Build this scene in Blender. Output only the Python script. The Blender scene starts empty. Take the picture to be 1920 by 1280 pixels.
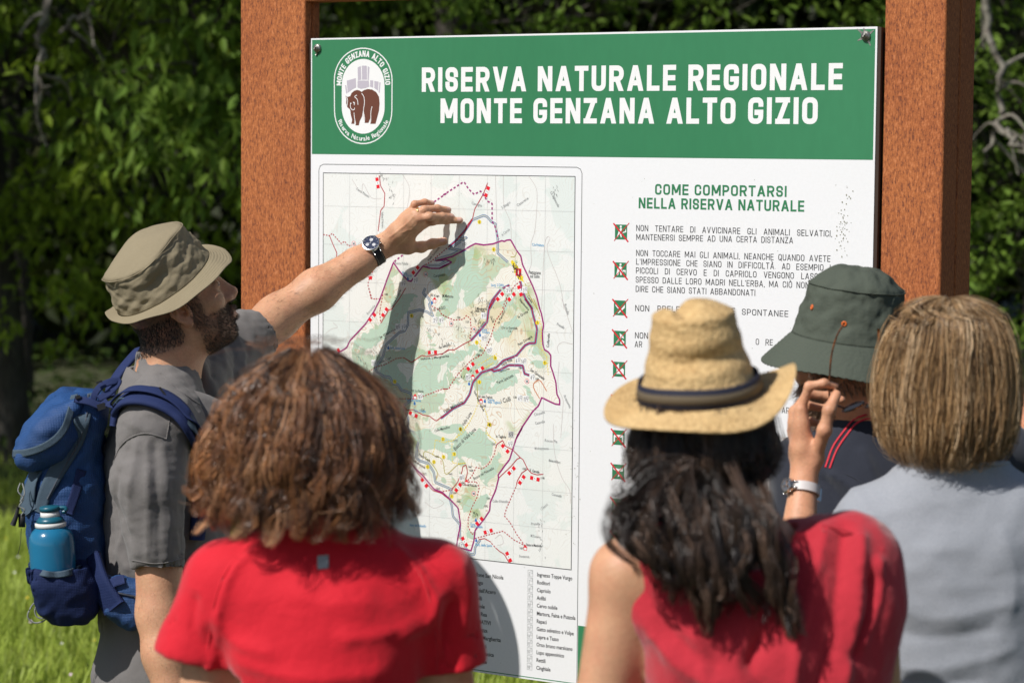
import bpy, math, random
import numpy as np
from mathutils import Vector, Matrix
random.seed(7); rng = np.random.default_rng(11)
scene = bpy.context.scene
# ------------------------------------------------------------------ camera
F_PX = 85.0/36*1920
PITCH, ROLL, YAW = math.radians(4.516), math.radians(0.46), math.radians(31.24)
CAMZ = 1.92
_c, _s = math.cos(PITCH), math.sin(PITCH)
_R = np.array([1, 0, 0.]); CF = np.array([0, _c, -_s]); _U = np.array([0, _s, _c])
CR = math.cos(ROLL)*_R + math.sin(ROLL)*_U
CU = -math.sin(ROLL)*_R + math.cos(ROLL)*_U
CP = np.array([0, 0, CAMZ])
cam_d = bpy.data.cameras.new('camera'); cam = bpy.data.objects.new('camera', cam_d)
scene.collection.objects.link(cam); scene.camera = cam
cam_d.lens = 85; cam_d.sensor_width = 36; cam_d.clip_start = 0.1; cam_d.clip_end = 500
M4 = Matrix.Identity(4)
for i in range(3):
    M4[i][0] = CR[i]; M4[i][1] = CU[i]; M4[i][2] = -CF[i]; M4[i][3] = CP[i]
cam.matrix_world = M4
cam_d.dof.use_dof = True; cam_d.dof.focus_distance = 5.15; cam_d.dof.aperture_fstop = 4.6
# ------------------------------------------------------------------ light
SUN_AZ, SUN_EL = math.radians(51), math.radians(47)   # azimuth: from -Y towards -X
world = bpy.data.worlds.new("World"); scene.world = world; world.use_nodes = True
nt = world.node_tree; bg = nt.nodes['Background']
sky = nt.nodes.new('ShaderNodeTexSky'); sky.sky_type = 'NISHITA'; sky.sun_disc = False
sky.sun_elevation = SUN_EL; sky.sun_rotation = math.pi + SUN_AZ
sky.air_density = 1.0; sky.dust_density = 1.0
nt.links.new(sky.outputs[0], bg.inputs[0]); bg.inputs[1].default_value = 0.080
sd = np.array([-math.sin(SUN_AZ)*math.cos(SUN_EL), -math.cos(SUN_AZ)*math.cos(SUN_EL), math.sin(SUN_EL)])
sl = bpy.data.lights.new('sun', 'SUN'); sl.energy = 4.7; sl.angle = math.radians(0.5); sl.color = (1, .965, .91)
so = bpy.data.objects.new('sun', sl); scene.collection.objects.link(so)
so.rotation_euler = Vector(sd).to_track_quat('Z', 'Y').to_euler()
so.location = (-6, -6, 14)
vs = scene.view_settings; vs.view_transform = 'Standard'; vs.look = 'None'; vs.gamma = 1; vs.exposure = 0.02
scene.cycles.max_bounces = 8; scene.cycles.transparent_max_bounces = 8
# ------------------------------------------------------------------ helpers
def ray(px, py):
    d = CF + CR*((px-960)/F_PX) + CU*((640-py)/F_PX)
    return d/np.linalg.norm(d)
def P(px, py, y):                       # the point seen at a pixel, at world distance y
    d = ray(px, py); return CP + d*(y/d[1])
BN = np.array([-math.sin(YAW), -math.cos(YAW), 0.])      # board normal, towards the viewer
BU = np.array([math.cos(YAW), -math.sin(YAW), 0.])       # along the board, to the right
_q = P(1110, 290, 5.2)
def PB(px, py, D=0.0):                  # the point seen at a pixel, D metres in front of the board
    d = ray(px, py); return CP + d*(((_q + BN*D - CP) @ BN)/(d @ BN))
_tl = PB(583.3, 72.5); BORG = np.array([_tl[0], _tl[1], 0.])
def BUV(px, py, D=0.0):
    p = PB(px, py, D); return np.array([(p-BORG) @ BU, p[2]])
def tag(o, label=None, cat=None, group=None, kind=None):
    if label: o['label'] = label
    if cat: o['category'] = cat
    if group: o['group'] = group
    if kind: o['kind'] = kind
    return o
def link(o): scene.collection.objects.link(o); return o
def empty(name, loc=(0, 0, 0), rz=0.0, label=None, cat=None, group=None):
    o = link(bpy.data.objects.new(name, None)); o.location = loc; o.rotation_euler = (0, 0, rz)
    o.empty_display_size = .1
    return tag(o, label, cat, group)
def wmat(o):
    m = o.matrix_basis.copy()
    while o.parent: 
        o2 = o.parent; m = o2.matrix_basis @ o.matrix_parent_inverse @ m; o = o2
    return m
def np_mesh(name, V, F, smooth=True, cols=None):
    """V (n,3); F list of (m,k) int arrays"""
    me = bpy.data.meshes.new(name); V = np.ascontiguousarray(V, np.float32)
    if isinstance(F, np.ndarray): F = [F]
    F = [np.asarray(f, np.int32) for f in F if len(f)]
    me.vertices.add(len(V)); me.vertices.foreach_set('co', V.ravel())
    nl = sum(f.size for f in F); nf = sum(len(f) for f in F)
    me.loops.add(nl); me.loops.foreach_set('vertex_index', np.concatenate([f.ravel() for f in F]))
    me.polygons.add(nf)
    tot = np.concatenate([np.full(len(f), f.shape[1], np.int32) for f in F])
    st = np.concatenate([[0], np.cumsum(tot)[:-1]]).astype(np.int32)
    me.polygons.foreach_set('loop_start', st); me.polygons.foreach_set('loop_total', tot)
    me.polygons.foreach_set('use_smooth', np.full(nf, bool(smooth)))
    if cols is not None:
        ca = me.color_attributes.new('Col', 'FLOAT_COLOR', 'POINT')
        c4 = np.ones((len(V), 4), np.float32); c4[:, :3] = cols; ca.data.foreach_set('color', c4.ravel())
    me.update(calc_edges=True); me.validate()
    return me
def obj(name, V, F, mat, parent=None, smooth=True, cols=None, local=False, label=None):
    me = np_mesh(name, V, F, smooth, cols); me.materials.append(mat)
    o = link(bpy.data.objects.new(name, me))
    if parent is not None:
        o.parent = parent
        if not local: o.matrix_parent_inverse = wmat(parent).inverted()
    if label: o['label'] = label
    return o
class MB:
    """collects pieces of one mesh"""
    def __init__(s): s.V = []; s.F = {}; s.n = 0; s.C = []
    def add(s, V, F, col=None):
        V = np.asarray(V, float).reshape(-1, 3)
        for f in (F if isinstance(F, list) else [F]):
            f = np.asarray(f, np.int64)
            if f.size: s.F.setdefault(f.shape[1], []).append(f + s.n)
        s.V.append(V); s.n += len(V)
        if col is not None: s.C.append(np.broadcast_to(np.asarray(col, float), (len(V), 3)))
        return s
    def build(s, name, mat, parent=None, smooth=True, local=False, label=None):
        return obj(name, np.concatenate(s.V), [np.concatenate(v) for v in s.F.values()], mat, parent, smooth,
                   np.concatenate(s.C) if s.C else None, local, label)
def grid_faces(nu, nv, cu=False, cv=False):
    i = np.arange(nu if cu else nu-1); j = np.arange(nv if cv else nv-1)
    I, J = np.meshgrid(i, j, indexing='ij'); I2 = (I+1) % nu; J2 = (J+1) % nv
    return np.stack([I*nv+J, I2*nv+J, I2*nv+J2, I*nv+J2], -1).reshape(-1, 4)
def nrm(v): v = np.asarray(v, float); return v/(np.linalg.norm(v, axis=-1, keepdims=True)+1e-12)
def spline(pts, n):
    pts = np.asarray(pts, float); m = len(pts)
    e = np.concatenate([[2*pts[0]-pts[1]], pts, [2*pts[-1]-pts[-2]]])
    t = np.linspace(0, m-1-1e-9, n); i = t.astype(int); u = (t-i)[:, None]
    a, b, c, d = e[i], e[i+1], e[i+2], e[i+3]
    return .5*(2*b+(c-a)*u+(2*a-5*b+4*c-d)*u*u+(3*b-a-3*c+d)*u**3)
def tubes(paths, rad, sides=3):
    """paths (N,K,3), rad (N,K) or (K,) -> V, F"""
    paths = np.asarray(paths, float); N, K, _ = paths.shape
    T = nrm(np.gradient(paths, axis=1))
    ref = np.where(np.abs(T[..., 2:3]) > .9, np.array([1., 0, 0]), np.array([0, 0, 1.]))
    A = nrm(np.cross(T, ref)); B = np.cross(T, A)
    rad = np.broadcast_to(np.asarray(rad, float), (N, K))[..., None, None]
    th = np.arange(sides)*2*np.pi/sides
    V = paths[:, :, None, :] + rad*(np.cos(th)[:, None]*A[:, :, None, :] + np.sin(th)[:, None]*B[:, :, None, :])
    f = grid_faces(K, sides, False, True)
    F = (f[None] + (np.arange(N)*K*sides)[:, None, None]).reshape(-1, 4)
    return V.reshape(-1, 3), F
def tube(pts, r, sides=8, n=None, cap=True):
    p = spline(pts, n) if n else np.asarray(pts, float)
    r = np.interp(np.linspace(0, 1, len(p)), np.linspace(0, 1, np.size(r)), np.atleast_1d(r))
    V, F = tubes(p[None], r[None], sides)
    if cap:
        k = len(p); V = np.concatenate([V, p[:1], p[-1:]]); a = np.arange(sides); b = (a+1) % sides
        T1 = np.stack([a, b, np.full(sides, k*sides)], -1)[:, ::-1]
        T2 = np.stack([(k-1)*sides+a, (k-1)*sides+b, np.full(sides, k*sides+1)], -1)
        return V, [F, np.concatenate([T1, T2])]
    return V, [F]
def ribbon(pts, nor, width, thick, n=40, crown=0.0):
    """a strap: rectangle section swept along pts, flat side facing nor"""
    p = spline(pts, n); T = nrm(np.gradient(p, axis=0)); N = spline(np.asarray(nor, float), n) if np.ndim(nor) > 1 else np.broadcast_to(nor, p.shape)
    N = nrm(N - T*np.sum(N*T, 1, keepdims=True)); S = np.cross(T, N)
    w = np.interp(np.linspace(0, 1, n), np.linspace(0, 1, np.size(width)), np.atleast_1d(width))[:, None]/2
    t = thick/2; sec = [(-1, -1), (-.6, -1-crown), (0, -1-crown*1.3), (.6, -1-crown), (1, -1), (1.06, 0), (1, 1), (.6, 1+crown), (0, 1+crown*1.3), (-.6, 1+crown), (-1, 1), (-1.06, 0)]
    V = np.stack([p + S*w*a + N*t*b for a, b in sec], 1); k = len(sec)
    F = grid_faces(n, k, False, True); V = V.reshape(-1, 3)
    e = np.array([list(range(k))]); return V, [F, e[:, ::-1], e+(n-1)*k]
def rotm(F, U):
    F = nrm(F); U = np.asarray(U, float); U = nrm(U - F*(U @ F)); L = np.cross(U, F)
    return np.stack([F, L, U], 1)          # columns: forward, left, up
def box(c, h, R=None, bev=.0):
    s = np.array([[x, y, z] for x in (-1, 1) for y in (-1, 1) for z in (-1, 1)], float)*np.asarray(h)
    if R is not None: s = s @ R.T
    F = np.array([[0, 1, 3, 2], [4, 6, 7, 5], [0, 4, 5, 1], [2, 3, 7, 6], [0, 2, 6, 4], [1, 5, 7, 3]])
    return s+np.asarray(c, float), F
def sph(c, r, nu=16, nv=10):
    th = np.linspace(0, 2*np.pi, nu, endpoint=False); ph = np.linspace(.02, np.pi-.02, nv)
    T, H = np.meshgrid(th, ph, indexing='ij')
    V = np.stack([np.sin(H)*np.cos(T), np.sin(H)*np.sin(T), np.cos(H)], -1).reshape(-1, 3)*np.asarray(r)+np.asarray(c)
    return V, grid_faces(nu, nv, True, False)
class SinNoise:
    def __init__(s, seed, freq, octs=3, n=10, stretch=(1, 1, 1), gain=.5):
        g = np.random.default_rng(seed); s.k = []; 
        for o in range(octs):
            d = nrm(g.normal(size=(n, 3)))*freq*(2**o)*g.uniform(.7, 1.3, (n, 1))*2*np.pi*np.asarray(stretch)
            s.k.append((d, g.uniform(0, 6.28, n), gain**o/math.sqrt(n)))
    def __call__(s, X):
        return sum(a*np.sin(X @ d.T + p).sum(1) for d, p, a in s.k)
# ------------------------------------------------------------------ signed distance modelling
def smin(a, b, k):
    h = np.clip(.5+.5*(b-a)/k, 0, 1); return b+(a-b)*h-k*h*(1-h)
def cone(a, b, ra, rb=None, k=.02, sub=False):
    a = np.asarray(a, float); b = np.asarray(b, float); rb = ra if rb is None else rb
    def f(X):
        ab = b-a; t = np.clip((X-a) @ ab/max(ab @ ab, 1e-9), 0, 1)
        return np.linalg.norm(X-a-t[:, None]*ab, axis=1)-(ra+t*(rb-ra))
    m = max(ra, rb)
    return (f, np.minimum(a, b)-m, np.maximum(a, b)+m, k, sub)
def ell(c, r, R=None, k=.02, sub=False):
    c = np.asarray(c, float); r = np.asarray(r, float); R = np.eye(3) if R is None else R
    def f(X):
        q = (X-c) @ R; k0 = np.linalg.norm(q/r, axis=1); k1 = np.linalg.norm(q/r**2, axis=1)+1e-9
        return k0*(k0-1)/k1
    m = np.abs(R) @ r
    return (f, c-m, c+m, k, sub)
def rbox(c, h, rad, R=None, k=.02, sub=False):
    c = np.asarray(c, float); h = np.asarray(h, float); R = np.eye(3) if R is None else R
    def f(X):
        q = np.abs((X-c) @ R)-(h-rad)
        return np.linalg.norm(np.maximum(q, 0), axis=1)+np.minimum(q.max(1), 0)-rad
    m = np.abs(R) @ h
    return (f, c-m, c+m, k, sub)
def loft(secs, R2=None, n=2.3, k=.02, sub=False):
    """secs: (x,y,z,a,b); a along axis 0 of the 2x2 R2, b along axis 1"""
    S = np.asarray(sorted(secs, key=lambda q: q[2]), float); R2 = np.eye(2) if R2 is None else R2
    zf = np.linspace(S[0, 2], S[-1, 2], 80)
    sp = np.stack([np.interp(zf, S[:, 2], S[:, i]) for i in (0, 1, 3, 4)], 1)
    ker = np.ones(9)/9
    for i in range(4):
        sp[:, i] = np.convolve(np.pad(sp[:, i], 4, mode='edge'), ker, 'valid')
    def f(X):
        z = X[:, 2]; cx, cy, a, b = (np.interp(z, zf, sp[:, i]) for i in range(4))
        q = np.stack([X[:, 0]-cx, X[:, 1]-cy], 1) @ R2
        d = ((np.abs(q[:, 0]/a)**n+np.abs(q[:, 1]/b)**n)**(1/n)-1)*np.minimum(a, b)
        e = np.maximum(z-S[-1, 2], S[0, 2]-z)
        return np.maximum(d, e)
    m = S[:, 3:5].max(1)*1.02
    lo = np.array([(S[:, 0]-m).min(), (S[:, 1]-m).min(), S[0, 2]]); hi = np.array([(S[:, 0]+m).max(), (S[:, 1]+m).max(), S[-1, 2]])
    return (f, lo, hi, k, sub)
def half(pt, n, sub=True):          # removes everything on the side n points to
    pt = np.asarray(pt, float); n = nrm(n)
    return (lambda X: -((X-pt) @ n), None, None, .004, sub)
def sdf_grid(prims, lo, hi, h):
    ax = [np.arange(lo[i], hi[i]+h, h) for i in range(3)]
    D = np.full([len(a) for a in ax], 1.0, np.float32)
    for f, plo, phi, k, sub in prims:
        if plo is None: sl = tuple(slice(0, len(a)) for a in ax)
        else:
            m = k*1.5+4*h+.01; sl = []
            for i in range(3):
                a0 = np.searchsorted(ax[i], plo[i]-m); a1 = np.searchsorted(ax[i], phi[i]+m); sl.append(slice(a0, a1))
            sl = tuple(sl)
        sub_ax = [ax[i][sl[i]] for i in range(3)]
        if min(len(a) for a in sub_ax) == 0: continue
        X = np.stack(np.meshgrid(*sub_ax, indexing='ij'), -1).reshape(-1, 3)
        d = f(X).reshape([len(a) for a in sub_ax]).astype(np.float32)
        if sub: D[sl] = -smin(-D[sl], d, k)
        else: D[sl] = smin(D[sl], d, k)
    return D
def surface_nets(D, lo, h):
    S = D < 0; nx, ny, nz = D.shape
    cnt = np.zeros((nx-1, ny-1, nz-1), np.float32); acc = np.zeros((nx-1, ny-1, nz-1, 3), np.float32)
    def corner(A, i, j, k): return A[i:nx-1+i, j:ny-1+j, k:nz-1+k]
    mixed = np.zeros(cnt.shape, bool); s0 = corner(S, 0, 0, 0)
    for i in (0, 1):
        for j in (0, 1):
            for k in (0, 1): mixed |= corner(S, i, j, k) != s0
    idx = np.argwhere(mixed)
    if len(idx) == 0: return np.zeros((0, 3)), np.zeros((0, 4), int)
    I, J, K = idx.T
    acc = np.zeros((len(idx), 3)); cnt = np.zeros(len(idx))
    for ax in range(3):
        for a in (0, 1):
            for b in (0, 1):
                o = [0, 0, 0]; oth = [q for q in range(3) if q != ax]; o[oth[0]] = a; o[oth[1]] = b
                e = list(o); e[ax] = 1
                d0 = D[I+o[0], J+o[1], K+o[2]]; d1 = D[I+e[0], J+e[1], K+e[2]]
                m = (d0 < 0) != (d1 < 0); t = np.where(m, d0/(d0-d1+1e-12), 0)
                p = np.tile(np.array(o, float), (len(idx), 1)); p[:, ax] = t
                acc[m] += p[m]; cnt[m] += 1
    V = (idx+acc/cnt[:, None])*h+np.asarray(lo)
    vid = np.full(mixed.shape, -1, np.int64); vid[I, J, K] = np.arange(len(idx))
    Fs = []
    for ax in range(3):
        A = np.moveaxis(S, ax, 0); ch = A[:-1] != A[1:]; ch[:, 0, :] = False; ch[:, -1, :] = False; ch[:, :, 0] = False; ch[:, :, -1] = False
        e = np.argwhere(ch); up = A[:-1][tuple(e.T)]
        W = np.moveaxis(vid, ax, 0)
        x, y, z = e.T
        q = np.stack([W[x, y-1, z-1], W[x, y, z-1], W[x, y, z], W[x, y-1, z]], 1)
        fl = up if ax != 1 else ~up
        q[~fl] = q[~fl][:, ::-1]
        Fs.append(q)
    F = np.concatenate(Fs); F = F[(F >= 0).all(1)]
    return V, F
def lap(V, F, it=2, lam=.5):
    e = np.concatenate([F[:, [0, 1]], F[:, [1, 2]], F[:, [2, 3]], F[:, [3, 0]]])
    for _ in range(it):
        A = np.zeros_like(V); c = np.zeros(len(V))
        for q in range(3):
            A[:, q] = np.bincount(e[:, 0], V[e[:, 1], q], len(V))+np.bincount(e[:, 1], V[e[:, 0], q], len(V))
        c = np.bincount(e[:, 0], minlength=len(V))+np.bincount(e[:, 1], minlength=len(V))
        ok = c > 0; V = V.copy(); V[ok] += lam*(A[ok]/c[ok, None]-V[ok])
    return V
def vnorm(V, F):
    n = np.cross(V[F[:, 2]]-V[F[:, 0]], V[F[:, 3]]-V[F[:, 1]]); N = np.zeros_like(V)
    for c in range(4):
        for q in range(3): N[:, q] += np.bincount(F[:, c], n[:, q], len(V))
    return nrm(N)
def mesh_sdf(prims, boxes=None, h=.008, it=2, disp=None, seam=None):
    """boxes: (lo,hi,h) domains that meet without overlap"""
    if boxes is None:
        lo = np.min([p[1] for p in prims if p[1] is not None and not p[4]], 0)-.03
        hi = np.max([p[2] for p in prims if p[2] is not None and not p[4]], 0)+.03
        boxes = [(lo, hi, h)]
    mb = MB(); 
    for lo, hi, hh in boxes:
        D = sdf_grid(prims, lo, hi, hh); V, F = surface_nets(D, lo, hh)
        if len(V) == 0: continue
        V = lap(V, F, it)
        if disp is not None: V = V+vnorm(V, F)*disp(V)[:, None]
        mb.add(V, F)
    return np.concatenate(mb.V), np.concatenate(mb.F[4])
def seg_dist(X, pts):
    pts = np.asarray(pts, float); best = np.full(len(X), 9.0)
    for a, b in zip(pts[:-1], pts[1:]):
        ab = b-a; t = np.clip((X-a) @ ab/(ab @ ab+1e-12), 0, 1)
        best = np.minimum(best, np.linalg.norm(X-a-t[:, None]*ab, axis=1))
    return best
def folds(X, fl):
    """fl: (polyline, width, height): ridges (+) and creases (-)"""
    o = np.zeros(len(X))
    for pts, w, hgt in fl:
        pts = np.asarray(pts, float); lo = pts.min(0)-3*w; hi = pts.max(0)+3*w
        m = ((X > lo) & (X < hi)).all(1)
        if m.any(): sdv = seg_dist(X[m], spline(pts, 10))/w; o[m] += hgt*(.55*np.exp(-sdv**2)+.5*np.exp(-2.4*sdv))
    return o
# ------------------------------------------------------------------ materials
def mat(name, col, rough=.7, noise=None, bump=None, spec=.4, attr=False, metal=0, trans=None, sheen=0, weave=None, sss=0, stretch=None, coat=0):
    """noise: list of (scale, amount, colour) mixed in; bump: list of (scale, strength, distance); weave: (period, strength)"""
    m = bpy.data.materials.new(name); m.use_nodes = True; n = m.node_tree; b = n.nodes['Principled BSDF']; L = n.links.new
    b.inputs['Roughness'].default_value = rough; b.inputs['Specular IOR Level'].default_value = spec; b.inputs['Metallic'].default_value = metal
    if sheen: b.inputs['Sheen Weight'].default_value = sheen; b.inputs['Sheen Roughness'].default_value = .5
    if coat: b.inputs['Coat Weight'].default_value = coat; b.inputs['Coat Roughness'].default_value = .1
    if sss: b.inputs['Subsurface Weight'].default_value = sss; b.inputs['Subsurface Radius'].default_value = (.010, .004, .002); b.inputs['Subsurface Scale'].default_value = 1.0
    tc = n.nodes.new('ShaderNodeTexCoord'); co = tc.outputs['Object']
    if stretch:
        mp = n.nodes.new('ShaderNodeMapping'); mp.inputs['Scale'].default_value = stretch; L(co, mp.inputs[0]); co = mp.outputs[0]
    if attr:
        a = n.nodes.new('ShaderNodeAttribute'); a.attribute_name = 'Col'; cur = a.outputs['Color']
    else:
        r = n.nodes.new('ShaderNodeRGB'); r.outputs[0].default_value = (*col, 1); cur = r.outputs[0]
    for sc, am, c2 in (noise or []):
        t = n.nodes.new('ShaderNodeTexNoise'); t.inputs['Scale'].default_value = sc; t.inputs['Detail'].default_value = 4; L(co, t.inputs['Vector'])
        rp = n.nodes.new('ShaderNodeMapRange'); rp.inputs[1].default_value = .38; rp.inputs[2].default_value = .68; rp.inputs[4].default_value = am; L(t.outputs['Fac'], rp.inputs[0])
        mx = n.nodes.new('ShaderNodeMix'); mx.data_type = 'RGBA'; L(rp.outputs[0], mx.inputs[0]); L(cur, mx.inputs[6]); mx.inputs[7].default_value = (*c2, 1); cur = mx.outputs[2]
    L(cur, b.inputs['Base Color'])
    last = None
    for sc, st, di in (bump or []):
        t = n.nodes.new('ShaderNodeTexNoise'); t.inputs['Scale'].default_value = sc; t.inputs['Detail'].default_value = 3; L(co, t.inputs['Vector'])
        bm = n.nodes.new('ShaderNodeBump'); bm.inputs['Strength'].default_value = st; bm.inputs['Distance'].default_value = di; L(t.outputs['Fac'], bm.inputs['Height'])
        if last: L(last, bm.inputs['Normal'])
        last = bm.outputs[0]
    if weave:
        per, st = weave; hs = []
        for ax in ('X', 'Z'):
            w = n.nodes.new('ShaderNodeTexWave'); w.bands_direction = ax; w.inputs['Scale'].default_value = 1/per/3.14; w.inputs['Distortion'].default_value = .6; w.inputs['Detail'].default_value = 1
            L(co, w.inputs['Vector']); hs.append(w.outputs['Fac'])
        ad = n.nodes.new('ShaderNodeMath'); ad.operation = 'MULTIPLY'; L(hs[0], ad.inputs[0]); L(hs[1], ad.inputs[1])
        bm = n.nodes.new('ShaderNodeBump'); bm.inputs['Strength'].default_value = st; bm.inputs['Distance'].default_value = per*.4; L(ad.outputs[0], bm.inputs['Height'])
        if last: L(last, bm.inputs['Normal'])
        last = bm.outputs[0]
    if last: L(last, b.inputs['Normal'])
    if trans:
        tr = n.nodes.new('ShaderNodeBsdfTranslucent'); mx2 = n.nodes.new('ShaderNodeMixShader'); mx2.inputs[0].default_value = trans
        hs = n.nodes.new('ShaderNodeHueSaturation'); hs.inputs['Value'].default_value = 1.6; L(cur, hs.inputs['Color']); L(hs.outputs[0], tr.inputs['Color'])
        L(b.outputs[0], mx2.inputs[1]); L(tr.outputs[0], mx2.inputs[2]); L(mx2.outputs[0], n.nodes['Material Output'].inputs[0])
    return m
def srgb(r, g, b):
    return tuple(((c/255+.055)/1.055)**2.4 if c > 10.3 else c/255/12.92 for c in (r, g, b))

# ------------------------------------------------------------------ information board
from mathutils.geometry import tessellate_polygon
M_white = mat('panel_white', (.80, .80, .815), .32, noise=[(3, .10, (.70, .71, .69)), (160, .05, (.45, .45, .38))], spec=.45)
M_green = mat('panel_green', srgb(50, 122, 82), .35, noise=[(2.5, .4, srgb(66, 136, 96)), (60, .12, srgb(40, 98, 66))], spec=.45, stretch=(1, 1, .35))
M_ink = mat('black_ink', (.035, .035, .037), .5)
M_inkg = mat('grey_ink', (.33, .34, .34), .5)
M_txtw = mat('white_print', (.82, .82, .82), .35, noise=[(4, .12, (.72, .68, .62))])
M_red = mat('red_print', (.62, .012, .03), .45)
M_dred = mat('dark_red_print', (.42, .008, .025), .45)
M_purple = mat('purple_print', (.31, .018, .17), .45)
M_blue = mat('blue_print', (.035, .17, .48), .45)
M_pale_blue = mat('pale_blue_print', (.30, .40, .58), .45)
M_yel = mat('yellow_print', (.80, .62, .03), .45)
M_olive = mat('olive_print', (.40, .34, .05), .45)
M_orange = mat('orange_print', (.55, .16, .05), .45)
M_brown = mat('bear_brown', srgb(105, 62, 48), .4)
M_castle = mat('castle_grey', srgb(186, 179, 190), .4)
M_dirt = mat('lichen_stain', (.16, .15, .07), .9)
M_bolt = mat('zinc_bolt', (.35, .34, .31), .4, metal=.9, bump=[(200, .4, .002)])
M_frame = mat('brown_frame_paint', (.045, .026, .018), .5, bump=[(300, .1, .001)])
def corten():
    m = mat('rusted_steel', (.27, .085, .026), .82, spec=.2, bump=[(260, .5, .0012), (90, .25, .002)])
    n = m.node_tree; L = n.links.new; b = n.nodes['Principled BSDF']; tc = n.nodes['Texture Coordinate'].outputs['Object']
    mp = n.nodes.new('ShaderNodeMapping'); mp.inputs['Scale'].default_value = (1, 1, .33); L(tc, mp.inputs[0])
    t1 = n.nodes.new('ShaderNodeTexNoise'); t1.inputs['Scale'].default_value = 300; t1.inputs['Detail'].default_value = 5; t1.inputs['Roughness'].default_value = .7; L(mp.outputs[0], t1.inputs['Vector'])
    r1 = n.nodes.new('ShaderNodeValToRGB'); e = r1.color_ramp.elements
    e[0].position = .36; e[0].color = (.16, .055, .032, 1); e[1].position = .66; e[1].color = (.56, .215, .09, 1)
    x = r1.color_ramp.elements.new(.47); x.color = (.36, .118, .042, 1); x = r1.color_ramp.elements.new(.56); x.color = (.44, .145, .048, 1)
    L(t1.outputs['Fac'], r1.inputs[0])
    t2 = n.nodes.new('ShaderNodeTexNoise'); t2.inputs['Scale'].default_value = 12; t2.inputs['Detail'].default_value = 4; L(mp.outputs[0], t2.inputs['Vector'])
    rp = n.nodes.new('ShaderNodeMapRange'); rp.inputs[1].default_value = .4; rp.inputs[2].default_value = .65; rp.inputs[4].default_value = .55; L(t2.outputs['Fac'], rp.inputs[0])
    mx = n.nodes.new('ShaderNodeMix'); mx.data_type = 'RGBA'; mx.blend_type = 'MULTIPLY'; L(rp.outputs[0], mx.inputs[0]); L(r1.outputs[0], mx.inputs[6]); mx.inputs[7].default_value = (.80, .72, .78, 1)
    L(mx.outputs[2], b.inputs['Base Color'])
    return m
M_corten = corten()
board = empty('information_board', tuple(BORG), -YAW, 'tall white and green nature reserve board with trail map between two rusty steel posts', 'sign')
def uvw(P2, w):
    w = w*.2; P2 = np.asarray(P2, float).reshape(-1, 2); return np.stack([P2[:, 0], np.full(len(P2), -w), P2[:, 1]], 1)
def poly(mb, pts, w, col=None):
    pts = np.asarray(pts, float)
    tri = tessellate_polygon([[Vector((p[0], p[1], 0)) for p in pts]])
    tri = np.array(tri); a = pts[tri]
    cr = (a[:, 1, 0]-a[:, 0, 0])*(a[:, 2, 1]-a[:, 0, 1])-(a[:, 1, 1]-a[:, 0, 1])*(a[:, 2, 0]-a[:, 0, 0])
    tri[cr < 0] = tri[cr < 0][:, ::-1]
    mb.add(uvw(pts, w), tri, col)
def strip(mb, pts, wd, w, closed=False, clampv=None):
    p = np.asarray(pts, float); k = np.ones(len(p), bool); k[1:] = np.linalg.norm(np.diff(p, axis=0), axis=1) > 1e-7; p = p[k]
    if len(p) < 2: return
    d = nrm(np.diff(np.concatenate([p, p[:1]]) if closed else p, axis=0))
    if closed: d0 = np.roll(d, 1, 0); d1 = d
    else: d0 = np.concatenate([d[:1], d]); d1 = np.concatenate([d, d[-1:]])
    n0 = np.stack([-d0[:, 1], d0[:, 0]], 1); n1 = np.stack([-d1[:, 1], d1[:, 0]], 1)
    m = nrm(n0+n1); s = 1/np.clip((m*n1).sum(1), .26, 1); o = m*(s*wd/2)[:, None]
    A = p+o; B = p-o
    if clampv: A[:, 1] = np.clip(A[:, 1], *clampv); B[:, 1] = np.clip(B[:, 1], *clampv)
    V = np.concatenate([A, B]); k = len(p); i = np.arange(k if closed else k-1); j = (i+1) % k
    mb.add(uvw(V, w), np.stack([i, i+k, j+k, j], 1))
def resample(pts, step):
    p = np.asarray(pts, float); L = np.concatenate([[0], np.cumsum(np.linalg.norm(np.diff(p, axis=0), axis=1))])
    n = max(2, int(L[-1]/step)+1); t = np.linspace(0, L[-1], n)
    return np.stack([np.interp(t, L, p[:, i]) for i in range(2)], 1)
def dashed(mb, pts, wd, w, dash=.006, gap=.004):
    q = resample(pts, dash/4); L = np.concatenate([[0], np.cumsum(np.linalg.norm(np.diff(q, axis=0), axis=1))])
    on = (L % (dash+gap)) < dash; st = None
    for i in range(len(q)):
        if on[i] and st is None: st = i
        if st is not None and (not on[i] or i == len(q)-1):
            strip(mb, q[st:i+1], wd, w); st = None
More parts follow.
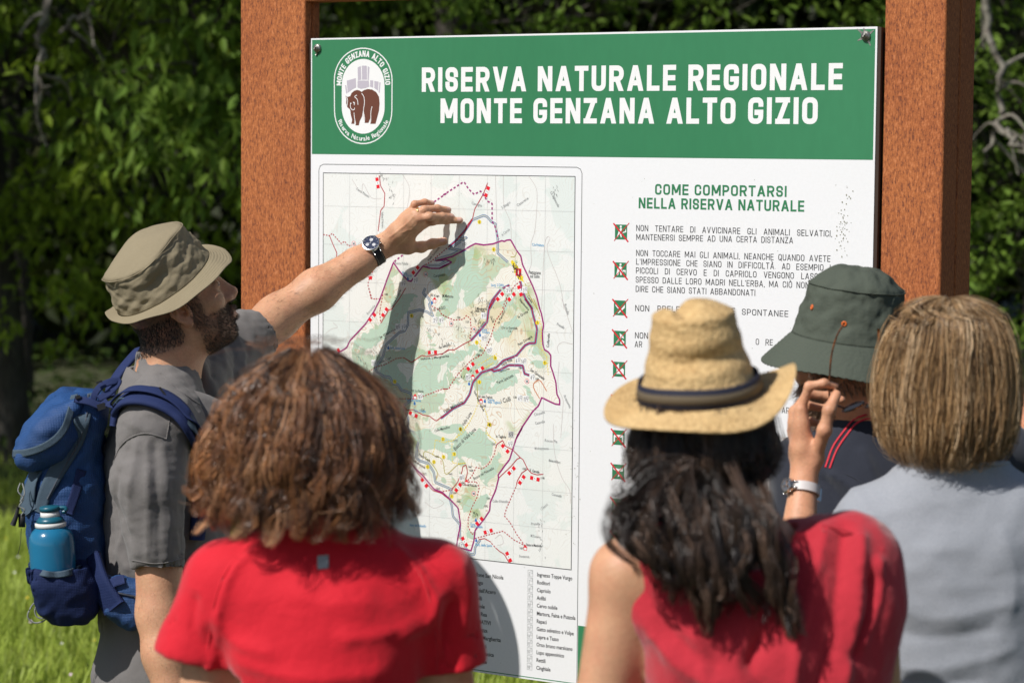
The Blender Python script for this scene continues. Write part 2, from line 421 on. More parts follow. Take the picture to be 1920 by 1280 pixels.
# ---- stroke lettering
_r = .32
GL = {
 'A': (.68, [('d', 0, 0, .5, 1), ('d', 1, 0, .5, 1), [(.26, .27), (.74, .27)]]), 'B': (.6, [[(0, 0), (0, 1)], [(0, 1), (.96, 1, _r), (.96, .53, .2), (0, .53)], [(0, .53), (1, .53, _r), (1, 0, _r), (0, 0)]]),
 'C': (.58, [[(1, .70), (1, 1, _r), (0, 1, _r), (0, 0, _r), (1, 0, _r), (1, .30)]]), 'D': (.6, [[(0, 0), (0, 1)], [(0, 1), (1, 1, _r), (1, 0, _r), (0, 0)]]),
 'E': (.53, [[(1, 1), (0, 1), (0, 0), (1, 0)], [(0, .5), (.92, .5)]]), 'F': (.52, [[(1, 1), (0, 1), (0, 0)], [(0, .48), (.9, .48)]]),
 'G': (.6, [[(1, .80), (1, 1, _r), (0, 1, _r), (0, 0, _r), (1, 0, _r), (1, .42), (.62, .42)]]), 'H': (.6, [[(0, 0), (0, 1)], [(1, 0), (1, 1)], [(0, .5), (1, .5)]]),
 'I': (0, [[(.5, 0), (.5, 1)]]), 'L': (.52, [[(0, 1), (0, 0), (1, 0)]]), 'M': (.78, [[(0, 0), (0, 1)], [(1, 0), (1, 1)], ('d', 0, 1, .5, .2), ('d', 1, 1, .5, .2)]),
 'N': (.63, [[(0, 0), (0, 1)], [(1, 0), (1, 1)], ('d', 0, 1, 1, 0)]), 'O': (.6, [[(.5, 1), (1, 1, _r), (1, 0, _r), (0, 0, _r), (0, 1, _r), (.5, 1)]]),
 'P': (.58, [[(0, 0), (0, 1)], [(0, 1), (1, 1, _r), (1, .42, _r), (0, .42)]]), 'R': (.61, [[(0, 0), (0, 1)], [(0, 1), (1, 1, _r), (1, .45, _r), (0, .45)], ('d', 1, 0, .52, .5)]),
 'S': (.57, [[(1, .73), (1, 1, _r), (0, 1, _r), (0, .5, .25), (1, .5, .25), (1, 0, _r), (0, 0, _r), (0, .27)]]), 'T': (.58, [[(0, 1), (1, 1)], [(.5, .98), (.5, 0)]]),
 'U': (.6, [[(0, 1), (0, 0, _r), (1, 0, _r), (1, 1)]]), 'V': (.66, [('d', 0, 1, .5, 0), ('d', 1, 1, .5, 0)]), 'Z': (.57, [[(0, 1), (1, 1)], [(0, 0), (1, 0)], ('d', 0, 0, 1, 1)]),
 'Q': (.6, [[(.5, 1), (1, 1, _r), (1, 0, _r), (0, 0, _r), (0, 1, _r), (.5, 1)], [(.6, .2), (1, -.1)]]),
 ',': (0, [[(.5, .06), (.3, -.16)]]), '.': (0, [[(.5, 0), (.5, .06)]]), "'": (0, [[(.6, 1.02), (.4, .78)]]),
 '1': (.3, [[(0, .78), (.8, 1), (.8, 0)]]), '2': (.5, [[(0, .72), (0, 1, _r), (1, 1, _r), (1, .55, .2), (0, 0), (1, 0)]]), '3': (.5, [[(0, 1), (1, 1, _r), (1, .53, .2), (.3, .53)], [(.3, .5), (1, .5, .2), (1, 0, _r), (0, 0)]]),
 '4': (.55, [[(.75, 0), (.75, 1), (0, .25), (1, .25)]]), '5': (.5, [[(1, 1), (0, 1), (0, .55), (1, .55, _r), (1, 0, _r), (0, 0)]]), '6': (.5, [[(1, 1), (0, 1, _r), (0, 0, _r), (1, 0, _r), (1, .52, _r), (0, .52)]]),
 '7': (.5, [[(0, 1), (1, 1), (.35, 0)]]), '8': (.52, [[(.5, 1), (1, 1, _r), (1, 0, _r), (0, 0, _r), (0, 1, _r), (.5, 1)], [(0, .52), (1, .52)]]), '9': (.5, [[(1, .48), (0, .48, _r), (0, 1, _r), (1, 1, _r), (1, 0, _r), (0, 0)]]), '0': (.5, [[(.5, 1), (1, 1, _r), (1, 0, _r), (0, 0, _r), (0, 1, _r), (.5, 1)]]),
}
GL['À'] = (GL['A'][0], GL['A'][1]+[[(.35, 1.32), (.6, 1.16)]]); GL['Ò'] = (GL['O'][0], GL['O'][1]+[[(.35, 1.32), (.6, 1.16)]])
def rounded(pl, sx, sy):
    out = []
    for i, p in enumerate(pl):
        q = np.array(p[:2])*(sx, sy)
        if len(p) < 3 or i in (0, len(pl)-1): out.append(q); continue
        a = np.array(pl[i-1][:2])*(sx, sy); b = np.array(pl[i+1][:2])*(sx, sy); r = p[2]
        fa = .5 if len(pl[i-1]) == 3 and i > 1 else .98; fb = .5 if len(pl[i+1]) == 3 and i < len(pl)-2 else .98
        r = min(r, np.linalg.norm(a-q)*fa, np.linalg.norm(b-q)*fb)
        A = q+nrm(a-q)*r; B = q+nrm(b-q)*r
        for t in np.linspace(0, 1, 6): out.append((1-t)**2*A+2*t*(1-t)*q+t*t*B)
    return np.array(out)
def text_run(s, t, gap, space):
    """strokes of a line with cap height 1, stroke width t -> list of polylines, width"""
    x = 0; out = []
    for ch in s:
        if ch == ' ': x += space; continue
        w, st = GL[ch]; w = max(w, t) if w else t
        for pl in st:
            if pl[0] == 'd':
                _, xa, ya, xb, yb = pl; dx, dy = (xb-xa)*max(w-t, .01), (yb-ya); hw = t*math.hypot(dx, dy)/abs(dy)/2; hw = min(hw, w*.42)
                fx = lambda v: x+hw+v*(w-2*hw)
                out.append(np.array([(fx(xa)-hw, ya), (fx(xa)+hw, ya), (fx(xb)+hw, yb), (fx(xb)-hw, yb), (fx(xa)-hw, ya)])); continue
            q = rounded(pl, max(w-t, .0001), 1-t)+(x+t/2, t/2)
            if np.linalg.norm(q[0]-q[-1]) > 1e-6 and ch not in ",.'":
                for e, f in ((0, 1), (-1, -2)):
                    d = nrm(q[e]-q[f]); k = t/2/max(abs(d).max(), .3)*(1.5 if .2 < abs(d[0]) < .97 else 1); q[e] = q[e]+d*k
            out.append(q)
        x += w+gap
    return out, x-gap
def text_line(mb, s, p0, p1, top, t=.2, w=.002, gap=.12, space=None, just=False):
    """baseline from pixel p0 to pixel p1; top = pixel of the cap line at the left"""
    a = BUV(*p0); b = BUV(*p1); H = BUV(*top)[1]-a[1]; W = b[0]-a[0]
    _, w0 = text_run(s, t, gap, 0); n = s.count(' ')
    if space is None: space = .38
    need = W/H-w0; 
    sp = space
    if just and n: sp = max(space, min(need/n, 1.1))
    run, wr = text_run(s, t, gap, sp); kx = W/(wr*H)
    for i, pl in enumerate(run):
        q = pl*(H*kx, H)+(a[0], 0); f = (q[:, 0]-a[0])/max(W, 1e-6); base = a[1]+(b[1]-a[1])*f
        lo, hi = (0, H) if pl[:, 1].max() < 1.08 and pl[:, 1].min() > -.1-t and len(pl) > 2 or pl[:, 1].min() > -.1 and pl[:, 1].max() < 1.3 and t > .12 else (-9, 9)
        q[:, 1] = q[:, 1]+base
        if len(pl) == 5 and np.allclose(pl[0], pl[4]): poly(mb, q[:4], w+(i % 7)*.0001)
        else: strip(mb, q, t*H*min(kx, 1.08), w+(i % 7)*.0001, clampv=(base.min()+lo, base.max()+hi))
_bf = bpy.data.fonts[0] if bpy.data.fonts else None
def font_pts(s, offset=0.0):
    cu = bpy.data.curves.new('lettering', 'FONT'); cu.body = s; cu.size = 1; cu.resolution_u = 2; cu.offset = offset
    ob = bpy.data.objects.new('lettering', cu); scene.collection.objects.link(ob)
    me = bpy.data.meshes.new_from_object(ob.evaluated_get(bpy.context.evaluated_depsgraph_get()))
    V = np.zeros(len(me.vertices)*3); me.vertices.foreach_get('co', V); V = V.reshape(-1, 3)[:, :2]
    F = [list(p.vertices) for p in me.polygons]
    bpy.data.objects.remove(ob); bpy.data.curves.remove(cu); bpy.data.meshes.remove(me)
    return V, F
def font_line(mb, s, uv0, size, ang=0.0, w=.002, offset=0.0, xs=1.0, spacing=None):
    V, F = font_pts(s, offset)
    if len(V) == 0: return
    c, sn = math.cos(ang), math.sin(ang); V = V*size*np.array([xs, 1])
    if spacing: V[:, 0] *= spacing
    V = V @ np.array([[c, sn], [-sn, c]])+np.asarray(uv0)
    by = {}
    for f in F: by.setdefault(len(f), []).append(f)
    mb.add(uvw(V, w), [np.array(f) for f in by.values()])
def boxed(mb, c, hx, hy, ang, w):
    c_, s_ = math.cos(ang), math.sin(ang); R = np.array([[c_, s_], [-s_, c_]])
    poly(mb, np.array([(-hx, -hy), (hx, -hy), (hx, hy), (-hx, hy)]) @ R+np.asarray(c), w)
def disc(mb, c, r, w, n=16, ry=None):
    th = np.arange(n)*2*np.pi/n; poly(mb, np.stack([np.cos(th)*r, np.sin(th)*(ry or r)], 1)+np.asarray(c), w)
CR_ = {'1': (580, 290, 4.74), '2': (830, 310, 4.74), '3': (580, 540, 4.923), '4': (830, 560, 4.92), '5': (740, 790, 4.57), 'h': (670, 350, 8.0), '8': (600, 70, 5.818), 'p': (0, 0, 1.0)}
def C(k, pts):
    ox, oy, s = CR_[k]; return np.array([BUV(ox+x/s, oy+y/s) for x, y in pts])
# ---- panel
W_B = BUV(1645.3, 50)[0]; Z_T = BUV(583.3, 72.5)[1]; Z_B = BUV(900, 1260)[1]
def panel():
    mb = MB(); V, F = box((W_B/2, .009, (Z_T+Z_B)/2), (W_B/2, .009, (Z_T-Z_B)/2)); mb.add(V, F)
    return mb.build('panel', M_white, board, smooth=False, local=True)
pan = panel()
def prof_bar(u0, u1, z0, z1, y0, y1, r=.006):
    """upright bar with rounded edges, local coordinates"""
    th = np.linspace(0, np.pi/2, 5); sec = []
    for cx, cy, a0 in ((u1-r, y1-r, 0), (u0+r, y1-r, np.pi/2), (u0+r, y0+r, np.pi), (u1-r, y0+r, 1.5*np.pi)):
        for t in th: sec.append((cx+r*np.cos(a0+t), cy+r*np.sin(a0+t)))
    sec = np.array(sec); k = len(sec)
    V = np.concatenate([np.column_stack([sec, np.full(k, z)]) for z in np.linspace(z0, z1, 2)])
    F = grid_faces(2, k, False, True)[:, ::-1]; e = np.arange(k)[None]
    return V, [F, e[:, ::-1], e+k]
PF = .012                                     # post fronts stand this far behind the panel front
lp = (BUV(450, 0, -PF)[0], BUV(572.2, 0, -PF)[0]); rp_ = (BUV(1659.3, 0, -PF)[0], BUV(1775, 0, -PF)[0])
for (u0, u1), PD in ((lp, .060), (rp_, .165)):
    mb = MB()
    mb.add(*prof_bar(u0, u1, -.3, 2.62, PF, PF+PD*.47)); mb.add(*prof_bar(u0, u1, -.3, 2.62, PF+PD*.49, PF+PD))
    mb.add(*prof_bar(u0+.008, u1-.008, -.3, 2.60, PF+.02, PF+PD-.02))
    mb.build('post', M_corten, board, local=True, smooth=False)
zb = BUV(600, 2)[1]
mb = MB(); V, F = prof_bar(PF+.004, PF+.056, lp[1]-.002, rp_[0]+.002, 0, .13); V = V[:, [2, 0, 1]]; V[:, 2] += zb; mb.add(V, F)
mb.build('crossbeam', M_corten, board, local=True, smooth=False)
mb = MB()
for zz in (Z_T-.03, Z_B+.03): mb.add(*box((W_B/2, .026, zz), (W_B/2+.018, .007, .02)))
mb.add(*box((W_B+.004, .0115, (Z_T+Z_B)/2), (.0036, .010, (Z_T-Z_B)/2-.001)))
mb.build('bracket_frame', M_frame, board, local=True, smooth=False)
# bolts
def bolt(px, py, splay):
    c = BUV(px, py); mb = MB(); th = np.arange(18)*2*np.pi/18
    prof = [(.0, .010), (.0045, .0098), (.0055, .007), (.0058, .006), (.0088, .0058), (.0098, .0035), (.0105, .0)]
    V = np.array([(c[0]+r*np.cos(t), -h, c[1]+r*np.sin(t)) for r, h in prof for t in th]); mb.add(V, grid_faces(len(prof), 18, False, True))
    mb.add(*tube([(c[0]-.003, -.011, c[1]-.002), (c[0]+.003, -.0112, c[1]+.003)], .0012, 6))
    if splay:
        for a, l in ((2.5, .024), (3.6, .020), (.6, .02), (1.9, .017), (5.2, .022)):
            d = np.array([math.cos(a), math.sin(a)]); q = c+d*.009; e = c+d*(l); n = np.array([-d[1], d[0]])*.0028
            poly(mb, [q-n, e-n*.3, e+n*.3, q+n], .0035)
    else: mb.add(*tube([(c[0], -.002, c[1]-.009), (c[0]-.004, -.002, c[1]-.016)], .0022, 6))
    mb.build('bolt', M_bolt, board, local=True)
bolt(596, 91, False); bolt(1624, 68, True)
# ---- header
WH = .0012
mb = MB(); e0 = .0030
zg0 = BUV(584.8, 289)[1]; zg1 = BUV(1640, 300)[1]; uR = BUV(1641.5, 60)[0]; zt0 = BUV(1300, 62)[1]
poly(mb, [(e0, zg0), (uR, zg1), (uR, Z_T-.0045), (e0, Z_T-.0035)], WH)
mb.build('header_band', M_green, board, local=True, smooth=False)
mb = MB(); poly(mb, np.array([(e0, Z_B+.004), (uR, Z_B+.004), (uR, BUV(1085, 1172)[1]), (BUV(1084, 1172)[0], BUV(1085, 1172)[1]), (BUV(1084, 1172)[0], BUV(1000, 1269)[1]), (e0, BUV(1000, 1269)[1])]), WH)
mb.build('footer_band', M_green, board, local=True, smooth=False)
mb = MB()
text_line(mb, 'RISERVA NATURALE REGIONALE', (791, 172.6), (1579.7, 169), (791, 127), t=.192, w=.0022, gap=.14, space=.36)
text_line(mb, 'MONTE GENZANA ALTO GIZIO', (826, 231), (1533, 233), (826, 185), t=.192, w=.0022, gap=.14, space=.36)
mb.build('title_lettering', M_txtw, board, local=True, smooth=False)
mb = MB()
text_line(mb, 'COME COMPORTARSI', (1228, 365), (1475, 369.4), (1228, 345), t=.17, w=.0015, gap=.13)
text_line(mb, 'NELLA RISERVA NATURALE', (1197.5, 390.6), (1507.8, 397), (1197.5, 370.5), t=.17, w=.0015, gap=.13)
mb.build('heading_lettering', M_green, board, local=True, smooth=False)
mb = MB(); ch = 11.4
for s, a, b in (('NON TENTARE DI AVVICINARE GLI ANIMALI SELVATICI,', (1193, 433), (1560, 444)), ('MANTENERSI SEMPRE AD UNA CERTA DISTANZA', (1193, 450), (1487, 456.5)),
                ('NON TOCCARE MAI GLI ANIMALI, NEANCHE QUANDO AVETE', (1192.8, 479.7), (1557, 491)), ("L'IMPRESSIONE CHE SIANO IN DIFFICOLTÀ. AD ESEMPIO I", (1192.8, 496), (1557, 508)),
                ('PICCOLI DI CERVO E DI CAPRIOLO VENGONO LASCIATI', (1192.5, 512.5), (1557, 525)), ("SPESSO DALLE LORO MADRI NELL'ERBA, MA CIÒ NON VUOL", (1192, 529.7), (1557, 542)),
                ('DIRE CHE SIANO STATI ABBANDONATI', (1192, 547), (1416, 554.7)), ('NON PRELEVARE PIANTE', (1191, 583), (1378, 589)), ('SPONTANEE', (1391, 590), (1478, 594)),
                ('NON', (1190.6, 634), (1215, 635)), ('O RE', (1417, 646), (1449, 647.5)), ('AR', (1190, 650.6), (1204, 651)), ("NELL'A", (1439, 707), (1479, 708.5)), ('ADAR', (1440, 720), (1478, 721.5)),
                ('AR', (1466, 774), (1480, 775)), ('ATTREZ', (1437.6, 903), (1484, 906)), ('NON', (1187, 953), (1212, 954))):
    text_line(mb, s, a, b, (a[0], a[1]-ch), t=.112, w=.0014, gap=.16, space=.42, just=True)
mb.build('rules_lettering', M_ink, board, local=True, smooth=False)
# ---- emblem
emb = MB(); ew = .0018
def stadium(cx, x0, x1, yt, y1, y2, yb, n=20):
    a = [(cx+(x1-cx)*math.cos(t), y1-(y1-yt)*math.sin(t)) for t in np.linspace(0, math.pi, n)]
    b = [(cx-(cx-x0)*math.cos(t), y2+(yb-y2)*math.sin(t)) for t in np.linspace(0, math.pi, n)]
    return C('8', a+b)
strip(emb, stadium(472, 159, 787, 121, 470, 800, 1161), .0026, ew, closed=True)
poly(emb, stadium(472, 238, 705, 238, 520, 760, 1053), ew)
emblem = emb.build('emblem', M_txtw, board, local=True, smooth=False)
mb = MB()
for q in ([(275, 525), (287, 522), (300, 610), (287, 618)], [(293, 475), (392, 447), (396, 550), (355, 570), (303, 608)], [(412, 330), (447, 316), (452, 465), (415, 472)], [(458, 312), (512, 312), (514, 465), (460, 465)],
          [(522, 318), (541, 328), (533, 470), (520, 468)], [(412, 474), (532, 474), (540, 540), (500, 555), (450, 565), (410, 550)], [(548, 470), (582, 474), (582, 552), (548, 540)], [(594, 478), (640, 486), (634, 585), (594, 555)], [(650, 490), (662, 496), (652, 612), (641, 600)]):
    poly(mb, C('8', q), ew+.0006)
mb.build('castle_drawing', M_castle, emblem, local=True, smooth=False)
bear = [(280, 640), (300, 652), (330, 645), (345, 610), (375, 585), (405, 576), (430, 580), (455, 597), (480, 578), (520, 566), (570, 572), (615, 600), (645, 650), (652, 720), (645, 800), (630, 860), (607, 945), (548, 945), (552, 880), (530, 935), (486, 935), (480, 870), (470, 800), (462, 860), (435, 915), (425, 962), (388, 962), (392, 930), (380, 880), (376, 945), (342, 945), (352, 905), (338, 850), (330, 790), (300, 765), (286, 720), (290, 680)]
mb = MB(); poly(mb, C('8', bear), ew+.0008); mb.build('bear_drawing', M_brown, emblem, local=True, smooth=False)
mb = MB()
for q in ([(455, 612), (480, 650), (487, 720), (475, 800), (488, 880), (486, 935)], [(570, 755), (556, 820), (556, 900), (548, 945)], [(372, 822), (378, 880), (390, 950)], [(405, 632), (380, 650), (408, 680), (416, 738)], [(288, 650), (302, 680), (298, 745)], [(335, 715), (333, 760), (350, 790), (375, 790), (378, 770)], [(362, 708), (378, 715), (375, 742)]):
    strip(mb, spline(C('8', q), 14), .0016, ew+.0014)
disc(mb, C('8', [(372, 715)])[0], .0016, ew+.00145); disc(mb, C('8', [(338, 722)])[0], .0015, ew+.00145)
mb.build('bear_outline', M_txtw, emblem, local=True, smooth=False)
mb = MB(); s = 'MONTE GENZANA ALTO GIZIO'
ring = resample(C('8', [(208, 530), (212, 440), (235, 360), (280, 280), (345, 215), (420, 185), (475, 178), (540, 186), (610, 220), (672, 285), (715, 365), (735, 440), (742, 525)]), .0004)
def along(mb, s, path, size, w, stroke=True):
    n = len(path); Ls = np.linspace(0, n-1, len(s)+1)
    wid = [.5 if ch == ' ' else (max(GL[ch][0], .2)+.16 if stroke else (.3 if ch in 'il' else .42 if ch == 'r' else .6)) for ch in s]; cum = np.concatenate([[0], np.cumsum(wid)])/sum(wid)*(n-1)
    for i, ch in enumerate(s):
        if ch == ' ': continue
        a = path[int(cum[i])]; b = path[int(min(cum[i+1], n-1))]; d = nrm(b-a); nn = np.array([-d[1], d[0]]); c = (a+b)/2
        if stroke:
            run, wr = text_run(ch, .2, .1, .3)
            for k, pl in enumerate(run):
                qq = c+((pl[:, :1]-wr/2)*d+(pl[:, 1:]-.5)*nn)*size
                if len(pl) == 5 and np.allclose(pl[0], pl[4]): poly(mb, qq[:4], w+k*.0001)
                else: strip(mb, qq, .2*size, w+k*.0001)
        else: font_line(mb, ch, c-d*size*.27*(.5 if ch in 'il' else 1)-nn*size*.3, size, math.atan2(d[1], d[0]), w, .015)
along(mb, s, ring, .0138, ew)
ring2 = resample(C('8', [(212, 905), (250, 985), (310, 1055), (385, 1095), (470, 1110), (560, 1092), (635, 1045), (695, 980), (735, 905)]), .0004)
along(mb, 'Riserva Naturale Regionale', ring2, .0150, ew, False)
mb.build('emblem_lettering', M_txtw, emblem, local=True, smooth=False)
# ---- pictograms
fig = {0: [[(-.35, -.4), (-.2, .05), (-.05, .3), (.1, .25), (-.02, .0), (.08, -.4), (-.02, -.4), (-.12, -.1), (-.25, -.4)], [(.12, -.1), (.45, .0), (.42, .28), (.34, .05), (.2, .02)]],
       1: [[(-.35, -.4), (-.25, .1), (-.05, .3), (.15, .2), (.1, -.4), (0, -.4), (-.05, -.1), (-.2, -.4)], [(.15, -.3), (.2, 0), (.45, 0), (.42, -.3), (.36, -.12), (.22, -.12)]],
       2: [[(-.4, .4), (-.1, .1), (.0, -.05), (-.2, -.05), (-.38, .15)], [(-.2, -.42), (.42, .25), (.42, .02), (.05, -.3), (-.1, -.42)]],
       3: [[(-.35, -.35), (.05, .1), (-.02, .4), (.3, .2), (.38, -.02), (.16, .06), (-.25, -.4)], [(.05, -.3), (.25, -.1), (.42, -.25), (.35, -.42), (.1, -.42)]],
       4: [[(-.4, -.35), (-.2, -.3), (-.2, .3), (0, .45), (.02, -.1), (.3, .1), (.42, 0), (.42, -.35)]], 5: [[(-.3, -.3), (0, .3), (.3, -.3)]],
       6: [[(-.42, -.35), (-.42, .15), (-.3, .22), (.3, .22), (.42, .15), (.42, -.35), (.3, -.3), (.3, .02), (-.3, .02), (-.3, -.3)]],
       7: [[(-.42, .3), (.1, .22), (.42, .36), (.4, .05), (.1, .05), (.05, -.1), (-.1, .05), (-.4, .15)], [(-.05, -.4), (.12, -.3), (.05, -.15)]],
       8: [[(-.42, -.35), (-.38, .0), (-.15, .1), (-.05, -.1), (.0, -.35)], [(.05, -.3), (.2, .1), (.42, .2), (.35, -.05), (.4, -.35), (.25, -.1)], [(0, .35), (.2, .42), (.15, .25)]], 9: [[(-.4, -.4), (-.4, .0), (-.1, .1), (0, -.2), (.2, .1), (.4, .1), (.1, -.4)]]}
for i, (px, py) in enumerate(((1164.5, 435), (1163.5, 506), (1162.5, 577), (1162, 634), (1160.7, 692), (1160, 756), (1159.8, 820), (1159.2, 884), (1158.4, 948), (1157.6, 1011))):
    c = BUV(px, py); s2 = .0158; mb = MB()
    th = [(s2*sx*.92+.2*s2*math.cos(a)*0, 0) for sx in (1,) for a in (0,)]
    rr = rounded([(1, 0), (1, 1, .2), (-1, 1, .2), (-1, -1, .2), (1, -1, .2), (1, 0)], s2*.93, s2)[:-1] if False else None
    pts = []
    for sx, sy, a0 in ((1, 1, 0), (-1, 1, 90), (-1, -1, 180), (1, -1, 270)):
        for a in (0, 45, 90): pts.append((sx*(s2*.93-.002)+.002*math.cos(math.radians(a0+a)), sy*(s2-.002)+.002*math.sin(math.radians(a0+a))))
    poly(mb, np.array(pts)+c, .0014); pic = mb.build('pictogram', M_green, board, local=True, smooth=False)
    mb = MB()
    for j, q in enumerate(fig[i]): poly(mb, np.array(q)*s2*1.8+c, .0019+j*.0001)
    if i < 2: disc(mb, c+np.array([-.02 if i == 0 else 0, .40])*s2*1.8, .0026, .0021)
    mb.build('figure_drawing', M_txtw, pic, local=True, smooth=False)
    mb = MB(); strip(mb, [c+(-s2*1.18, s2*1.15), c+(s2*1.12, -s2*1.3)], .0035, .0024); strip(mb, [c+(-s2*1.05, -s2*1.2), c+(s2*1.25, s2*1.25)], .0016, .0027)
    mb.build('red_cross', M_red, pic, local=True, smooth=False)
# ---- legend
mb = MB(); ib = MB()
for i, s in enumerate(('Ingresso Toppe Vurgo', 'Roditori', 'Capriolo', 'Anfibi', 'Cervo nobile', 'Martora, Faina e Puzzola', 'Rapaci', 'Gatto selvatico e Volpe', 'Lepre e Tasso', 'Orso bruno marsicano', 'Lupo appenninico', 'Rettili', 'Cinghiale')):
    y = 1040+(195+i*77.6)/5.333+4; x = 840+890/5.333-.12*i
    font_line(mb, s, BUV(x, y-1), .0124, w=.0013, offset=.018, xs=.80)
    c = BUV(840+824/5.333-.12*i, y-6.5); hx, hy = .0062, .0072
    strip(ib, [c+(-hx, -hy), c+(hx, -hy), c+(hx, hy), c+(-hx, hy)], .0007, .0013, closed=True)
    st = str(6+i); run, wr = text_run(st, .14, .16, 0)
    for pl in run: strip(ib, c+(pl-(wr/2, .5))*(.0075, .0085)*(.85 if len(st) == 2 else 1)+(-.0022, -.0015), .0009, .0014)
    strip(ib, [c+(.0015, .006), c+(.0055, .006), c+(.0055, 0), c+(.0015, 0)], .0006, .0014, closed=True)
for i, (s, x) in enumerate((('Capanno Vallone San Nicola', 872), ('Altana il Lago', 872), ('Altana Colle dell\'Acero', 872), ('Altana i Colli', 872), ('Altana Tagliole', 872), ('Altana Valle Rea', 872), ('PANNELLI INFORMATIVI', 852), ('Ingresso Lavozza', 872), ('Ingresso Santa Margherita', 872), ('le Pendici', 872), ('Strada napoleonica', 872), ('le Tagliole', 872))):
    y = 1040+(192+i*78.5)/5.333+2
    ends = (944, 905.7, 929.5, 903.6, 909, 913, 920, 914, 939, 912, 926, 913)
    V, F = font_pts(s, .018); L = (V[:, 0].max())*.0128*.86
    font_line(mb, s, BUV(ends[i], y-1+(ends[i]-872)*.12)-np.array([L, 0]), .0128, w=.0013, offset=.018, xs=.86)
mb.build('legend_lettering', M_ink, board, local=True, smooth=False)
ib.build('legend_symbols', M_inkg, board, local=True, smooth=False)
# map frame lines
mb = MB()
f0 = BUV(598, 308); f1 = BUV(1091.5, 314); fb = BUV(1000, 1268)[1]; r = .013
strip(mb, [(f1[0], fb), (f1[0], f1[1]-r), (f1[0]-r*.3, f1[1]-r*.3), (f1[0]-r, f1[1]), (f0[0]+r, f1[1]), (f0[0]+r*.3, f1[1]-r*.3), (f0[0], f1[1]-r), (f0[0], fb)], .0013, .0012)
m0 = BUV(606.4, 324); m1 = BUV(1078.5, 331); mz = BUV(1069.3, 1067.2)[1]
strip(mb, [(m0[0], m1[1]), (m1[0], m1[1]), (m1[0], mz), (m0[0], mz)], .0014, .0028, closed=True)
mb.build('map_frame_lines', M_ink, board, local=True, smooth=False)
# ---- the map
def map_mat(name, inside):
    m = mat(name, (.8, .8, .8), .4); n = m.node_tree; L = n.links.new; b = n.nodes['Principled BSDF']; tc = n.nodes['Texture Coordinate'].outputs['Object']
    def noise(sc, det, dist=0.0, off=0):
        t = n.nodes.new('ShaderNodeTexNoise'); t.inputs['Scale'].default_value = sc; t.inputs['Detail'].default_value = det; t.inputs['Distortion'].default_value = dist
        mp = n.nodes.new('ShaderNodeMapping'); mp.inputs['Location'].default_value = (off, off*.7, off*1.3); L(tc, mp.inputs[0]); L(mp.outputs[0], t.inputs['Vector']); return t.outputs['Fac']
    def rng_(x, a, b_, hi):
        r = n.nodes.new('ShaderNodeMapRange'); r.inputs[1].default_value = a; r.inputs[2].default_value = b_; r.inputs[4].default_value = hi; L(x, r.inputs[0]); return r.outputs[0]
    def mix(f, c, col, mode='MIX'):
        x = n.nodes.new('ShaderNodeMix'); x.data_type = 'RGBA'; x.blend_type = mode; L(f, x.inputs[0])
        if isinstance(c, tuple): x.inputs[6].default_value = (*c, 1)
        else: L(c, x.inputs[6])
        x.inputs[7].default_value = (*col, 1); return x.outputs[2]
    def math_(op, a, v):
        x = n.nodes.new('ShaderNodeMath'); x.operation = op; L(a, x.inputs[0])
        if isinstance(v, float): x.inputs[1].default_value = v
        else: L(v, x.inputs[1])
        return x.outputs[0]
    h = noise(5.5, 3, .3)
    if inside == 0: c = mix(rng_(noise(9, 4, .2, 3), .52, .54, .75), (.78, .79, .77), (.68, .74, .71)); c = mix(rng_(noise(4, 2, 0, 9), .5, .75, .5), c, (.82, .80, .74)); cl = (.62, .58, .52); am = .35
    elif inside == 1: c = mix(rng_(noise(13, 3, .4, 5), .56, .575, .85), (.82, .81, .74), (.42, .57, .42)); c = mix(rng_(noise(7, 3, .3, 2), .54, .70, .6), c, (.66, .56, .28)); c = mix(rng_(noise(11, 2, .3, 12), .57, .66, .7), c, (.36, .48, .20)); cl = (.58, .34, .18); am = .6
    else: c = mix(rng_(noise(16, 3, .4, 6), .60, .61, .85), (.48, .63, .51), (.82, .81, .75)); cl = (.50, .38, .24); am = .5
    fr = math_('FRACT', math_('MULTIPLY', h, 62.0), 1.0); tri = math_('ABSOLUTE', math_('SUBTRACT', fr, .5), 0.0)
    c = mix(rng_(tri, .10, .04, am), c, cl)
    c = mix(rng_(noise(420, 2, 0, 1), .60, .72, .22), c, (.25, .25, .22))
    L(c, b.inputs['Base Color']); return m
mb = MB(); poly(mb, [(m0[0], mz), (m1[0], mz), m1, (m0[0], m1[1])], .0010); sheet = mb.build('map_sheet', map_mat('map_outer', 0), board, local=True, smooth=False)
def rough_edge(p, step=.004, amp=.004, seed=3):
    q = resample(np.concatenate([p, p[:1]]), step)[:-1]; N = SinNoise(seed, 40, 3, 8)
    X = np.column_stack([q, np.zeros(len(q))]); return q+np.stack([N(X), N(X+7.3)], 1)*amp
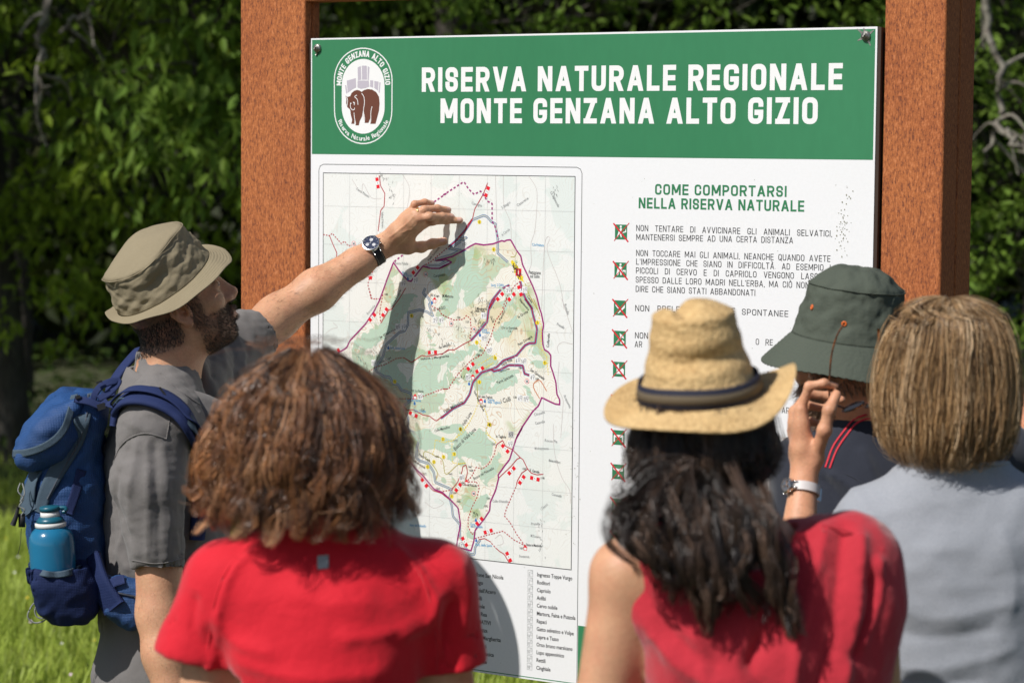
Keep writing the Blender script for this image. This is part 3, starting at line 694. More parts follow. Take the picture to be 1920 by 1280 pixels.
bnd = np.concatenate([C('3', [(255, 605), (345, 550), (375, 485), (520, 330), (600, 210), (650, 110), (690, 0)]), C('1', [(690, 1110), (748, 958), (790, 1020), (830, 1070), (880, 1120), (905, 1125), (1010, 990), (1080, 1010), (1160, 1010), (1233, 975)]),
    C('h', [(1230, 1225), (1290, 1190), (1420, 1135), (1330, 1090), (1180, 1110), (1420, 1050), (1560, 975), (1700, 890), (1760, 860)]), C('2', [(290, 695), (365, 708), (450, 698), (530, 668), (545, 678), (570, 665), (605, 662), (660, 760), (695, 805), (710, 880), (800, 1070), (835, 1160), (865, 1280)]),
    C('4', [(910, 130), (932, 240), (920, 310), (925, 420), (940, 470), (975, 490), (998, 520), (997, 620), (1015, 670), (1045, 770), (1055, 880), (1080, 930), (1080, 975), (1040, 970), (985, 945), (915, 910), (885, 985), (830, 1040), (735, 1180), (680, 1280)]),
    C('5', [(1095, 50), (1040, 150), (985, 325), (945, 375), (885, 460), (893, 480), (865, 590), (820, 690), (815, 760), (770, 830), (690, 930), (680, 1020), (655, 1105), (600, 1090), (530, 1075), (545, 980), (565, 880), (545, 740), (490, 680), (410, 605), (340, 580), (290, 520), (240, 460), (185, 410), (120, 330), (60, 200)])])
left = np.array([BUV(700, 780), BUV(660, 720), BUV(635, 672)])
mb = MB(); poly(mb, np.concatenate([bnd, left]), .0013); mb.build('reserve_area', map_mat('map_inner', 1), sheet, local=True, smooth=False)
mb = MB()
for i, (k, q) in enumerate((('3', [(620, 770), (700, 720), (860, 650), (940, 695), (1050, 640), (1280, 620), (1280, 900), (1200, 940), (1060, 990), (960, 940), (860, 930), (780, 850), (700, 800)]), ('3', [(430, 470), (640, 360), (700, 250), (830, 40), (1010, 60), (910, 220), (760, 410), (640, 500), (560, 560), (430, 540)]),
    ('h', [(1000, 1260), (1230, 1240), (1430, 1150), (1600, 980), (1750, 900), (1700, 1050), (1500, 1270), (1200, 1400), (1000, 1330)]), ('4', [(0, 520), (200, 470), (330, 420), (340, 450), (200, 560), (100, 640), (0, 640)]), ('4', [(480, 670), (640, 640), (700, 640), (690, 780), (560, 830), (470, 900), (340, 880), (330, 760)]), ('4', [(800, 460), (860, 450), (900, 520), (940, 600), (930, 650), (850, 630), (780, 560)]),
    ('4', [(730, 780), (800, 800), (840, 920), (880, 990), (850, 1000), (790, 900)]), ('5', [(120, 100), (300, 60), (560, 20), (640, 90), (760, 60), (790, 120), (850, 200), (800, 340), (700, 380), (600, 300), (480, 350), (430, 270), (330, 230), (220, 260), (200, 170)]), ('5', [(870, 240), (930, 300), (900, 360), (870, 440), (800, 540), (730, 520), (720, 430), (830, 370)]),
    ('5', [(560, 630), (590, 700), (700, 660), (790, 620), (800, 680), (740, 760), (660, 740), (600, 790)]), ('5', [(610, 900), (660, 960), (690, 930), (680, 1010), (620, 1000)]), ('2', [(250, 900), (350, 1000), (330, 1140), (180, 1280), (0, 1280), (100, 1090), (150, 950), (240, 820), (160, 780), (270, 790)]), ('5', [(380, 190), (440, 240), (400, 250)]), ('4', [(560, 200), (680, 150), (720, 220), (560, 390), (490, 380), (480, 290)]), ('2', [(480, 1060), (570, 1110), (630, 1190), (560, 1280), (500, 1230), (560, 1150)]))):
    poly(mb, rough_edge(C(k, q), .004, .0035, 20+i), .0016+.00004*i)
mb.build('forest_area', map_mat('map_forest', 2), sheet, local=True, smooth=False)
mb = MB()
for x in np.linspace(0, 1, 10)[1:-1]: u = m0[0]+(m1[0]-m0[0])*x; strip(mb, [(u, mz), (u, m1[1])], .0005, .0024)
for v in [BUV(1078, y)[1] for y in (397, 473, 546, 625, 700, 774, 845, 925, 995)]: strip(mb, [(m0[0], v), (m1[0], v)], .0005, .00245)
mb.build('grid_lines', mat('pale_grid_print', (.48, .48, .47), .5), sheet, local=True, smooth=False)
faint = MB()
for k, q in (('2', [(540, 95), (545, 350), (600, 500), (612, 660)]), ('2', [(765, 95), (830, 200), (840, 320), (820, 580), (785, 700), (790, 860), (770, 930)]), ('2', [(470, 95), (485, 640)]), ('2', [(880, 1280), (900, 800), (920, 650), (955, 650), (930, 760), (1040, 1050), (1080, 1280)]), ('1', [(830, 175), (890, 300), (870, 470), (830, 560)]), ('1', [(380, 220), (460, 340), (480, 260), (550, 380), (640, 390)]), ('4', [(1100, 0), (1200, 310)]), ('4', [(1200, 420), (1110, 400), (1060, 440), (1070, 500)]),
             ('4', [(1075, 580), (1065, 800), (1110, 930), (1110, 1000), (1090, 1280)]), ('5', [(1360, 20), (1370, 260), (1430, 470), (1500, 590), (1505, 700)]), ('1', [(440, 840), (400, 800)]), ('3', [(140, 430), (200, 380), (260, 360), (220, 320)]), ('5', [(260, 690), (340, 740), (420, 700), (380, 660)]), ('5', [(860, 1000), (910, 970), (930, 1040), (880, 1060)])):
    strip(faint, spline(C(k, q), 24), .0011, .0020)
faint.build('faint_roads', mat('pale_brown_print', (.55, .50, .48), .5), sheet, local=True, smooth=False)
redroads = [('4', [(-20, 1100), (0, 1090), (100, 1010), (200, 960), (250, 880), (280, 770), (360, 680), (450, 650), (500, 630), (560, 570), (680, 525), (760, 430), (800, 410), (855, 410), (872, 280), (835, 150), (820, 80), (760, 0)]), ('2', [(800, 1280), (740, 1190), (715, 1130), (690, 1030)]), ('4', [(450, 650), (470, 670), (540, 650), (610, 612), (740, 615), (755, 690), (800, 705)]), ('4', [(260, 385), (330, 310), (410, 215), (425, 100), (485, 0)]), ('2', [(410, 1270), (440, 1200), (520, 1100), (595, 1065)]), ('2', [(265, 480), (215, 560), (140, 650), (60, 720)])]
mb = MB(); 
for k, q in redroads: strip(mb, resample(C(k, q), .004), .0062, .0018)
bl = [('3', [(610, 725), (620, 770), (690, 815), (745, 820), (770, 880), (820, 890), (850, 940), (930, 965), (958, 1020), (870, 1085), (880, 1130), (915, 1200), (905, 1280)]), ('5', [(110, 0), (115, 75), (170, 95), (210, 140), (190, 230), (185, 310), (215, 335), (290, 360), (335, 430), (350, 520), (490, 580), (470, 650), (490, 720), (500, 810), (560, 880), (560, 980), (610, 1080), (640, 1130), (685, 1135), (690, 1075), (735, 1010)]),
      ('3', [(620, 720), (680, 630), (710, 520), (830, 410), (880, 395), (910, 340), (915, 225), (1020, 200), (1090, 220), (1140, 255), (1105, 150), (1125, 150), (1100, 90), (1050, 50), (1070, 0)]), ('2', [(265, 485), (365, 445), (400, 460), (430, 500), (470, 520), (490, 660), (490, 780), (580, 860)]), ('2', [(215, 560), (135, 660), (215, 640), (70, 740), (180, 760), (100, 790), (0, 830)]), ('h', [(1000, 1180), (1230, 1180), (1280, 1150), (1360, 1110), (1180, 1090), (1420, 1020), (1560, 950)])]
for k, q in bl: strip(mb, resample(C(k, q), .004), .0056, .00182)
mb.build('road_casing', mat('slate_blue_print', (.10, .20, .40), .45), sheet, local=True, smooth=False)
mb = MB()
for k, q in bl: strip(mb, resample(C(k, q), .004), .0026, .00205)
mb.build('road_filling', mat('pale_road_print', (.52, .52, .44), .45), sheet, local=True, smooth=False)
mb = MB()
for k, q in redroads: strip(mb, resample(C(k, q), .004), .0026, .0021)
for k, q in (('1', [(622, 185), (635, 280), (672, 345), (665, 460), (635, 495), (612, 680)]), ('1', [(180, 720), (212, 800), (245, 870), (235, 960)]), ('1', [(525, 1015), (520, 1080)]), ('2', [(400, 158), (360, 260), (285, 390), (265, 480)]), ('3', [(890, 0), (830, 100), (760, 195), (735, 200), (660, 325)]), ('3', [(870, 640), (945, 685), (1040, 620), (1080, 632), (1230, 605), (1290, 570)]), ('4', [(-10, 515), (50, 470), (110, 470), (190, 420), (260, 385)]), ('3', [(870, 1090), (900, 1125), (960, 1120), (1050, 1170), (1110, 1180), (1170, 1225), (1280, 1150)]),
             ('5', [(870, 215), (875, 195), (925, 160), (950, 210), (1010, 240), (1080, 310), (1100, 325), (1140, 405), (1170, 440), (1220, 455), (1275, 450)]), ('5', [(1075, 310), (1050, 320), (1000, 380), (895, 480)]), ('5', [(1140, 405), (1090, 440), (1050, 510), (1045, 540)]), ('5', [(490, 580), (540, 520), (580, 420), (585, 385), (612, 370), (625, 430), (610, 500)]), ('5', [(720, 1010), (770, 1000), (825, 1030)]), ('5', [(865, 1080), (900, 1110), (940, 1135), (980, 1205)]), ('5', [(185, 425), (280, 535), (330, 590), (400, 612), (480, 675)]), ('h', [(1720, 490), (1640, 590), (1600, 680), (1510, 760)])):
    strip(mb, resample(C(k, q), .003), .0021, .0022)
for k, q in (('1', [(125, 710), (180, 720), (205, 700), (285, 790), (315, 770), (345, 810), (375, 810)]), ('3', [(550, 0), (580, 100), (650, 100)]), ('1', [(520, 1080), (535, 1100), (520, 1150), (550, 1280)]), ('3', [(680, 60), (650, 220), (660, 325)]), ('3', [(550, 770), (610, 730), (620, 725), (700, 705), (800, 650), (870, 640)]), ('3', [(600, 215), (520, 335), (380, 485)]), ('3', [(780, 1020), (955, 1020), (1060, 995), (1230, 930), (1285, 930)]), ('3', [(1130, 165), (1200, 200), (1220, 240), (1280, 275)]), ('4', [(0, 150), (100, 195), (190, 190), (220, 155), (255, 180), (265, 290), (250, 360), (275, 370)]),
             ('4', [(590, 0), (590, 50), (550, 120), (490, 200), (440, 370), (365, 515), (270, 560), (145, 690), (70, 800), (60, 830), (0, 830)]), ('2', [(690, 1030), (640, 1070), (570, 1170), (530, 1280)]), ('5', [(870, 215), (850, 290), (800, 370), (750, 405), (700, 390), (660, 470), (615, 515), (700, 515), (725, 560), (710, 640), (660, 740), (630, 840), (630, 900), (665, 965), (690, 940)]), ('5', [(690, 1000), (800, 970), (930, 937), (1020, 1010), (1115, 1060), (1050, 970), (990, 865), (940, 805), (960, 740), (1045, 545)]), ('5', [(830, 1040), (865, 1080)]), ('5', [(390, 600), (490, 585)]), ('h', [(985, 1190), (1100, 1130), (1300, 960), (1500, 800)])):
    dashed(mb, C(k, q), .0024, .0023, .0042, .0030)
mb.build('trail_lines', M_dred, sheet, local=True, smooth=False)
mb = MB(); strip(mb, resample(bnd, .004), .0036, .00235)
for k, q in (('2', [(5, 265), (190, 145), (230, 210), (280, 258), (340, 230), (400, 320), (440, 340), (440, 500), (465, 540), (480, 600), (500, 660)]), ('1', [(1110, 420), (1233, 335)]), ('1', [(755, 950), (860, 870)])): dashed(mb, C(k, q), .0036, .0024, .0060, .0045)
mb.build('border_line', M_purple, sheet, local=True, smooth=False)
mb = MB()
for k, q in (('4', [(890, 170), (910, 250), (910, 450), (960, 540), (975, 700)]), ('4', [(325, 960), (380, 1000), (415, 1080), (420, 1140), (400, 1210), (440, 1280)]), ('4', [(320, 980), (290, 1060), (240, 1150), (120, 1280)]), ('4', [(330, 610), (505, 505)]), ('4', [(380, 640), (470, 590)]), ('4', [(350, 380), (340, 430), (385, 470)]), ('5', [(640, 10), (580, 100), (500, 160), (420, 180), (350, 155), (340, 240), (325, 280)]), ('5', [(490, 160), (495, 350), (540, 360), (610, 355)]), ('5', [(800, 0), (780, 100), (860, 160), (870, 195)])): dashed(mb, C(k, q), .0020, .0023, .0036, .0028)
for k, q in (('2', [(610, 840), (650, 860), (680, 930), (720, 990), (715, 1050), (690, 1030), (640, 950)]),): poly(mb, rough_edge(C(k, q), .003, .002, 4), .0022)
mb.build('yellow_trails', M_yel, sheet, local=True, smooth=False)
mb = MB()
for k, q in (('4', [(315, 740), (325, 960)]), ('2', [(660, 770), (640, 810), (605, 815)]), ('2', [(735, 1050), (770, 1150), (840, 1280)]), ('4', [(840, 0), (900, 160)]), ('5', [(325, 285), (410, 325), (430, 440), (470, 435), (540, 370), (610, 355)]), ('5', [(330, 280), (260, 255), (250, 300), (300, 340), (365, 430), (355, 500)])): strip(mb, spline(C(k, q), 16), .0017, .0022)
mb.build('olive_trails', M_olive, sheet, local=True, smooth=False)
mb = MB(); strip(mb, spline(C('4', [(895, 920), (840, 820), (850, 770), (900, 755), (960, 850)]), 20), .002, .0022); mb.build('orange_trail', M_orange, sheet, local=True, smooth=False)
# markers
rm = MB(); wm = MB(); ym = MB(); tx = MB(); bm_ = MB()
def flag(k, x, y, deg, sp=.0082):
    c = C(k, [(x, y)])[0]; a = math.radians(deg); d = np.array([math.cos(a), math.sin(a)])
    boxed(wm, c, .0042, .0040, a, .0026)
    for s in (-1, 1): boxed(rm, c+d*sp*s, .0040, .0042, a, .0027)
    strip(tx, [c+(-.001, .002), c+(.001, -.002)], .0009, .003)
for k, x, y, d in (('1', 607, 252, -80), ('1', 550, 1062, 80), ('1', 945, 1025, 45), ('3', 582, 270, 45), ('3', 697, 222, 55), ('3', 245, 588, 30), ('3', 1137, 593, 5), ('2', 395, 235, 70), ('2', 510, 1165, 45), ('2', 613, 1168, 45), ('2', 688, 1115, 110), ('4', 258, 623, 42), ('4', 343, 655, 30), ('5', 255, 525, -50), ('5', 545, 563, 52), ('5', 948, 231, -42), ('5', 1002, 420, 45), ('5', 1090, 498, 55), ('5', 1202, 488, -8), ('5', 727, 852, 45), ('5', 802, 940, 20), ('5', 600, 1028, -55), ('5', 978, 1158, -60), ('3', 960, 1165, -20)): flag(k, x, y, d)
def nbox(k, x, y, s):
    c = C(k, [(x, y)])[0]; boxed(wm, c, .0068, .0072, -.02, .0026); run, wr = text_run(s, .14, .18, 0)
    for pl in run: strip(tx, c+(pl-(wr/2, .5))*(.006, .0085)+(-.0025, -.001), .0009, .0031)
    strip(tx, [c+(.0018, .005), c+(.0052, .005), c+(.0052, -.0005), c+(.0018, -.0005)], .0007, .0031, closed=True); strip(tx, [c+(.0035, -.0005), c+(.0035, -.005)], .0007, .00315)
for k, x, y, s in (('3', 597, 690, '13'), ('3', 818, 357, '10'), ('3', 868, 357, '3'), ('3', 1163, 293, '2'), ('3', 1218, 293, '8'), ('3', 1025, 998, '16'), ('h', 1600, 870, '1'), ('2', 583, 1108, '2'), ('2', 730, 1105, '3'), ('4', 378, 155, '9'), ('4', 380, 360, '11'), ('4', 433, 475, '12'), ('4', 237, 722, '15'), ('4', 693, 568, '6'), ('4', 748, 575, '14'), ('4', 827, 722, '4'), ('4', 713, 915, '4'), ('4', 770, 922, '17'), ('4', 630, 1250, '5'), ('5', 990, 190, '5'), ('5', 998, 110, '5'), ('5', 578, 478, '18'), ('5', 563, 1048, '6'), ('1', 945, 1115, '7'), ('1', 835, 1145, '1')): nbox(k, x, y, s)
def ydot(k, x, y, s):
    c = C(k, [(x, y)])[0]; disc(ym, c, .0048, .0028); run, wr = text_run(s, .18, .1, 0)
    for pl in run: strip(tx, c+(pl-(wr/2, .5))*.0052, .001, .0031)
for k, x, y, s in (('3', 945, 255, '6'), ('3', 790, 862, '1'), ('2', 327, 503, '6'), ('2', 455, 747, '6'), ('4', 875, 220, '5'), ('4', 943, 590, '5'), ('4', 485, 545, '8'), ('4', 315, 402, '7'), ('4', 340, 767, '2'), ('4', 165, 1200, '2'), ('4', 432, 1160, '4'), ('5', 565, 65, '2'), ('5', 415, 150, '2'), ('5', 420, 302, '3'), ('5', 337, 345, '2'), ('5', 512, 278, '3'), ('5', 283, 387, '1'), ('5', 490, 640, '1'), ('5', 815, 27, '4')): ydot(k, x, y, s)
def rdot(k, x, y, s):
    c = C(k, [(x, y)])[0]; th = np.arange(16)*2*np.pi/16; disc(wm, c, .005, .0026); strip(rm, np.stack([np.cos(th), np.sin(th)], 1)*.0052+c, .0009, .0028, closed=True); run, wr = text_run(s, .15, .1, 0)
    for pl in run: strip(tx, c+(pl-(wr/2, .5))*.0045, .0008, .0031)
for k, x, y, s in (('1', 395, 790, '3A'), ('1', 1035, 1062, '6A'), ('4', 80, 228, '4A'), ('4', 290, 280, '4A'), ('4', 778, 760, '1A'), ('5', 678, 615, '8A')): rdot(k, x, y, s)
def hut(k, x, y):
    c = C(k, [(x, y)])[0]; poly(rm, np.array([(-.0058, 0), (.0058, 0), (0, .0062)])+c, .0028); boxed(wm, c+(0, -.003), .0036, .003, 0, .0026); strip(rm, [c+(-.0036, 0), c+(-.0036, -.006), c+(.0036, -.006), c+(.0036, 0)], .0009, .0029)
for k, x, y in (('3', 1157, 108), ('3', 977, 998), ('4', 280, 718), ('4', 355, 940), ('5', 617, 517), ('5', 1120, 1078)): hut(k, x, y)
boxed(rm, C('2', [(675, 950)])[0], .0072, .0082, 0, .0029); font_line(wm, 'i', C('2', [(669, 968)])[0], .014, w=.0033, offset=.02)
for k, x, y in (('3', 1133, 135), ('3', 973, 1065), ('4', 345, 335), ('4', 390, 945), ('4', 245, 785), ('5', 697, 845), ('5', 700, 1018), ('1', 877, 1105), ('3', 730, 553)):
    c = C(k, [(x, y)])[0]; poly(bm_, np.array([(0, .006), (.0028, .0005), (.0026, -.0022), (0, -.0036), (-.0026, -.0022), (-.0028, .0005)])+c, .0028)
N2 = np.random.default_rng(5); vil = C('2', [(635, 880), (690, 1000)])
for i in range(90):
    c = vil[0]+(vil[1]-vil[0])*N2.random()+N2.normal(0, .0035, 2)*(1, .6); boxed(tx, c, N2.uniform(.0005, .0014), N2.uniform(.0005, .0012), N2.random()*3, .003+.00001*i)
for k, pts in (('4', [(0, 400), (130, 420)]), ('4', [(150, 240), (240, 380)]), ('3', [(1110, 380), (1240, 460)]), ('3', [(560, 560), (640, 640)]), ('2', [(390, 850), (465, 825)]), ('2', [(300, 1160), (430, 1220)]), ('2', [(330, 1210), (440, 1260)]), ('4', [(270, 80), (300, 170)]), ('4', [(300, 200), (350, 210)]), ('4', [(430, 150), (470, 200)]), ('4', [(400, 340), (430, 380)]), ('5', [(670, 760), (710, 800)]), ('4', [(160, 700), (260, 760)]), ('3', [(440, 620), (550, 720)]), ('4', [(180, 600), (270, 650)]), ('1', [(600, 170), (740, 240)]), ('1', [(710, 300), (760, 400)]), ('2', [(1000, 130), (1010, 300)]), ('5', [(1250, 780), (1270, 1160)])):
    a, b = C(k, pts)
    for i in range(16):
        t = N2.random(); c = a+(b-a)*t+N2.normal(0, .004, 2); d = N2.uniform(.8, 2.0); l = N2.uniform(.003, .007)
        strip(tx, [c, c+l*np.array([math.cos(d), -math.sin(d)])], .0007, .0025)
wm.build('number_boxes', M_txtw, sheet, local=True, smooth=False); rm.build('trail_flags', mat('bright_red_print', (.75, .01, .025), .45), sheet, local=True, smooth=False)
ym.build('stop_markers', M_yel, sheet, local=True, smooth=False); bm_.build('spring_symbols', M_blue, sheet, local=True, smooth=False)
lab = MB(); gl = MB(); bt = MB()
def label(dst, k, a, b, s, size=.0095, off=.01):
    A, B = C(k, [a, b]); V, F = font_pts(s); L = max(V[:, 0].max(), .01); xs = np.linalg.norm(B-A)/(L*size)
    font_line(dst, s, A, size, math.atan2(*(B-A)[::-1]), .0030, off, xs)
for k, a, b, s, z in (('2', (765, 965), (872, 970), 'Pettorano', .0115), ('2', (778, 998), (862, 1000), 'sul Gizio', .0105), ('3', (1228, 85), (1330, 92), 'M.Mattone', .0105), ('3', (1120, 75), (1200, 82), 'Rif. il Lago', .0075), ('3', (1150, 210), (1258, 190), 'IL LAGO', .0095), ('3', (945, 955), (1055, 962), 'Rif. La Fascia', .008), ('3', (1025, 665), (1290, 635), 'Vallone S.Margherita', .0075), ('3', (760, 190), (850, 20), 'Vallone S.Nicola', .0075), ('3', (655, 465), (800, 385), 'la Cerreta', .0075), ('3', (650, 700), (760, 645), 'Valle Cupa', .0075),
    ('3', (1200, 560), (1300, 530), 'Pianc. della Grotta', .0075), ('1', (1105, 1090), (1210, 1075), 'Carpineto', .0085), ('1', (1060, 950), (1160, 830), 'Valle Lavozza', .007), ('4', (520, 235), (580, 115), 'le Pendici', .0085), ('4', (700, 180), (790, 125), 'la Grotta', .0085), ('4', (543, 275), (690, 282), 'C.le La Guardiola', .0075), ('4', (700, 435), (830, 355), 'Passo Contegola', .0085), ('4', (545, 625), (645, 570), 'Valle Rea', .0115), ('4', (505, 790), (655, 715), 'Terra Spaccata', .0095), ('4', (520, 685), (620, 650), 'Nannurea', .0075), ('4', (805, 660), (935, 750), 'San Giovanale', .0095),
    ('4', (540, 965), (630, 940), 'i Colli', .0145), ('4', (330, 910), (460, 918), 'Rif. delle Tagliole', .0075), ('4', (15, 1055), (190, 960), 'Valle Marsolina', .0105), ('4', (195, 1175), (270, 1055), 'Valle Luna', .0105), ('4', (300, 100), (410, 105), 'S.Margherita', .0085), ('4', (300, 122), (390, 125), 'della Valle', .0085), ('4', (310, 325), (390, 215), 'Valle Frevana', .0075), ('4', (285, 850), (375, 1040), 'Vado delle Tagliole', .0075), ('4', (705, 10), (790, 110), 'Napoleonica', .0075), ('2', (750, 1165), (790, 1225), 'Cascine', .0075), ('4', (980, 450), (990, 320), 'Collarelle', .0085),
    ('5', (345, 90), (475, 55), 'Colle Marsolino', .0085), ('5', (520, 250), (700, 70), 'Bosco di Valle Luna', .0125), ('5', (205, 290), (300, 345), 'Prato Cupa', .010), ('5', (868, 135), (955, 142), 'le Tagliole', .0085), ('5', (680, 500), (855, 405), 'Bosco del Polosello', .009), ('5', (580, 545), (708, 560), 'Colle del Polosello', .0075), ('5', (1155, 425), (1240, 445), 'V. Gentile', .009), ('5', (1125, 1062), (1260, 1075), 'Stazzo le Mandrelle', .0085), ('5', (455, 1110), (583, 1112), 'Toppe Vurgo', .012), ('5', (165, 345), (260, 405), 'Malvecina', .008)): label(tx, k, a, b, s, z)
for k, x, y, s in (('3', 690, 60, '1544'), ('3', 1250, 110, '1810'), ('3', 1030, 1125, '1535'), ('4', 130, 175, '1504'), ('4', 210, 215, '1137'), ('4', 335, 480, '1053'), ('4', 310, 520, '1098'), ('4', 600, 300, '1126'), ('4', 700, 640, '1084'), ('4', 855, 742, '1099'), ('4', 650, 910, '1320'), ('4', 365, 990, '1309'), ('5', 345, 300, '1632'), ('5', 460, 450, '1641'), ('5', 240, 450, '1672'), ('5', 355, 575, '1667'), ('5', 630, 388, '1667'), ('5', 640, 420, '1600'), ('5', 565, 525, '1674'), ('5', 495, 610, '1641'), ('5', 530, 685, '1650'), ('5', 765, 725, '1592'), ('5', 785, 658, '1564'), ('5', 830, 195, '1375'), ('5', 505, 165, '1372'), ('5', 1095, 405, '1567'), ('5', 1250, 485, '1198'), ('5', 1070, 1085, '1601')): label(tx, k, (x, y+6), (x+34, y+8), s, .0068)
for k, a, b, s in (('2', (530, 390), (605, 335), 'S.Biagio'), ('2', (665, 370), (765, 300), 'Casarene'), ('2', (955, 240), (1025, 375), 'La Difenzola'), ('2', (530, 630), (600, 575), 'la Cerola'), ('2', (255, 345), (350, 370), 'Cavogna'), ('4', (1050, 240), (1120, 280), 'Pratelle'), ('4', (1120, 50), (1150, 150), 'Rotelle'), ('4', (1115, 890), (1170, 1010), 'Acquaviva'), ('4', (845, 1080), (945, 1055), 'Chiuselle'), ('4', (855, 1160), (945, 1140), 'Casarelle'), ('1', (415, 310), (530, 385), 'Cerro Pizzuto'), ('1', (640, 510), (645, 650), 'Vallone il Vetrano'), ('5', (1285, 170), (1395, 182), 'Rocca Pia'), ('5', (1345, 630), (1430, 650), 'Coronelle'), ('5', (1170, 885), (1245, 885), 'Pratella'), ('5', (1165, 985), (1250, 1000), 'M.Tocarro'), ('5', (1068, 1162), (1155, 1166), 'Fontaccia'), ('5', (838, 690), (975, 695), "Colle d'Asinello"), ('5', (1255, 760), (1315, 715), 'i Casoni'), ('5', (1200, 240), (1320, 240), 'M.Arazzecca'), ('3', (540, 250), (610, 165), 'Rovanale'), ('1', (760, 975), (880, 980), 'Fonte Palella'), ('5', (1320, 340), (1420, 360), 'Madonna della Rocca')): label(gl, k, a, b, s, .0085)
for k, a, b, s in (('4', (365, 295), (410, 298), 'Fonte'), ('4', (365, 318), (435, 320), 'Frevana'), ('4', (415, 940), (480, 942), 'Fontino'), ('4', (415, 962), (535, 968), 'delle Tagliole'), ('3', (890, 1040), (1030, 1048), 'Font. la Fascia'), ('3', (965, 1140), (1075, 1148), 'Font. Doglia'), ('5', (650, 885), (695, 890), 'Font.'), ('5', (650, 905), (755, 912), 'del Polosello'), ('5', (690, 1062), (835, 1072), 'Font. delle Spine'), ('2', (430, 1075), (545, 1072), 'Sorg. S.Gizio'), ('3', (745, 560), (885, 568), 'Font. Santa Lucia'), ('1', (825, 1060), (870, 1062), 'Piana'), ('1', (825, 1080), (910, 1085), 'San Nicola'), ('5', (130, 895), (270, 905), 'Font. del Polosello'), ('2', (795, 715), (900, 722), 'C.le Frattura')): label(bt, k, a, b, s, .0085)
tx.build('map_lettering', M_ink, sheet, local=True, smooth=False); gl.build('faint_lettering', M_inkg, sheet, local=True, smooth=False); bt.build('spring_lettering', mat('cyan_print', (.10, .36, .62), .5), sheet, local=True, smooth=False)
# lichen specks and scuffs on the white panel
mb = MB(); N3 = np.random.default_rng(3)
for i in range(170):
    if i < 60: q = (1583+N3.normal(0, 8), 425+N3.normal(0, 26))
    elif i < 90: q = (N3.normal(1076, 4), N3.normal(880, 60))
    else: q = (N3.uniform(590, 1640), N3.uniform(300, 1250))
    c = BUV(*q); disc(mb, c, N3.uniform(.0004, .0013 if i < 90 else .0009), .0033+.000004*i, 6, N3.uniform(.0004, .0022 if i < 60 else .001))
mb.build('lichen_specks', M_dirt, board, local=True, smooth=False)
# ------------------------------------------------------------------ ground, meadow, trees
M_ground = mat('soil_turf', (.040, .050, .016), .95, noise=[(.6, .8, (.055, .044, .020)), (5, .6, (.026, .038, .010)), (40, .5, (.055, .060, .024))], bump=[(12, .6, .05)])
n_ = 60; gx = np.concatenate([np.linspace(-120, -10, 12)[:-1], np.linspace(-10, 10, 50), np.linspace(10, 120, 12)[1:]]); gy = np.concatenate([np.linspace(-60, 2, 8)[:-1], np.linspace(2, 30, 60), np.linspace(30, 160, 12)[1:]])
X, Y = np.meshgrid(gx, gy, indexing='ij'); GN = SinNoise(5, .12, 3, 8)
def gz(x, y):
    x = np.asarray(x, float); y = np.asarray(y, float); q = np.stack([x, y, np.zeros_like(x)], -1)
    return GN(q.reshape(-1, 3)).reshape(x.shape)*.05*np.clip((np.hypot(x, y-5)-3)/5, 0, 1)+np.clip(y-22, 0, 200)**1.25*.03
Vg = np.stack([X, Y, gz(X, Y)-.01], -1).reshape(-1, 3)
o = obj('ground', Vg, grid_faces(len(gx), len(gy)), M_ground); tag(o, kind='structure')
def grass(n, box_, hmin, hmax, seed):
    g = np.random.default_rng(seed); x = g.uniform(box_[0], box_[1], n); y = g.uniform(box_[2], box_[3], n)
    den = SinNoise(9, .7, 2, 8)(np.stack([x, y, x*0], 1)); k = den > -1.1; x, y, den = x[k], y[k], den[k]; n = len(x)
    h = g.uniform(hmin, hmax, n)*(1+.3*den.clip(-1, 1))*np.where(g.random(n) < .04, 2.0, 1); a = g.uniform(0, 6.28, n); w = g.uniform(.0022, .0048, n)
    ln = g.uniform(.1, .7, n)*h; b = np.stack([x, y, gz(x, y)-.01], 1); d = np.stack([np.cos(a), np.sin(a), 0*a], 1); s = np.stack([-np.sin(a), np.cos(a), 0*a], 1); up = np.array([0, 0, 1.])
    P0 = b-s*w[:, None]; P1 = b+s*w[:, None]; m = b+d*(ln*.35)[:, None]+up*(h*.6)[:, None]; P2 = m+s*(w*.8)[:, None]; P3 = m-s*(w*.8)[:, None]; P4 = b+d*ln[:, None]+up*h[:, None]
    V = np.stack([P0, P1, P2, P3, P4], 1).reshape(-1, 3); i = np.arange(n)*5
    c = np.array([.33, .41, .07])*g.uniform(.6, 1.35, (n, 1))+g.uniform(0, .05, (n, 1))*np.array([1, .6, .1])*(g.random((n, 1)) < .35)
    return V, [np.stack([i, i+1, i+2, i+3], 1), np.stack([i+3, i+2, i+4], 1)], np.repeat(c, 5, 0)
M_grass = mat('grass_blades', (0, 0, 0), .55, attr=True, trans=.35, spec=.3)
mb = MB()
for n, b, h0, h1, sd_ in ((110000, (-3.2, 2.2, 7.0, 13.2), .05, .13, 1), (9000, (-4.5, 3.5, 13.2, 15), .04, .09, 2), (25000, (-3.5, 3, 3, 7.0), .05, .12, 3), (14000, (-9, 9, 5, 13.5), .06, .16, 4)): mb.add(*grass(n, b, h0, h1, sd_))
tag(mb.build('meadow_grass', M_grass, smooth=False), 'sunlit short green meadow grass around the board and people', 'grass', kind='stuff')
mb = MB(); g = np.random.default_rng(8)
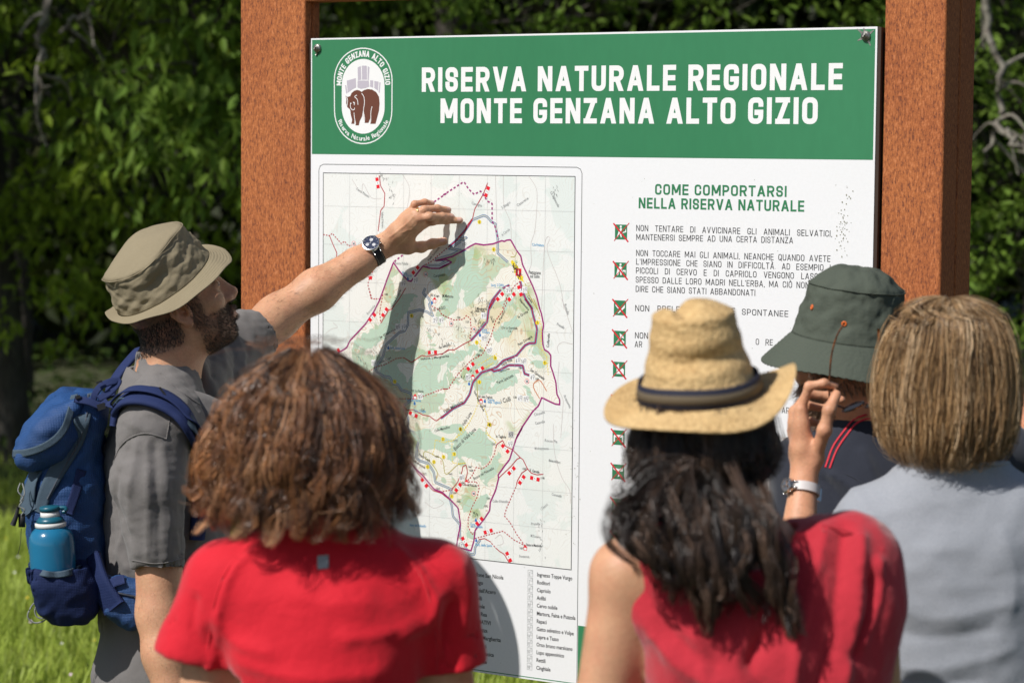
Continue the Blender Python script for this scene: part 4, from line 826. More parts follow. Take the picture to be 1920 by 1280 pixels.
for i in range(260):
    x, y = g.uniform(-2.6, 1.5), g.uniform(8, 14); z = float(gz(x, y))+g.uniform(.05, .12); r = g.uniform(.006, .012)
    th = np.arange(7)*2*np.pi/7; V = np.stack([x+r*np.cos(th), y+r*np.sin(th), z+.004*np.sin(th*2)], 1); V = np.concatenate([V, [[x, y, z-.006]]])
    mb.add(V, np.array([[j, (j+1) % 7, 7] for j in range(7)]), [(.75, .74, .70), (.8, .6, .05), (.75, .55, .7)][[0, 0, 1, 2][i % 4]])
tag(mb.build('meadow_flowers', mat('petals', (0, 0, 0), .6, attr=True)), 'tiny white and yellow flowers scattered in the meadow grass', 'flowers', kind='stuff')
# ---- trees
M_leaf = mat('leaf_green', (0, 0, 0), .6, attr=True, trans=.28, spec=.14)
M_bark = mat('bark', (.060, .050, .038), .9, noise=[(14, .8, (.11, .10, .085)), (50, .6, (.03, .025, .02))], bump=[(30, .9, .02)], stretch=(1, 1, .3))
M_twig = mat('grey_lichen_twigs', (.17, .145, .12), .9, noise=[(25, .7, (.28, .27, .22))], bump=[(40, .8, .01)])
LEAF = np.array([(0, 0, 0), (.26, .17, .02), (.62, .17, .0), (1, 0, -.12), (.62, -.17, .0), (.26, -.17, .02), (.3, 0, -.035), (.65, 0, -.05)])
LF = [np.array([[0, 6, 1, 1], [0, 5, 6, 6]])[:, :3], np.array([[1, 6, 7, 2], [6, 5, 4, 7]]), np.array([[2, 7, 3], [7, 4, 3]])]
def leaves(mb, C0, size, g, base, droop=.5, var=.35, tilt=None):
    n = len(C0); a = g.uniform(0, 6.28, n); dr = np.clip(g.normal(droop, .35, n), -1.2, 1.45)
    d = np.stack([np.cos(a)*np.cos(dr), np.sin(a)*np.cos(dr), -np.sin(dr)], 1)
    s = nrm(np.cross(d, np.array([0, 0, 1.])+g.normal(0, .5, (n, 3)))); u = np.cross(s, d)
    sz = (size*g.uniform(.65, 1.25, n))[:, None, None]
    V = C0[:, None, :]+sz*(LEAF[None, :, 0:1]*d[:, None]+LEAF[None, :, 1:2]*s[:, None]+LEAF[None, :, 2:3]*u[:, None])
    c = np.asarray(base)*g.uniform(1-var, 1+var, (n, 1))*np.array([1, 1, 1])+g.uniform(0, 1, (n, 1))*np.array([.02, .015, 0])
    i = (np.arange(n)*8)[:, None, None]
    mb.add(V.reshape(-1, 3), [(f[None]+i).reshape(-1, f.shape[1]) for f in LF], np.repeat(c, 8, 0))
def tree(x, y, height, crown, nleaf, seed, label, size=.10, base=(.045, .10, .016), r0=.16, trunk=True, lean=(0, 0), group=None, name='broadleaf_tree', clumps=46, spread=.42, droop=.5, bark=None):
    """crown: (cx,cy,cz, rx,ry,rz) ellipsoid in world metres"""
    g = np.random.default_rng(seed); z0 = float(gz(x, y))
    root = empty(name, (x, y, z0), 0, label, 'tree', group)
    cc = np.array(crown[:3], float); cr = np.array(crown[3:], float)
    top = np.array([cc[0], cc[1], max(cc[2]+cr[2]*.4, 2.0)]); base_p = np.array([x, y, z0-.2])
    tb = MB(); mid = base_p+(top-base_p)*.5+np.array([lean[0], lean[1], 0]); tr = spline([base_p, mid, top], 24)
    tr[1:-1, :2] += np.cumsum(g.normal(0, .012, (22, 2)), 0)
    tb.add(*tube(tr, np.linspace(r0, r0*.35, 24), 12))
    cl = nrm(g.normal(size=(clumps, 3)))*cr*(g.uniform(.25, 1, (clumps, 1))**.5)+cc; cl[:, 2] = np.maximum(cl[:, 2], z0+.7)
    for c in cl[::2]:
        t = np.clip((c[2]-z0)/max(top[2]-z0, 1)*.75, .12, .97); i = int(t*23); p = tr[i]; m = (p+c)/2+np.array([0, 0, .12*np.linalg.norm(c-p)])+g.normal(0, .06, 3)
        tb.add(*tube([p, m, c], [max(.012, r0*.32*(1-t*.5)), .018, .006], 6, 12))
        for _ in range(3): tb.add(*tube([m+(c-m)*.4, (m+c)/2+g.normal(0, .2, 3), c+g.normal(0, .35, 3)], [.011, .007, .003], 4, 7))
    tb.build('trunk', bark or M_bark, root)
    lb = MB(); per = g.multinomial(nleaf, np.ones(clumps)/clumps)
    for c, k in zip(cl, per):
        # leaves sit on short drooping sprays
        ns = max(3, k//14); sc = c+g.normal(0, spread, (ns, 3))*np.array([1, 1, .55]); dirs = nrm(g.normal(size=(ns, 3))*np.array([1, 1, .25]))
        q = np.repeat(sc, 14, 0)+np.repeat(dirs, 14, 0)*np.tile(np.linspace(-.22, .22, 14), ns)[:, None]*(size/.1)+g.normal(0, .03, (ns*14, 3)); q[:, 2] -= np.tile(np.linspace(-.25, .25, 14), ns)**2*.8
        leaves(lb, q, size, g, base, droop)
    lb.build('crown', M_leaf, root, smooth=False)
    return root
if True:
    dk = (.030, .066, .010); md = (.095, .16, .020); lt = (.11, .185, .028)  # leaf greens: darker for trees in shade, lighter for sunlit ones
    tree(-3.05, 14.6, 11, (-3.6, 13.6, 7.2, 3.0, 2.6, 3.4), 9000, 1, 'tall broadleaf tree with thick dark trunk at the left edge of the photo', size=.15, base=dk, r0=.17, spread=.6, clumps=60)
    tree(-6.8, 13.2, 11, (-5.4, 12.0, 7.4, 2.8, 2.0, 3.2), 6500, 2, 'tall forest tree left of the thick trunk shading the wood edge', size=.17, base=dk, r0=.2, spread=.6, clumps=60)  # out of view, added for the shade it casts on the left foliage
    tree(-8.6, 10.6, 12, (-7.2, 9.5, 8.4, 2.4, 1.7, 2.6), 5500, 12, 'tall forest tree at the wood edge left of the meadow', size=.19, base=dk, r0=.2, spread=.6, clumps=54)  # another unseen tree, added to deepen the shade on the left
    tree(-1.9, 16.0, 4.5, (-2.3, 13.7, 2.35, 1.7, 1.1, 1.35), 9000, 3, 'low leafy tree with drooping branches behind the man in the khaki hat', size=.088, base=(.145, .215, .020), r0=.09, spread=.27, clumps=44, droop=.75)
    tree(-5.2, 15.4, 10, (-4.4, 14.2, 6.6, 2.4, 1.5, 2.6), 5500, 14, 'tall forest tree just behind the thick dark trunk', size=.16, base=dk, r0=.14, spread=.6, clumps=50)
    tree(-1.15, 14.4, 4.5, (-1.45, 12.3, 2.45, .50, .5, .75), 2200, 4, 'slender young tree with large leaves just left of the left post', size=.10, base=lt, r0=.05, spread=.22, clumps=16, droop=.8)
    tree(-3.55, 17.6, 4, (-3.4, 16.6, 2.6, 1.2, .9, 1.1), 3500, 5, 'thin dark trunk tree standing on the shaded forest floor', size=.10, base=md, r0=.075, spread=.32, clumps=30)
    tree(-2.75, 19.3, 4, (-2.0, 18.6, 3.2, 1.9, 1.0, 1.2), 3500, 6, 'pole thin sapling in the shade behind the low leafy tree', size=.11, base=md, r0=.035, spread=.35, clumps=30)
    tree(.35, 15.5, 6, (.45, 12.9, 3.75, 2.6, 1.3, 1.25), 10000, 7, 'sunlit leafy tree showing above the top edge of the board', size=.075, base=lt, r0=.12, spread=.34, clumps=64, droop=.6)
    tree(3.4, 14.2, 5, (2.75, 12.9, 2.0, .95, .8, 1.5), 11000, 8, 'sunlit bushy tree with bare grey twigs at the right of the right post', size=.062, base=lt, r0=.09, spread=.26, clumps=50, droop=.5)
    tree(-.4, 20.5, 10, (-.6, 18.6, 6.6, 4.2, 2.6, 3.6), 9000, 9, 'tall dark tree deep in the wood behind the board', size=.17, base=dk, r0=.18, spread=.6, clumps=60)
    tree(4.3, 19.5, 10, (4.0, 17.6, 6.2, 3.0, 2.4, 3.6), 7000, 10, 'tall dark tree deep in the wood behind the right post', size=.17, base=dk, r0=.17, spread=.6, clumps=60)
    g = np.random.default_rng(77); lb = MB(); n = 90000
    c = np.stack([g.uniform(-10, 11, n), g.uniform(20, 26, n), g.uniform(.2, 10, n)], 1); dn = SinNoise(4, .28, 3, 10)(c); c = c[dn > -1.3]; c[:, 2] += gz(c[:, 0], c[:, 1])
    leaves(lb, c, .30, g, (.010, .022, .005), .4); tag(lb.build('forest_thicket', M_leaf, smooth=False), 'dark dense thicket of leaves filling the wood behind the trees', 'thicket', kind='stuff')  # near-black leaf colour carries the deep shade of the wood
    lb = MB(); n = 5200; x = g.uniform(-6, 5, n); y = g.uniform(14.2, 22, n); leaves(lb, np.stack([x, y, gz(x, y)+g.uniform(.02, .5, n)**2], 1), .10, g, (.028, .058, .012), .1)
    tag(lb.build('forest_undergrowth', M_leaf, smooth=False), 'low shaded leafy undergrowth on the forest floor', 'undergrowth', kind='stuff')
    # bare grey branches reaching into view
    def branch(name, pts, label, r):
        mb = MB(); g = np.random.default_rng(len(pts)*7+int(pts[0][0]*10)); p = spline(pts, 26); p[1:-1] += g.normal(0, .014, (24, 3)); mb.add(*tube(p, np.linspace(r, r*.35, 26), 9))
        for i in range(4, 25, 3):
            d = nrm(g.normal(size=3)*np.array([1, .5, .8])+np.array([0, 0, -.3])); l = g.uniform(.08, .30); q = np.stack([p[i], p[i]+d*l*.5+g.normal(0, .02, 3), p[i]+d*l+np.array([0, 0, -.05])]); mb.add(*tube(q, [r*.5, r*.35, r*.15], 6, 8))
        return tag(mb.build(name, M_twig), label, 'branch')
    branch('bare_branch', [P(190, -420, 12.2), P(160, -120, 12.2), P(85, 20, 12.2), P(70, 90, 12.2), P(80, 150, 12.2), P(88, 175, 12.2)], 'bare grey branch hanging down at the top left corner', .026)
    branch('bare_branch', [P(300, -420, 12.6), P(225, -100, 12.6), P(170, 18, 12.6), P(140, 35, 12.6), P(112, 62, 12.6)], 'short bare grey twig right of the hanging branch at the top left', .022)
    branch('bare_branch', [P(1830, -420, 11.8), P(1842, -100, 11.8), P(1858, 60, 11.8), P(1872, 170, 11.8), P(1868, 235, 11.8), P(1845, 285, 11.8)], 'bare grey branch hanging beside the upper right post', .024)
    branch('bare_branch', [P(1868, 235, 11.8), P(1890, 250, 11.7), P(1912, 275, 11.6), P(1960, 310, 11.5)], 'forked grey branch at the right edge below the hanging one', .016)
# ------------------------------------------------------------------ people: shared builders
SK = np.array([.60, .335, .20])
M_skin = mat('skin', (0, 0, 0), .48, attr=True, spec=.35, sss=.12, noise=[(40, .30, (.62, .24, .15)), (190, .25, (.38, .18, .10)), (600, .15, (.30, .14, .08))], bump=[(220, .5, .0014), (900, .4, .0006)])
M_hair = mat('hair_strands', (0, 0, 0), .32, attr=True, spec=.6)
M_dark = mat('dark_rubber', (.018, .018, .02), .6)
M_metal = mat('polished_steel', (.55, .55, .54), .22, metal=1)
M_shoe = mat('shoe_leather', (.06, .04, .03), .7, bump=[(80, .4, .003)])
def person(label, x, y, group=None): return empty('person', (x, y, float(gz(x, y))), 0, label, 'person', group)
def W(C0, R, p, s=1.0): return np.asarray(C0)+R @ (np.asarray(p, float)*s)
def head_prims(C0, R, neck, s=1.0, rn=.053, rb=.060, ears=True):
    w = lambda *p: W(C0, R, p, s); E = lambda c, r, k=.015, sub=False, RR=None: ell(w(*c), np.array(r)*s, R if RR is None else R @ RR, k, sub)
    pr = [E((-.014, 0, .030), (.098, .077, .088)), E((.030, 0, -.030), (.062, .060, .085), .02), E((.030, 0, -.078), (.056, .050, .038), .025), E((.070, 0, -.098), (.019, .024, .018), .02),
          cone(w(.079, .030, .026), w(.084, 0, .030), .012*s, .013*s, .012), cone(w(.079, -.030, .026), w(.084, 0, .030), .012*s, .013*s, .012),
          E((.064, .044, -.022), (.022, .018, .020), .02), E((.064, -.044, -.022), (.022, .018, .020), .02),
          E((.097, .031, .004), (.017, .016, .011), .010, True), E((.097, -.031, .004), (.017, .016, .011), .010, True),
          E((.078, .031, .004), (.0135, .0135, .012), .003), E((.078, -.031, .004), (.0135, .0135, .012), .003),
          cone(w(.078, 0, .020), w(.098, 0, -.026), .0105*s, .0115*s, .010), cone(w(.088, 0, .018), w(.113, 0, -.026), .0075*s, .0095*s, .010), cone(w(.113, 0, -.026), w(.108, 0, -.034), .0095*s, .0085*s, .006),
          cone(w(.100, .011, -.034), w(.094, .014, -.034), .0075*s, .006*s, .006), cone(w(.100, -.011, -.034), w(.094, -.014, -.034), .0075*s, .006*s, .006),
          cone(w(.094, -.016, -.060), w(.099, 0, -.057), .0055*s, .0065*s, .005), cone(w(.094, .016, -.060), w(.099, 0, -.057), .0055*s, .0065*s, .005),
          cone(w(.092, -.014, -.070), w(.097, 0, -.072), .006*s, .0075*s, .005), cone(w(.092, .014, -.070), w(.097, 0, -.072), .006*s, .0075*s, .005),
          cone(w(-.020, 0, -.045), np.asarray(neck), rn*s, rb*s, .03), cone(w(-.02, 0, -.02), np.asarray(neck)*.4+w(-.03, 0, -.05)*.6, .056*s, .05*s, .03)]
    if ears:
        for sg in (1, -1):
            a = math.radians(20)*sg; Re = np.array([[math.cos(a), -math.sin(a), 0], [math.sin(a), math.cos(a), 0], [0, 0, 1]]); t = math.radians(-14)
            Re = Re @ np.array([[math.cos(t), 0, math.sin(t)], [0, 1, 0], [-math.sin(t), 0, math.cos(t)]])
            ec = np.array([-.008, .079*sg, -.012]); q = lambda x, y, z: w(*(ec+Re @ np.array([x, y*sg, z])))
            pr += [ell(q(0, .001, 0), np.array((.019, .007, .031))*s, R @ Re, .006), ell(q(.003, .009, .003), np.array((.012, .006, .019))*s, R @ Re, .004, True)]
            hx = [(.011, .004, .016), (.006, .006, .027), (-.006, .008, .029), (-.016, .009, .019), (-.018, .009, .004), (-.013, .008, -.012), (-.005, .006, -.024)]
            for b0, b1 in zip(hx[:-1], hx[1:]): pr.append(cone(q(*b0), q(*b1), .0036*s, .0036*s, .003))
            pr += [ell(q(-.001, .004, -.027), np.array((.009, .006, .010))*s, R @ Re, .005), cone(q(.013, .003, .003), q(.012, .004, -.008), .004*s, .0035*s, .004), cone(q(-.004, .006, .016), q(-.008, .006, -.004), .003*s, .003*s, .005)]
            pr.append(ell(q(.004, .004, -.004), np.array((.006, .008, .008))*s, R @ Re, .004, True))
    return pr
def finger(pts, r0, r1, k=.004):
    n = len(pts)-1; out = []
    for i in range(n):
        ra = r0+(r1-r0)*i/n; rb = r0+(r1-r0)*(i+1)/n; out.append(cone(pts[i], pts[i+1], ra, rb, k))
        if 0 < i: out.append(ell(pts[i], np.ones(3)*ra*1.06, None, k))
    return out
def hand_prims(wrist, mcps, fingers, thumb, rw=.027, rf=.0086, rt=.0072):
    """mcps: 4 points; fingers: list of point lists starting at the mcp; thumb: list"""
    wrist = np.asarray(wrist, float); m = np.asarray(mcps, float); pr = []
    for q in m: pr.append(cone(wrist+(q-wrist)*.12, q, rw*.52, .0118, .016))
    for a, b in zip(m[:-1], m[1:]): pr.append(cone(a+(wrist-a)*.15, b+(wrist-b)*.15, .0105, .0105, .010)); pr.append(cone(a+(wrist-a)*.5, b+(wrist-b)*.5, .0125, .0125, .012))
    pr.append(cone(thumb[0], m[0]+(wrist-m[0])*.25, .013, .010, .014)); pr.append(cone(wrist, thumb[0], rw*.6, .014, .016))
    for f, sc in zip(fingers, (1, 1.03, .97, .86)): pr += finger(f, rf*1.08*sc, rt*sc)
    pr += finger(thumb, .0125, .0088, .006)
    return pr
def simple_hand(wrist, d, palm_n, s=1.0):
    """a relaxed hanging or holding hand, d: direction of the fingers"""
    d = nrm(d); n = nrm(np.asarray(palm_n)-d*np.dot(palm_n, d)); sd_ = np.cross(d, n); wrist = np.asarray(wrist)
    m = [wrist+d*.085*s+sd_*x*s+n*.0*s for x in (.028, .009, -.010, -.027)]
    fs = [[q, q+(d*.036+n*.012)*s*k, q+(d*.055+n*.03)*s*k, q+(d*.062+n*.048)*s*k] for q, k in zip(m, (1, 1.1, 1.02, .82))]
    th = [wrist+(d*.03+sd_*.028+n*.008)*s, wrist+(d*.06+sd_*.046+n*.018)*s, wrist+(d*.085+sd_*.048+n*.03)*s, wrist+(d*.102+sd_*.04+n*.04)*s]
    return hand_prims(wrist, m, fs, th)
def leg_prims(hips, knees, ankles, r=(.088, .058, .042)):
    out = []
    for h, k, a in zip(hips, knees, ankles): out += [cone(h, k, r[0], r[1], .04), cone(k, a, r[1]*1.05, r[2], .03)]
    return out
def shoe(parent, a, fwd):
    f = nrm([fwd[0], fwd[1], 0]); z = a[2]-.075; c = np.array([a[0], a[1], z]); R = rotm(f, [0, 0, 1])
    pr = [rbox(c+f*.055+np.array([0, 0, .022]), (.135, .045, .02), .018, R, .01), ell(c+f*.07+np.array([0, 0, .05]), (.11, .042, .042), R, .02), cone(c+np.array([0, 0, .05]), a+np.array([0, 0, .03]), .048, .05, .02), half(c+np.array([0, 0, .004]), (0, 0, -1))]
    V, F = mesh_sdf(pr, h=.009); obj('shoe', V, F, M_shoe, parent)
def lower_body(root, hipc, fwd, wid, z_top, M_tr, legs_b=.17, a=.12, disp=None, stance=.10):
    """trousers and shoes of a standing person"""
    f = nrm([fwd[0], fwd[1], 0]); l = np.array([-f[1], f[0], 0]); g0 = float(gz(hipc[0], hipc[1])); R2 = np.stack([f[:2], l[:2]], 1)
    hips = [np.array([hipc[0], hipc[1], .86])+l*wid*s for s in (1, -1)]; kn = [np.array([hipc[0], hipc[1], .48])+l*stance*s+f*.02 for s in (1, -1)]; an = [np.array([hipc[0], hipc[1], g0+.08])+l*(stance+.01)*s-f*.02 for s in (1, -1)]
    pr = [loft([(hipc[0], hipc[1], z_top, a*.95, legs_b*.95), (hipc[0], hipc[1], .92, a, legs_b), (hipc[0]-f[0]*.015, hipc[1]-f[1]*.015, .84, a*1.08, legs_b*1.03), (hipc[0], hipc[1], .76, a*.9, legs_b)], R2, 2.3, .03)]+leg_prims(hips, kn, [q+np.array([0, 0, .0]) for q in an], (.092, .068, .06))
    V, F = mesh_sdf(pr, h=.010, disp=disp); obj('trousers', V, F, M_tr, root)
    for q in an: shoe(root, q+np.array([0, 0, .01]), f)
    return leg_prims([h for h in hips], kn, an, (.07, .045, .036))
def strands(ctrl, K, nper, spread, amp, wl, rad, cols, g, jitter=.0015, lockvar=.25, strandvar=.12, taper=.25, sides=3, root=1.0):
    """ctrl (L,M,3) control points of locks -> tubes; spread (K,), amp (K,)"""
    ctrl = np.asarray(ctrl, float); L, M, _ = ctrl.shape; t = np.linspace(0, M-1-1e-6, K); i = t.astype(int); u = (t-i)[None, :, None]
    e = np.concatenate([2*ctrl[:, :1]-ctrl[:, 1:2], ctrl, 2*ctrl[:, -1:]-ctrl[:, -2:-1]], 1); a, b, c, d = e[:, i], e[:, i+1], e[:, i+2], e[:, i+3]
    p = .5*(2*b+(c-a)*u+(2*a-5*b+4*c-d)*u*u+(3*b-a-3*c+d)*u**3)
    T = nrm(np.gradient(p, axis=1)); ref = np.where(np.abs(T[..., 2:3]) > .8, np.array([1., .2, 0]), np.array([0, 0, 1.])); A = nrm(np.cross(T, ref)); B = np.cross(T, A)
    s = np.concatenate([np.zeros((L, 1)), np.cumsum(np.linalg.norm(np.diff(p, axis=1), axis=2), 1)], 1)
    ph = g.uniform(0, 6.28, (L, 1)); w = wl*g.uniform(.75, 1.35, (L, 1)); am = np.broadcast_to(amp, (L, K))*g.uniform(.5, 1.4, (L, 1)); q = 2*np.pi*s/w+ph
    p = p+A*(am*np.cos(q))[..., None]+B*(am*np.sin(q)*.8)[..., None]
    off = g.normal(0, .5, (L, nper, 1, 2))*np.asarray(spread)[None, None, :, None]; wob = g.normal(0, jitter, (L, nper, 2, 1)); tt = np.linspace(0, 1, K)
    wv = wob*np.sin(tt[None, None, None]*g.uniform(4, 12, (L, nper, 1, 1))+g.uniform(0, 6, (L, nper, 2, 1)))
    S = p[:, None]+A[:, None]*(off[..., 0]+wv[:, :, 0])[..., None]+B[:, None]*(off[..., 1]+wv[:, :, 1])[..., None]
    # individual length
    S = S.reshape(L*nper, K, 3); rr = rad*g.uniform(.7, 1.25, (L*nper, 1))*np.interp(tt, [0, .7, 1], [1, 1, taper])[None]
    V, F = tubes(S, rr, sides); cols = np.asarray(cols, float); ci = g.integers(0, len(cols), L); c = cols[ci]*g.uniform(1-lockvar, 1+lockvar, (L, 1))
    c = np.repeat(c, nper, 0)*g.uniform(1-strandvar, 1+strandvar, (L*nper, 1))
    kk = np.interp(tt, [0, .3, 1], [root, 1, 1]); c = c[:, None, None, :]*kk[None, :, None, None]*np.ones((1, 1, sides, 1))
    return V, F, c.reshape(-1, 3)
def fuzz(V, N, mask, n, length, dvec, nw, g, rad=.0003, col=(.03, .02, .014), curl=.3, K=4):
    ids = np.flatnonzero(mask); ids = g.choice(ids, n); b = V[ids]+g.normal(0, .0006, (n, 3)); d = nrm(N[ids]*nw+np.asarray(dvec)+g.normal(0, curl, (n, 3)))
    d2 = nrm(d+g.normal(0, curl, (n, 3))+np.asarray(dvec)*.4); l = length*g.uniform(.5, 1.2, (n, 1)); tt = np.linspace(0, 1, K)[None, :, None]
    S = b[:, None]+(d[:, None]*(1-tt*.5)+d2[:, None]*tt*.5)*tt*l[:, None]
    Vt, F = tubes(S, rad*np.linspace(1, .5, K), 3); c = np.asarray(col)*g.uniform(.6, 1.5, (n, 1)); return Vt, F, np.repeat(c, K*3, 0)
def hat(name, parent, C0, R, ra, rb, h, ts, dome, bw, slope, Mc, Mb=None, crown_fn=None, brim_fn=None, nth=160, label=None, rows=0, thick=.002, ell_n=2.0):
    """R columns: forward, left, up; slope(theta): brim angle below horizontal in radians"""
    th = np.linspace(0, 2*np.pi, nth, endpoint=False); prof = []
    for s in np.linspace(0, 1, 16): prof.append((s*ts, h+dome*(1-s**2.2), 0))
    for s in np.linspace(0, 1, 30)[1:]: prof.append((ts+(1-ts)*s**1.3, h*(1-s), 1))
    prof = np.array(prof); outer = []
    T, I = np.meshgrid(th, np.arange(len(prof)), indexing='xy')
    rr, zz = prof[I, 0], prof[I, 1]
    x = np.cos(T)*ra*rr; y = np.sin(T)*rb*rr; z = zz.copy(); edge = np.exp(-((prof[I, 1]-h)/.006)**2)*(prof[I, 2] > .5)
    P0 = np.stack([x, y, z], -1)
    if crown_fn is not None: P0 = crown_fn(P0, T, rr, zz)
    inner = P0*np.array([.97, .97, 1])-np.array([0, 0, thick])
    V = np.concatenate([P0.reshape(-1, 3), inner[::-1].reshape(-1, 3)]); f = grid_faces(2*len(prof), nth, False, True)
    o = obj(name, np.asarray(C0)+V @ R.T, f, Mc, parent, label=label)
    ns = 28; s = np.linspace(0, 1, ns); T, S = np.meshgrid(th, s, indexing='xy'); sl = slope(T)
    x = np.cos(T)*(ra+S*bw*np.cos(sl)); y = np.sin(T)*(rb+S*bw*np.cos(sl)); z = -S*bw*np.sin(sl)
    B = np.stack([x, y, z], -1)
    if brim_fn is not None: B = brim_fn(B, T, S)
    low = B-np.array([0, 0, thick]); V = np.concatenate([B.reshape(-1, 3), low[::-1].reshape(-1, 3)])
    # root row follows the crown's own edge
    f = grid_faces(2*ns, nth, True, True)
    obj('brim', np.asarray(C0)+V @ R.T, f, Mb or Mc, o)
    return o
def cloth_noise(seed, f=7, a=.004, st=(1, 1, .6)):
    n1 = SinNoise(seed, f, 3, 10, st); n2 = SinNoise(seed+50, f*.6, 2, 8, st)
    return lambda V: a*(n1(V)*.55-.6*np.abs(n2(V)))
# ------------------------------------------------------------------ the guide
M_gshirt = mat('grey_ripstop', srgb(113, 109, 107), .85, noise=[(4, .25, srgb(101, 98, 98)), (700, .35, srgb(131, 127, 125))], weave=(.0022, .5), bump=[(35, .25, .006), (9, .25, .02)], sheen=.15, spec=.2)
M_gtrs = mat('grey_trousers', srgb(112, 109, 108), .88, noise=[(700, .35, srgb(130, 126, 124))], weave=(.0022, .4), bump=[(30, .3, .006)], spec=.2)
M_khaki = mat('khaki_cotton', srgb(138, 127, 104), .9, noise=[(8, .3, srgb(124, 113, 92)), (500, .25, srgb(150, 140, 116))], bump=[(30, .35, .008), (120, .25, .002)], weave=(.0012, .25), spec=.15)
M_bstrap = mat('navy_webbing', srgb(34, 46, 86), .8, weave=(.002, .6), spec=.25, noise=[(300, .3, srgb(46, 58, 102))])
M_bblue = mat('blue_ripstop_nylon', srgb(34, 76, 130), .6, noise=[(900, .4, srgb(24, 52, 100)), (5, .5, srgb(38, 60, 100))], weave=(.003, .7), bump=[(22, .35, .01)], spec=.4)
M_bnavy = mat('navy_mesh', srgb(24, 38, 78), .75, weave=(.003, .6), bump=[(25, .4, .008)], spec=.25)
M_bgrey = mat('slate_pack_fabric', srgb(70, 86, 100), .75, weave=(.0025, .5), bump=[(25, .4, .008)], spec=.25)
g = np.random.default_rng(21)
gx0, gy0 = -.715, 4.90
man = person('man in grey shirt and khaki bucket hat reaching his left arm to the map', gx0, gy0)
yw = math.radians(10); f3 = np.array([math.cos(yw), math.sin(yw), 0]); l3 = np.array([-f3[1], f3[0], 0]); R2 = np.stack([f3[:2], l3[:2]], 1)
hy, hp = math.radians(17), math.radians(23)
HF = np.array([math.cos(hy)*math.cos(hp), math.sin(hy)*math.cos(hp), math.sin(hp)]); HU = np.array([-math.cos(hy)*math.sin(hp), -math.sin(hy)*math.sin(hp), math.cos(hp)])
HR = rotm(HF, HU+.0*l3); HC = P(331, 566, 4.88); NB = P(318, 715, 4.90)
nsh = P(292, 800, 4.715); fsh = P(392, 705, 5.10); elb = P(527, 588, 5.31); wri = PB(716, 463, .082)
nel = P(300, 1150, 4.68); nwr = P(345, 1400, 4.62)
HU2n = nrm(np.array([-.55, -.37, .81]))
body = head_prims(HC, HR, NB, 1.0, .056, .062)
tor = [loft([(gx0, gy0, .92, .10, .15), (gx0, gy0, 1.2, .105, .16), (gx0, gy0, 1.36, .09, .17), (gx0, gy0, 1.44, .06, .10), (NB[0], NB[1], 1.50, .055, .058)], R2, 2.2, .03), cone(nsh, nsh*.5+np.array([gx0, gy0, 1.40])*.5, .055, .06, .03), cone(fsh, fsh*.5+np.array([gx0, gy0, 1.40])*.5, .055, .06, .03)]
arm = [cone(fsh, elb, .053, .043, .03), ell(elb+(fsh-elb)*.1, (.044, .044, .044), None, .03), cone(elb, elb+(wri-elb)*.35, .043, .0455, .02), cone(elb+(wri-elb)*.35, elb+(wri-elb)*.75, .0455, .034, .02), cone(elb+(wri-elb)*.75, wri, .034, .0275, .015),
       cone(nsh, nel, .052, .045, .03), cone(nel, nel+(nwr-nel)*.3, .045, .047, .02), cone(nel+(nwr-nel)*.3, nwr, .047, .028, .02)]
q = lambda x, y, D: PB(670+x/8, 350+y/8, D)
mcps = [q(985, 560, .072), q(925, 478, .092), q(860, 405, .092), q(770, 405, .080)]
fing = [[mcps[0], q(1130, 520, .064), q(1330, 508, .034), q(1540, 505, .012)], [mcps[1], q(1085, 450, .084), q(1270, 448, .052), q(1410, 450, .026)],
        [mcps[2], q(1005, 345, .086), q(1200, 325, .056), q(1365, 348, .030)], [mcps[3], q(860, 262, .080), q(1010, 232, .058), q(1125, 248, .040)]]
thumb = [q(760, 905, .060), q(960, 905, .045), q(1130, 855, .030), q(1300, 815, .018)]
arm += hand_prims(wri, mcps, fing, thumb, .028, .0086, .0072)
arm += simple_hand(nwr, nwr-nel+np.array([0, 0, -.05]), np.array([0, 1, 0]))
skin_all = body+tor+arm
b_lo = np.array([gx0-.24, 4.60, .90]); zc = float(NB[2]+.005)
xs_ = float(wri[0]-.028)
boxes = [(np.array([-1.0, 4.55, .60]), np.array([fsh[0]+.03, 5.25, zc]), .006), (np.array([HC[0]-.16, 4.70, zc]), np.array([HC[0]+.22, 5.06, HC[2]+.16]), .0026),
         (np.array([fsh[0]+.03, 4.85, 1.40]), np.array([xs_+.007, 5.55, 1.95]), .0030), (np.array([xs_, 5.15, 1.58]), np.array([-.02, 5.56, 1.98]), .0022)]
V, F = mesh_sdf(skin_all, boxes, it=1)
N = vnorm(V, F)
loc = (V-HC) @ HR
col = np.tile(SK, (len(V), 1)); col *= (1+.06*SinNoise(3, 18, 2, 8)(V))[:, None]
inh = (V[:, 2] > zc-.03) & (np.abs(loc[:, 0]) < .145) & (np.abs(loc[:, 1]) < .10) & (np.abs(loc[:, 2]) < .17)
def soft(x, a, b): return np.clip((x-a)/(b-a), 0, 1)
lx, ly, lz = loc.T
beard = inh*soft(-lz, .034, .056)*soft(lz, -.142, -.112)*soft(lx, .004, .03)*(1-np.exp(-((lz+.066)/.008)**2)*(np.abs(ly) < .02)*(lx > .08))
side = inh*soft(lx, -.002, .008)*(1-soft(lx, .028, .044))*soft(-lz, -.04, -.02)*(np.abs(ly) > .05)*(1-soft(-lz, .05, .07))
mous = inh*(lx > .082)*np.exp(-((lz+.049)/.006)**2)*(np.abs(ly) < .032)
scalp = inh*soft(-lx, .006, .030)*soft(lz, -.088, -.060)*1.0
ear = inh*(np.abs(ly) > .074)*(np.abs(lx+.008) < .03)*(np.abs(lz+.012) < .042)
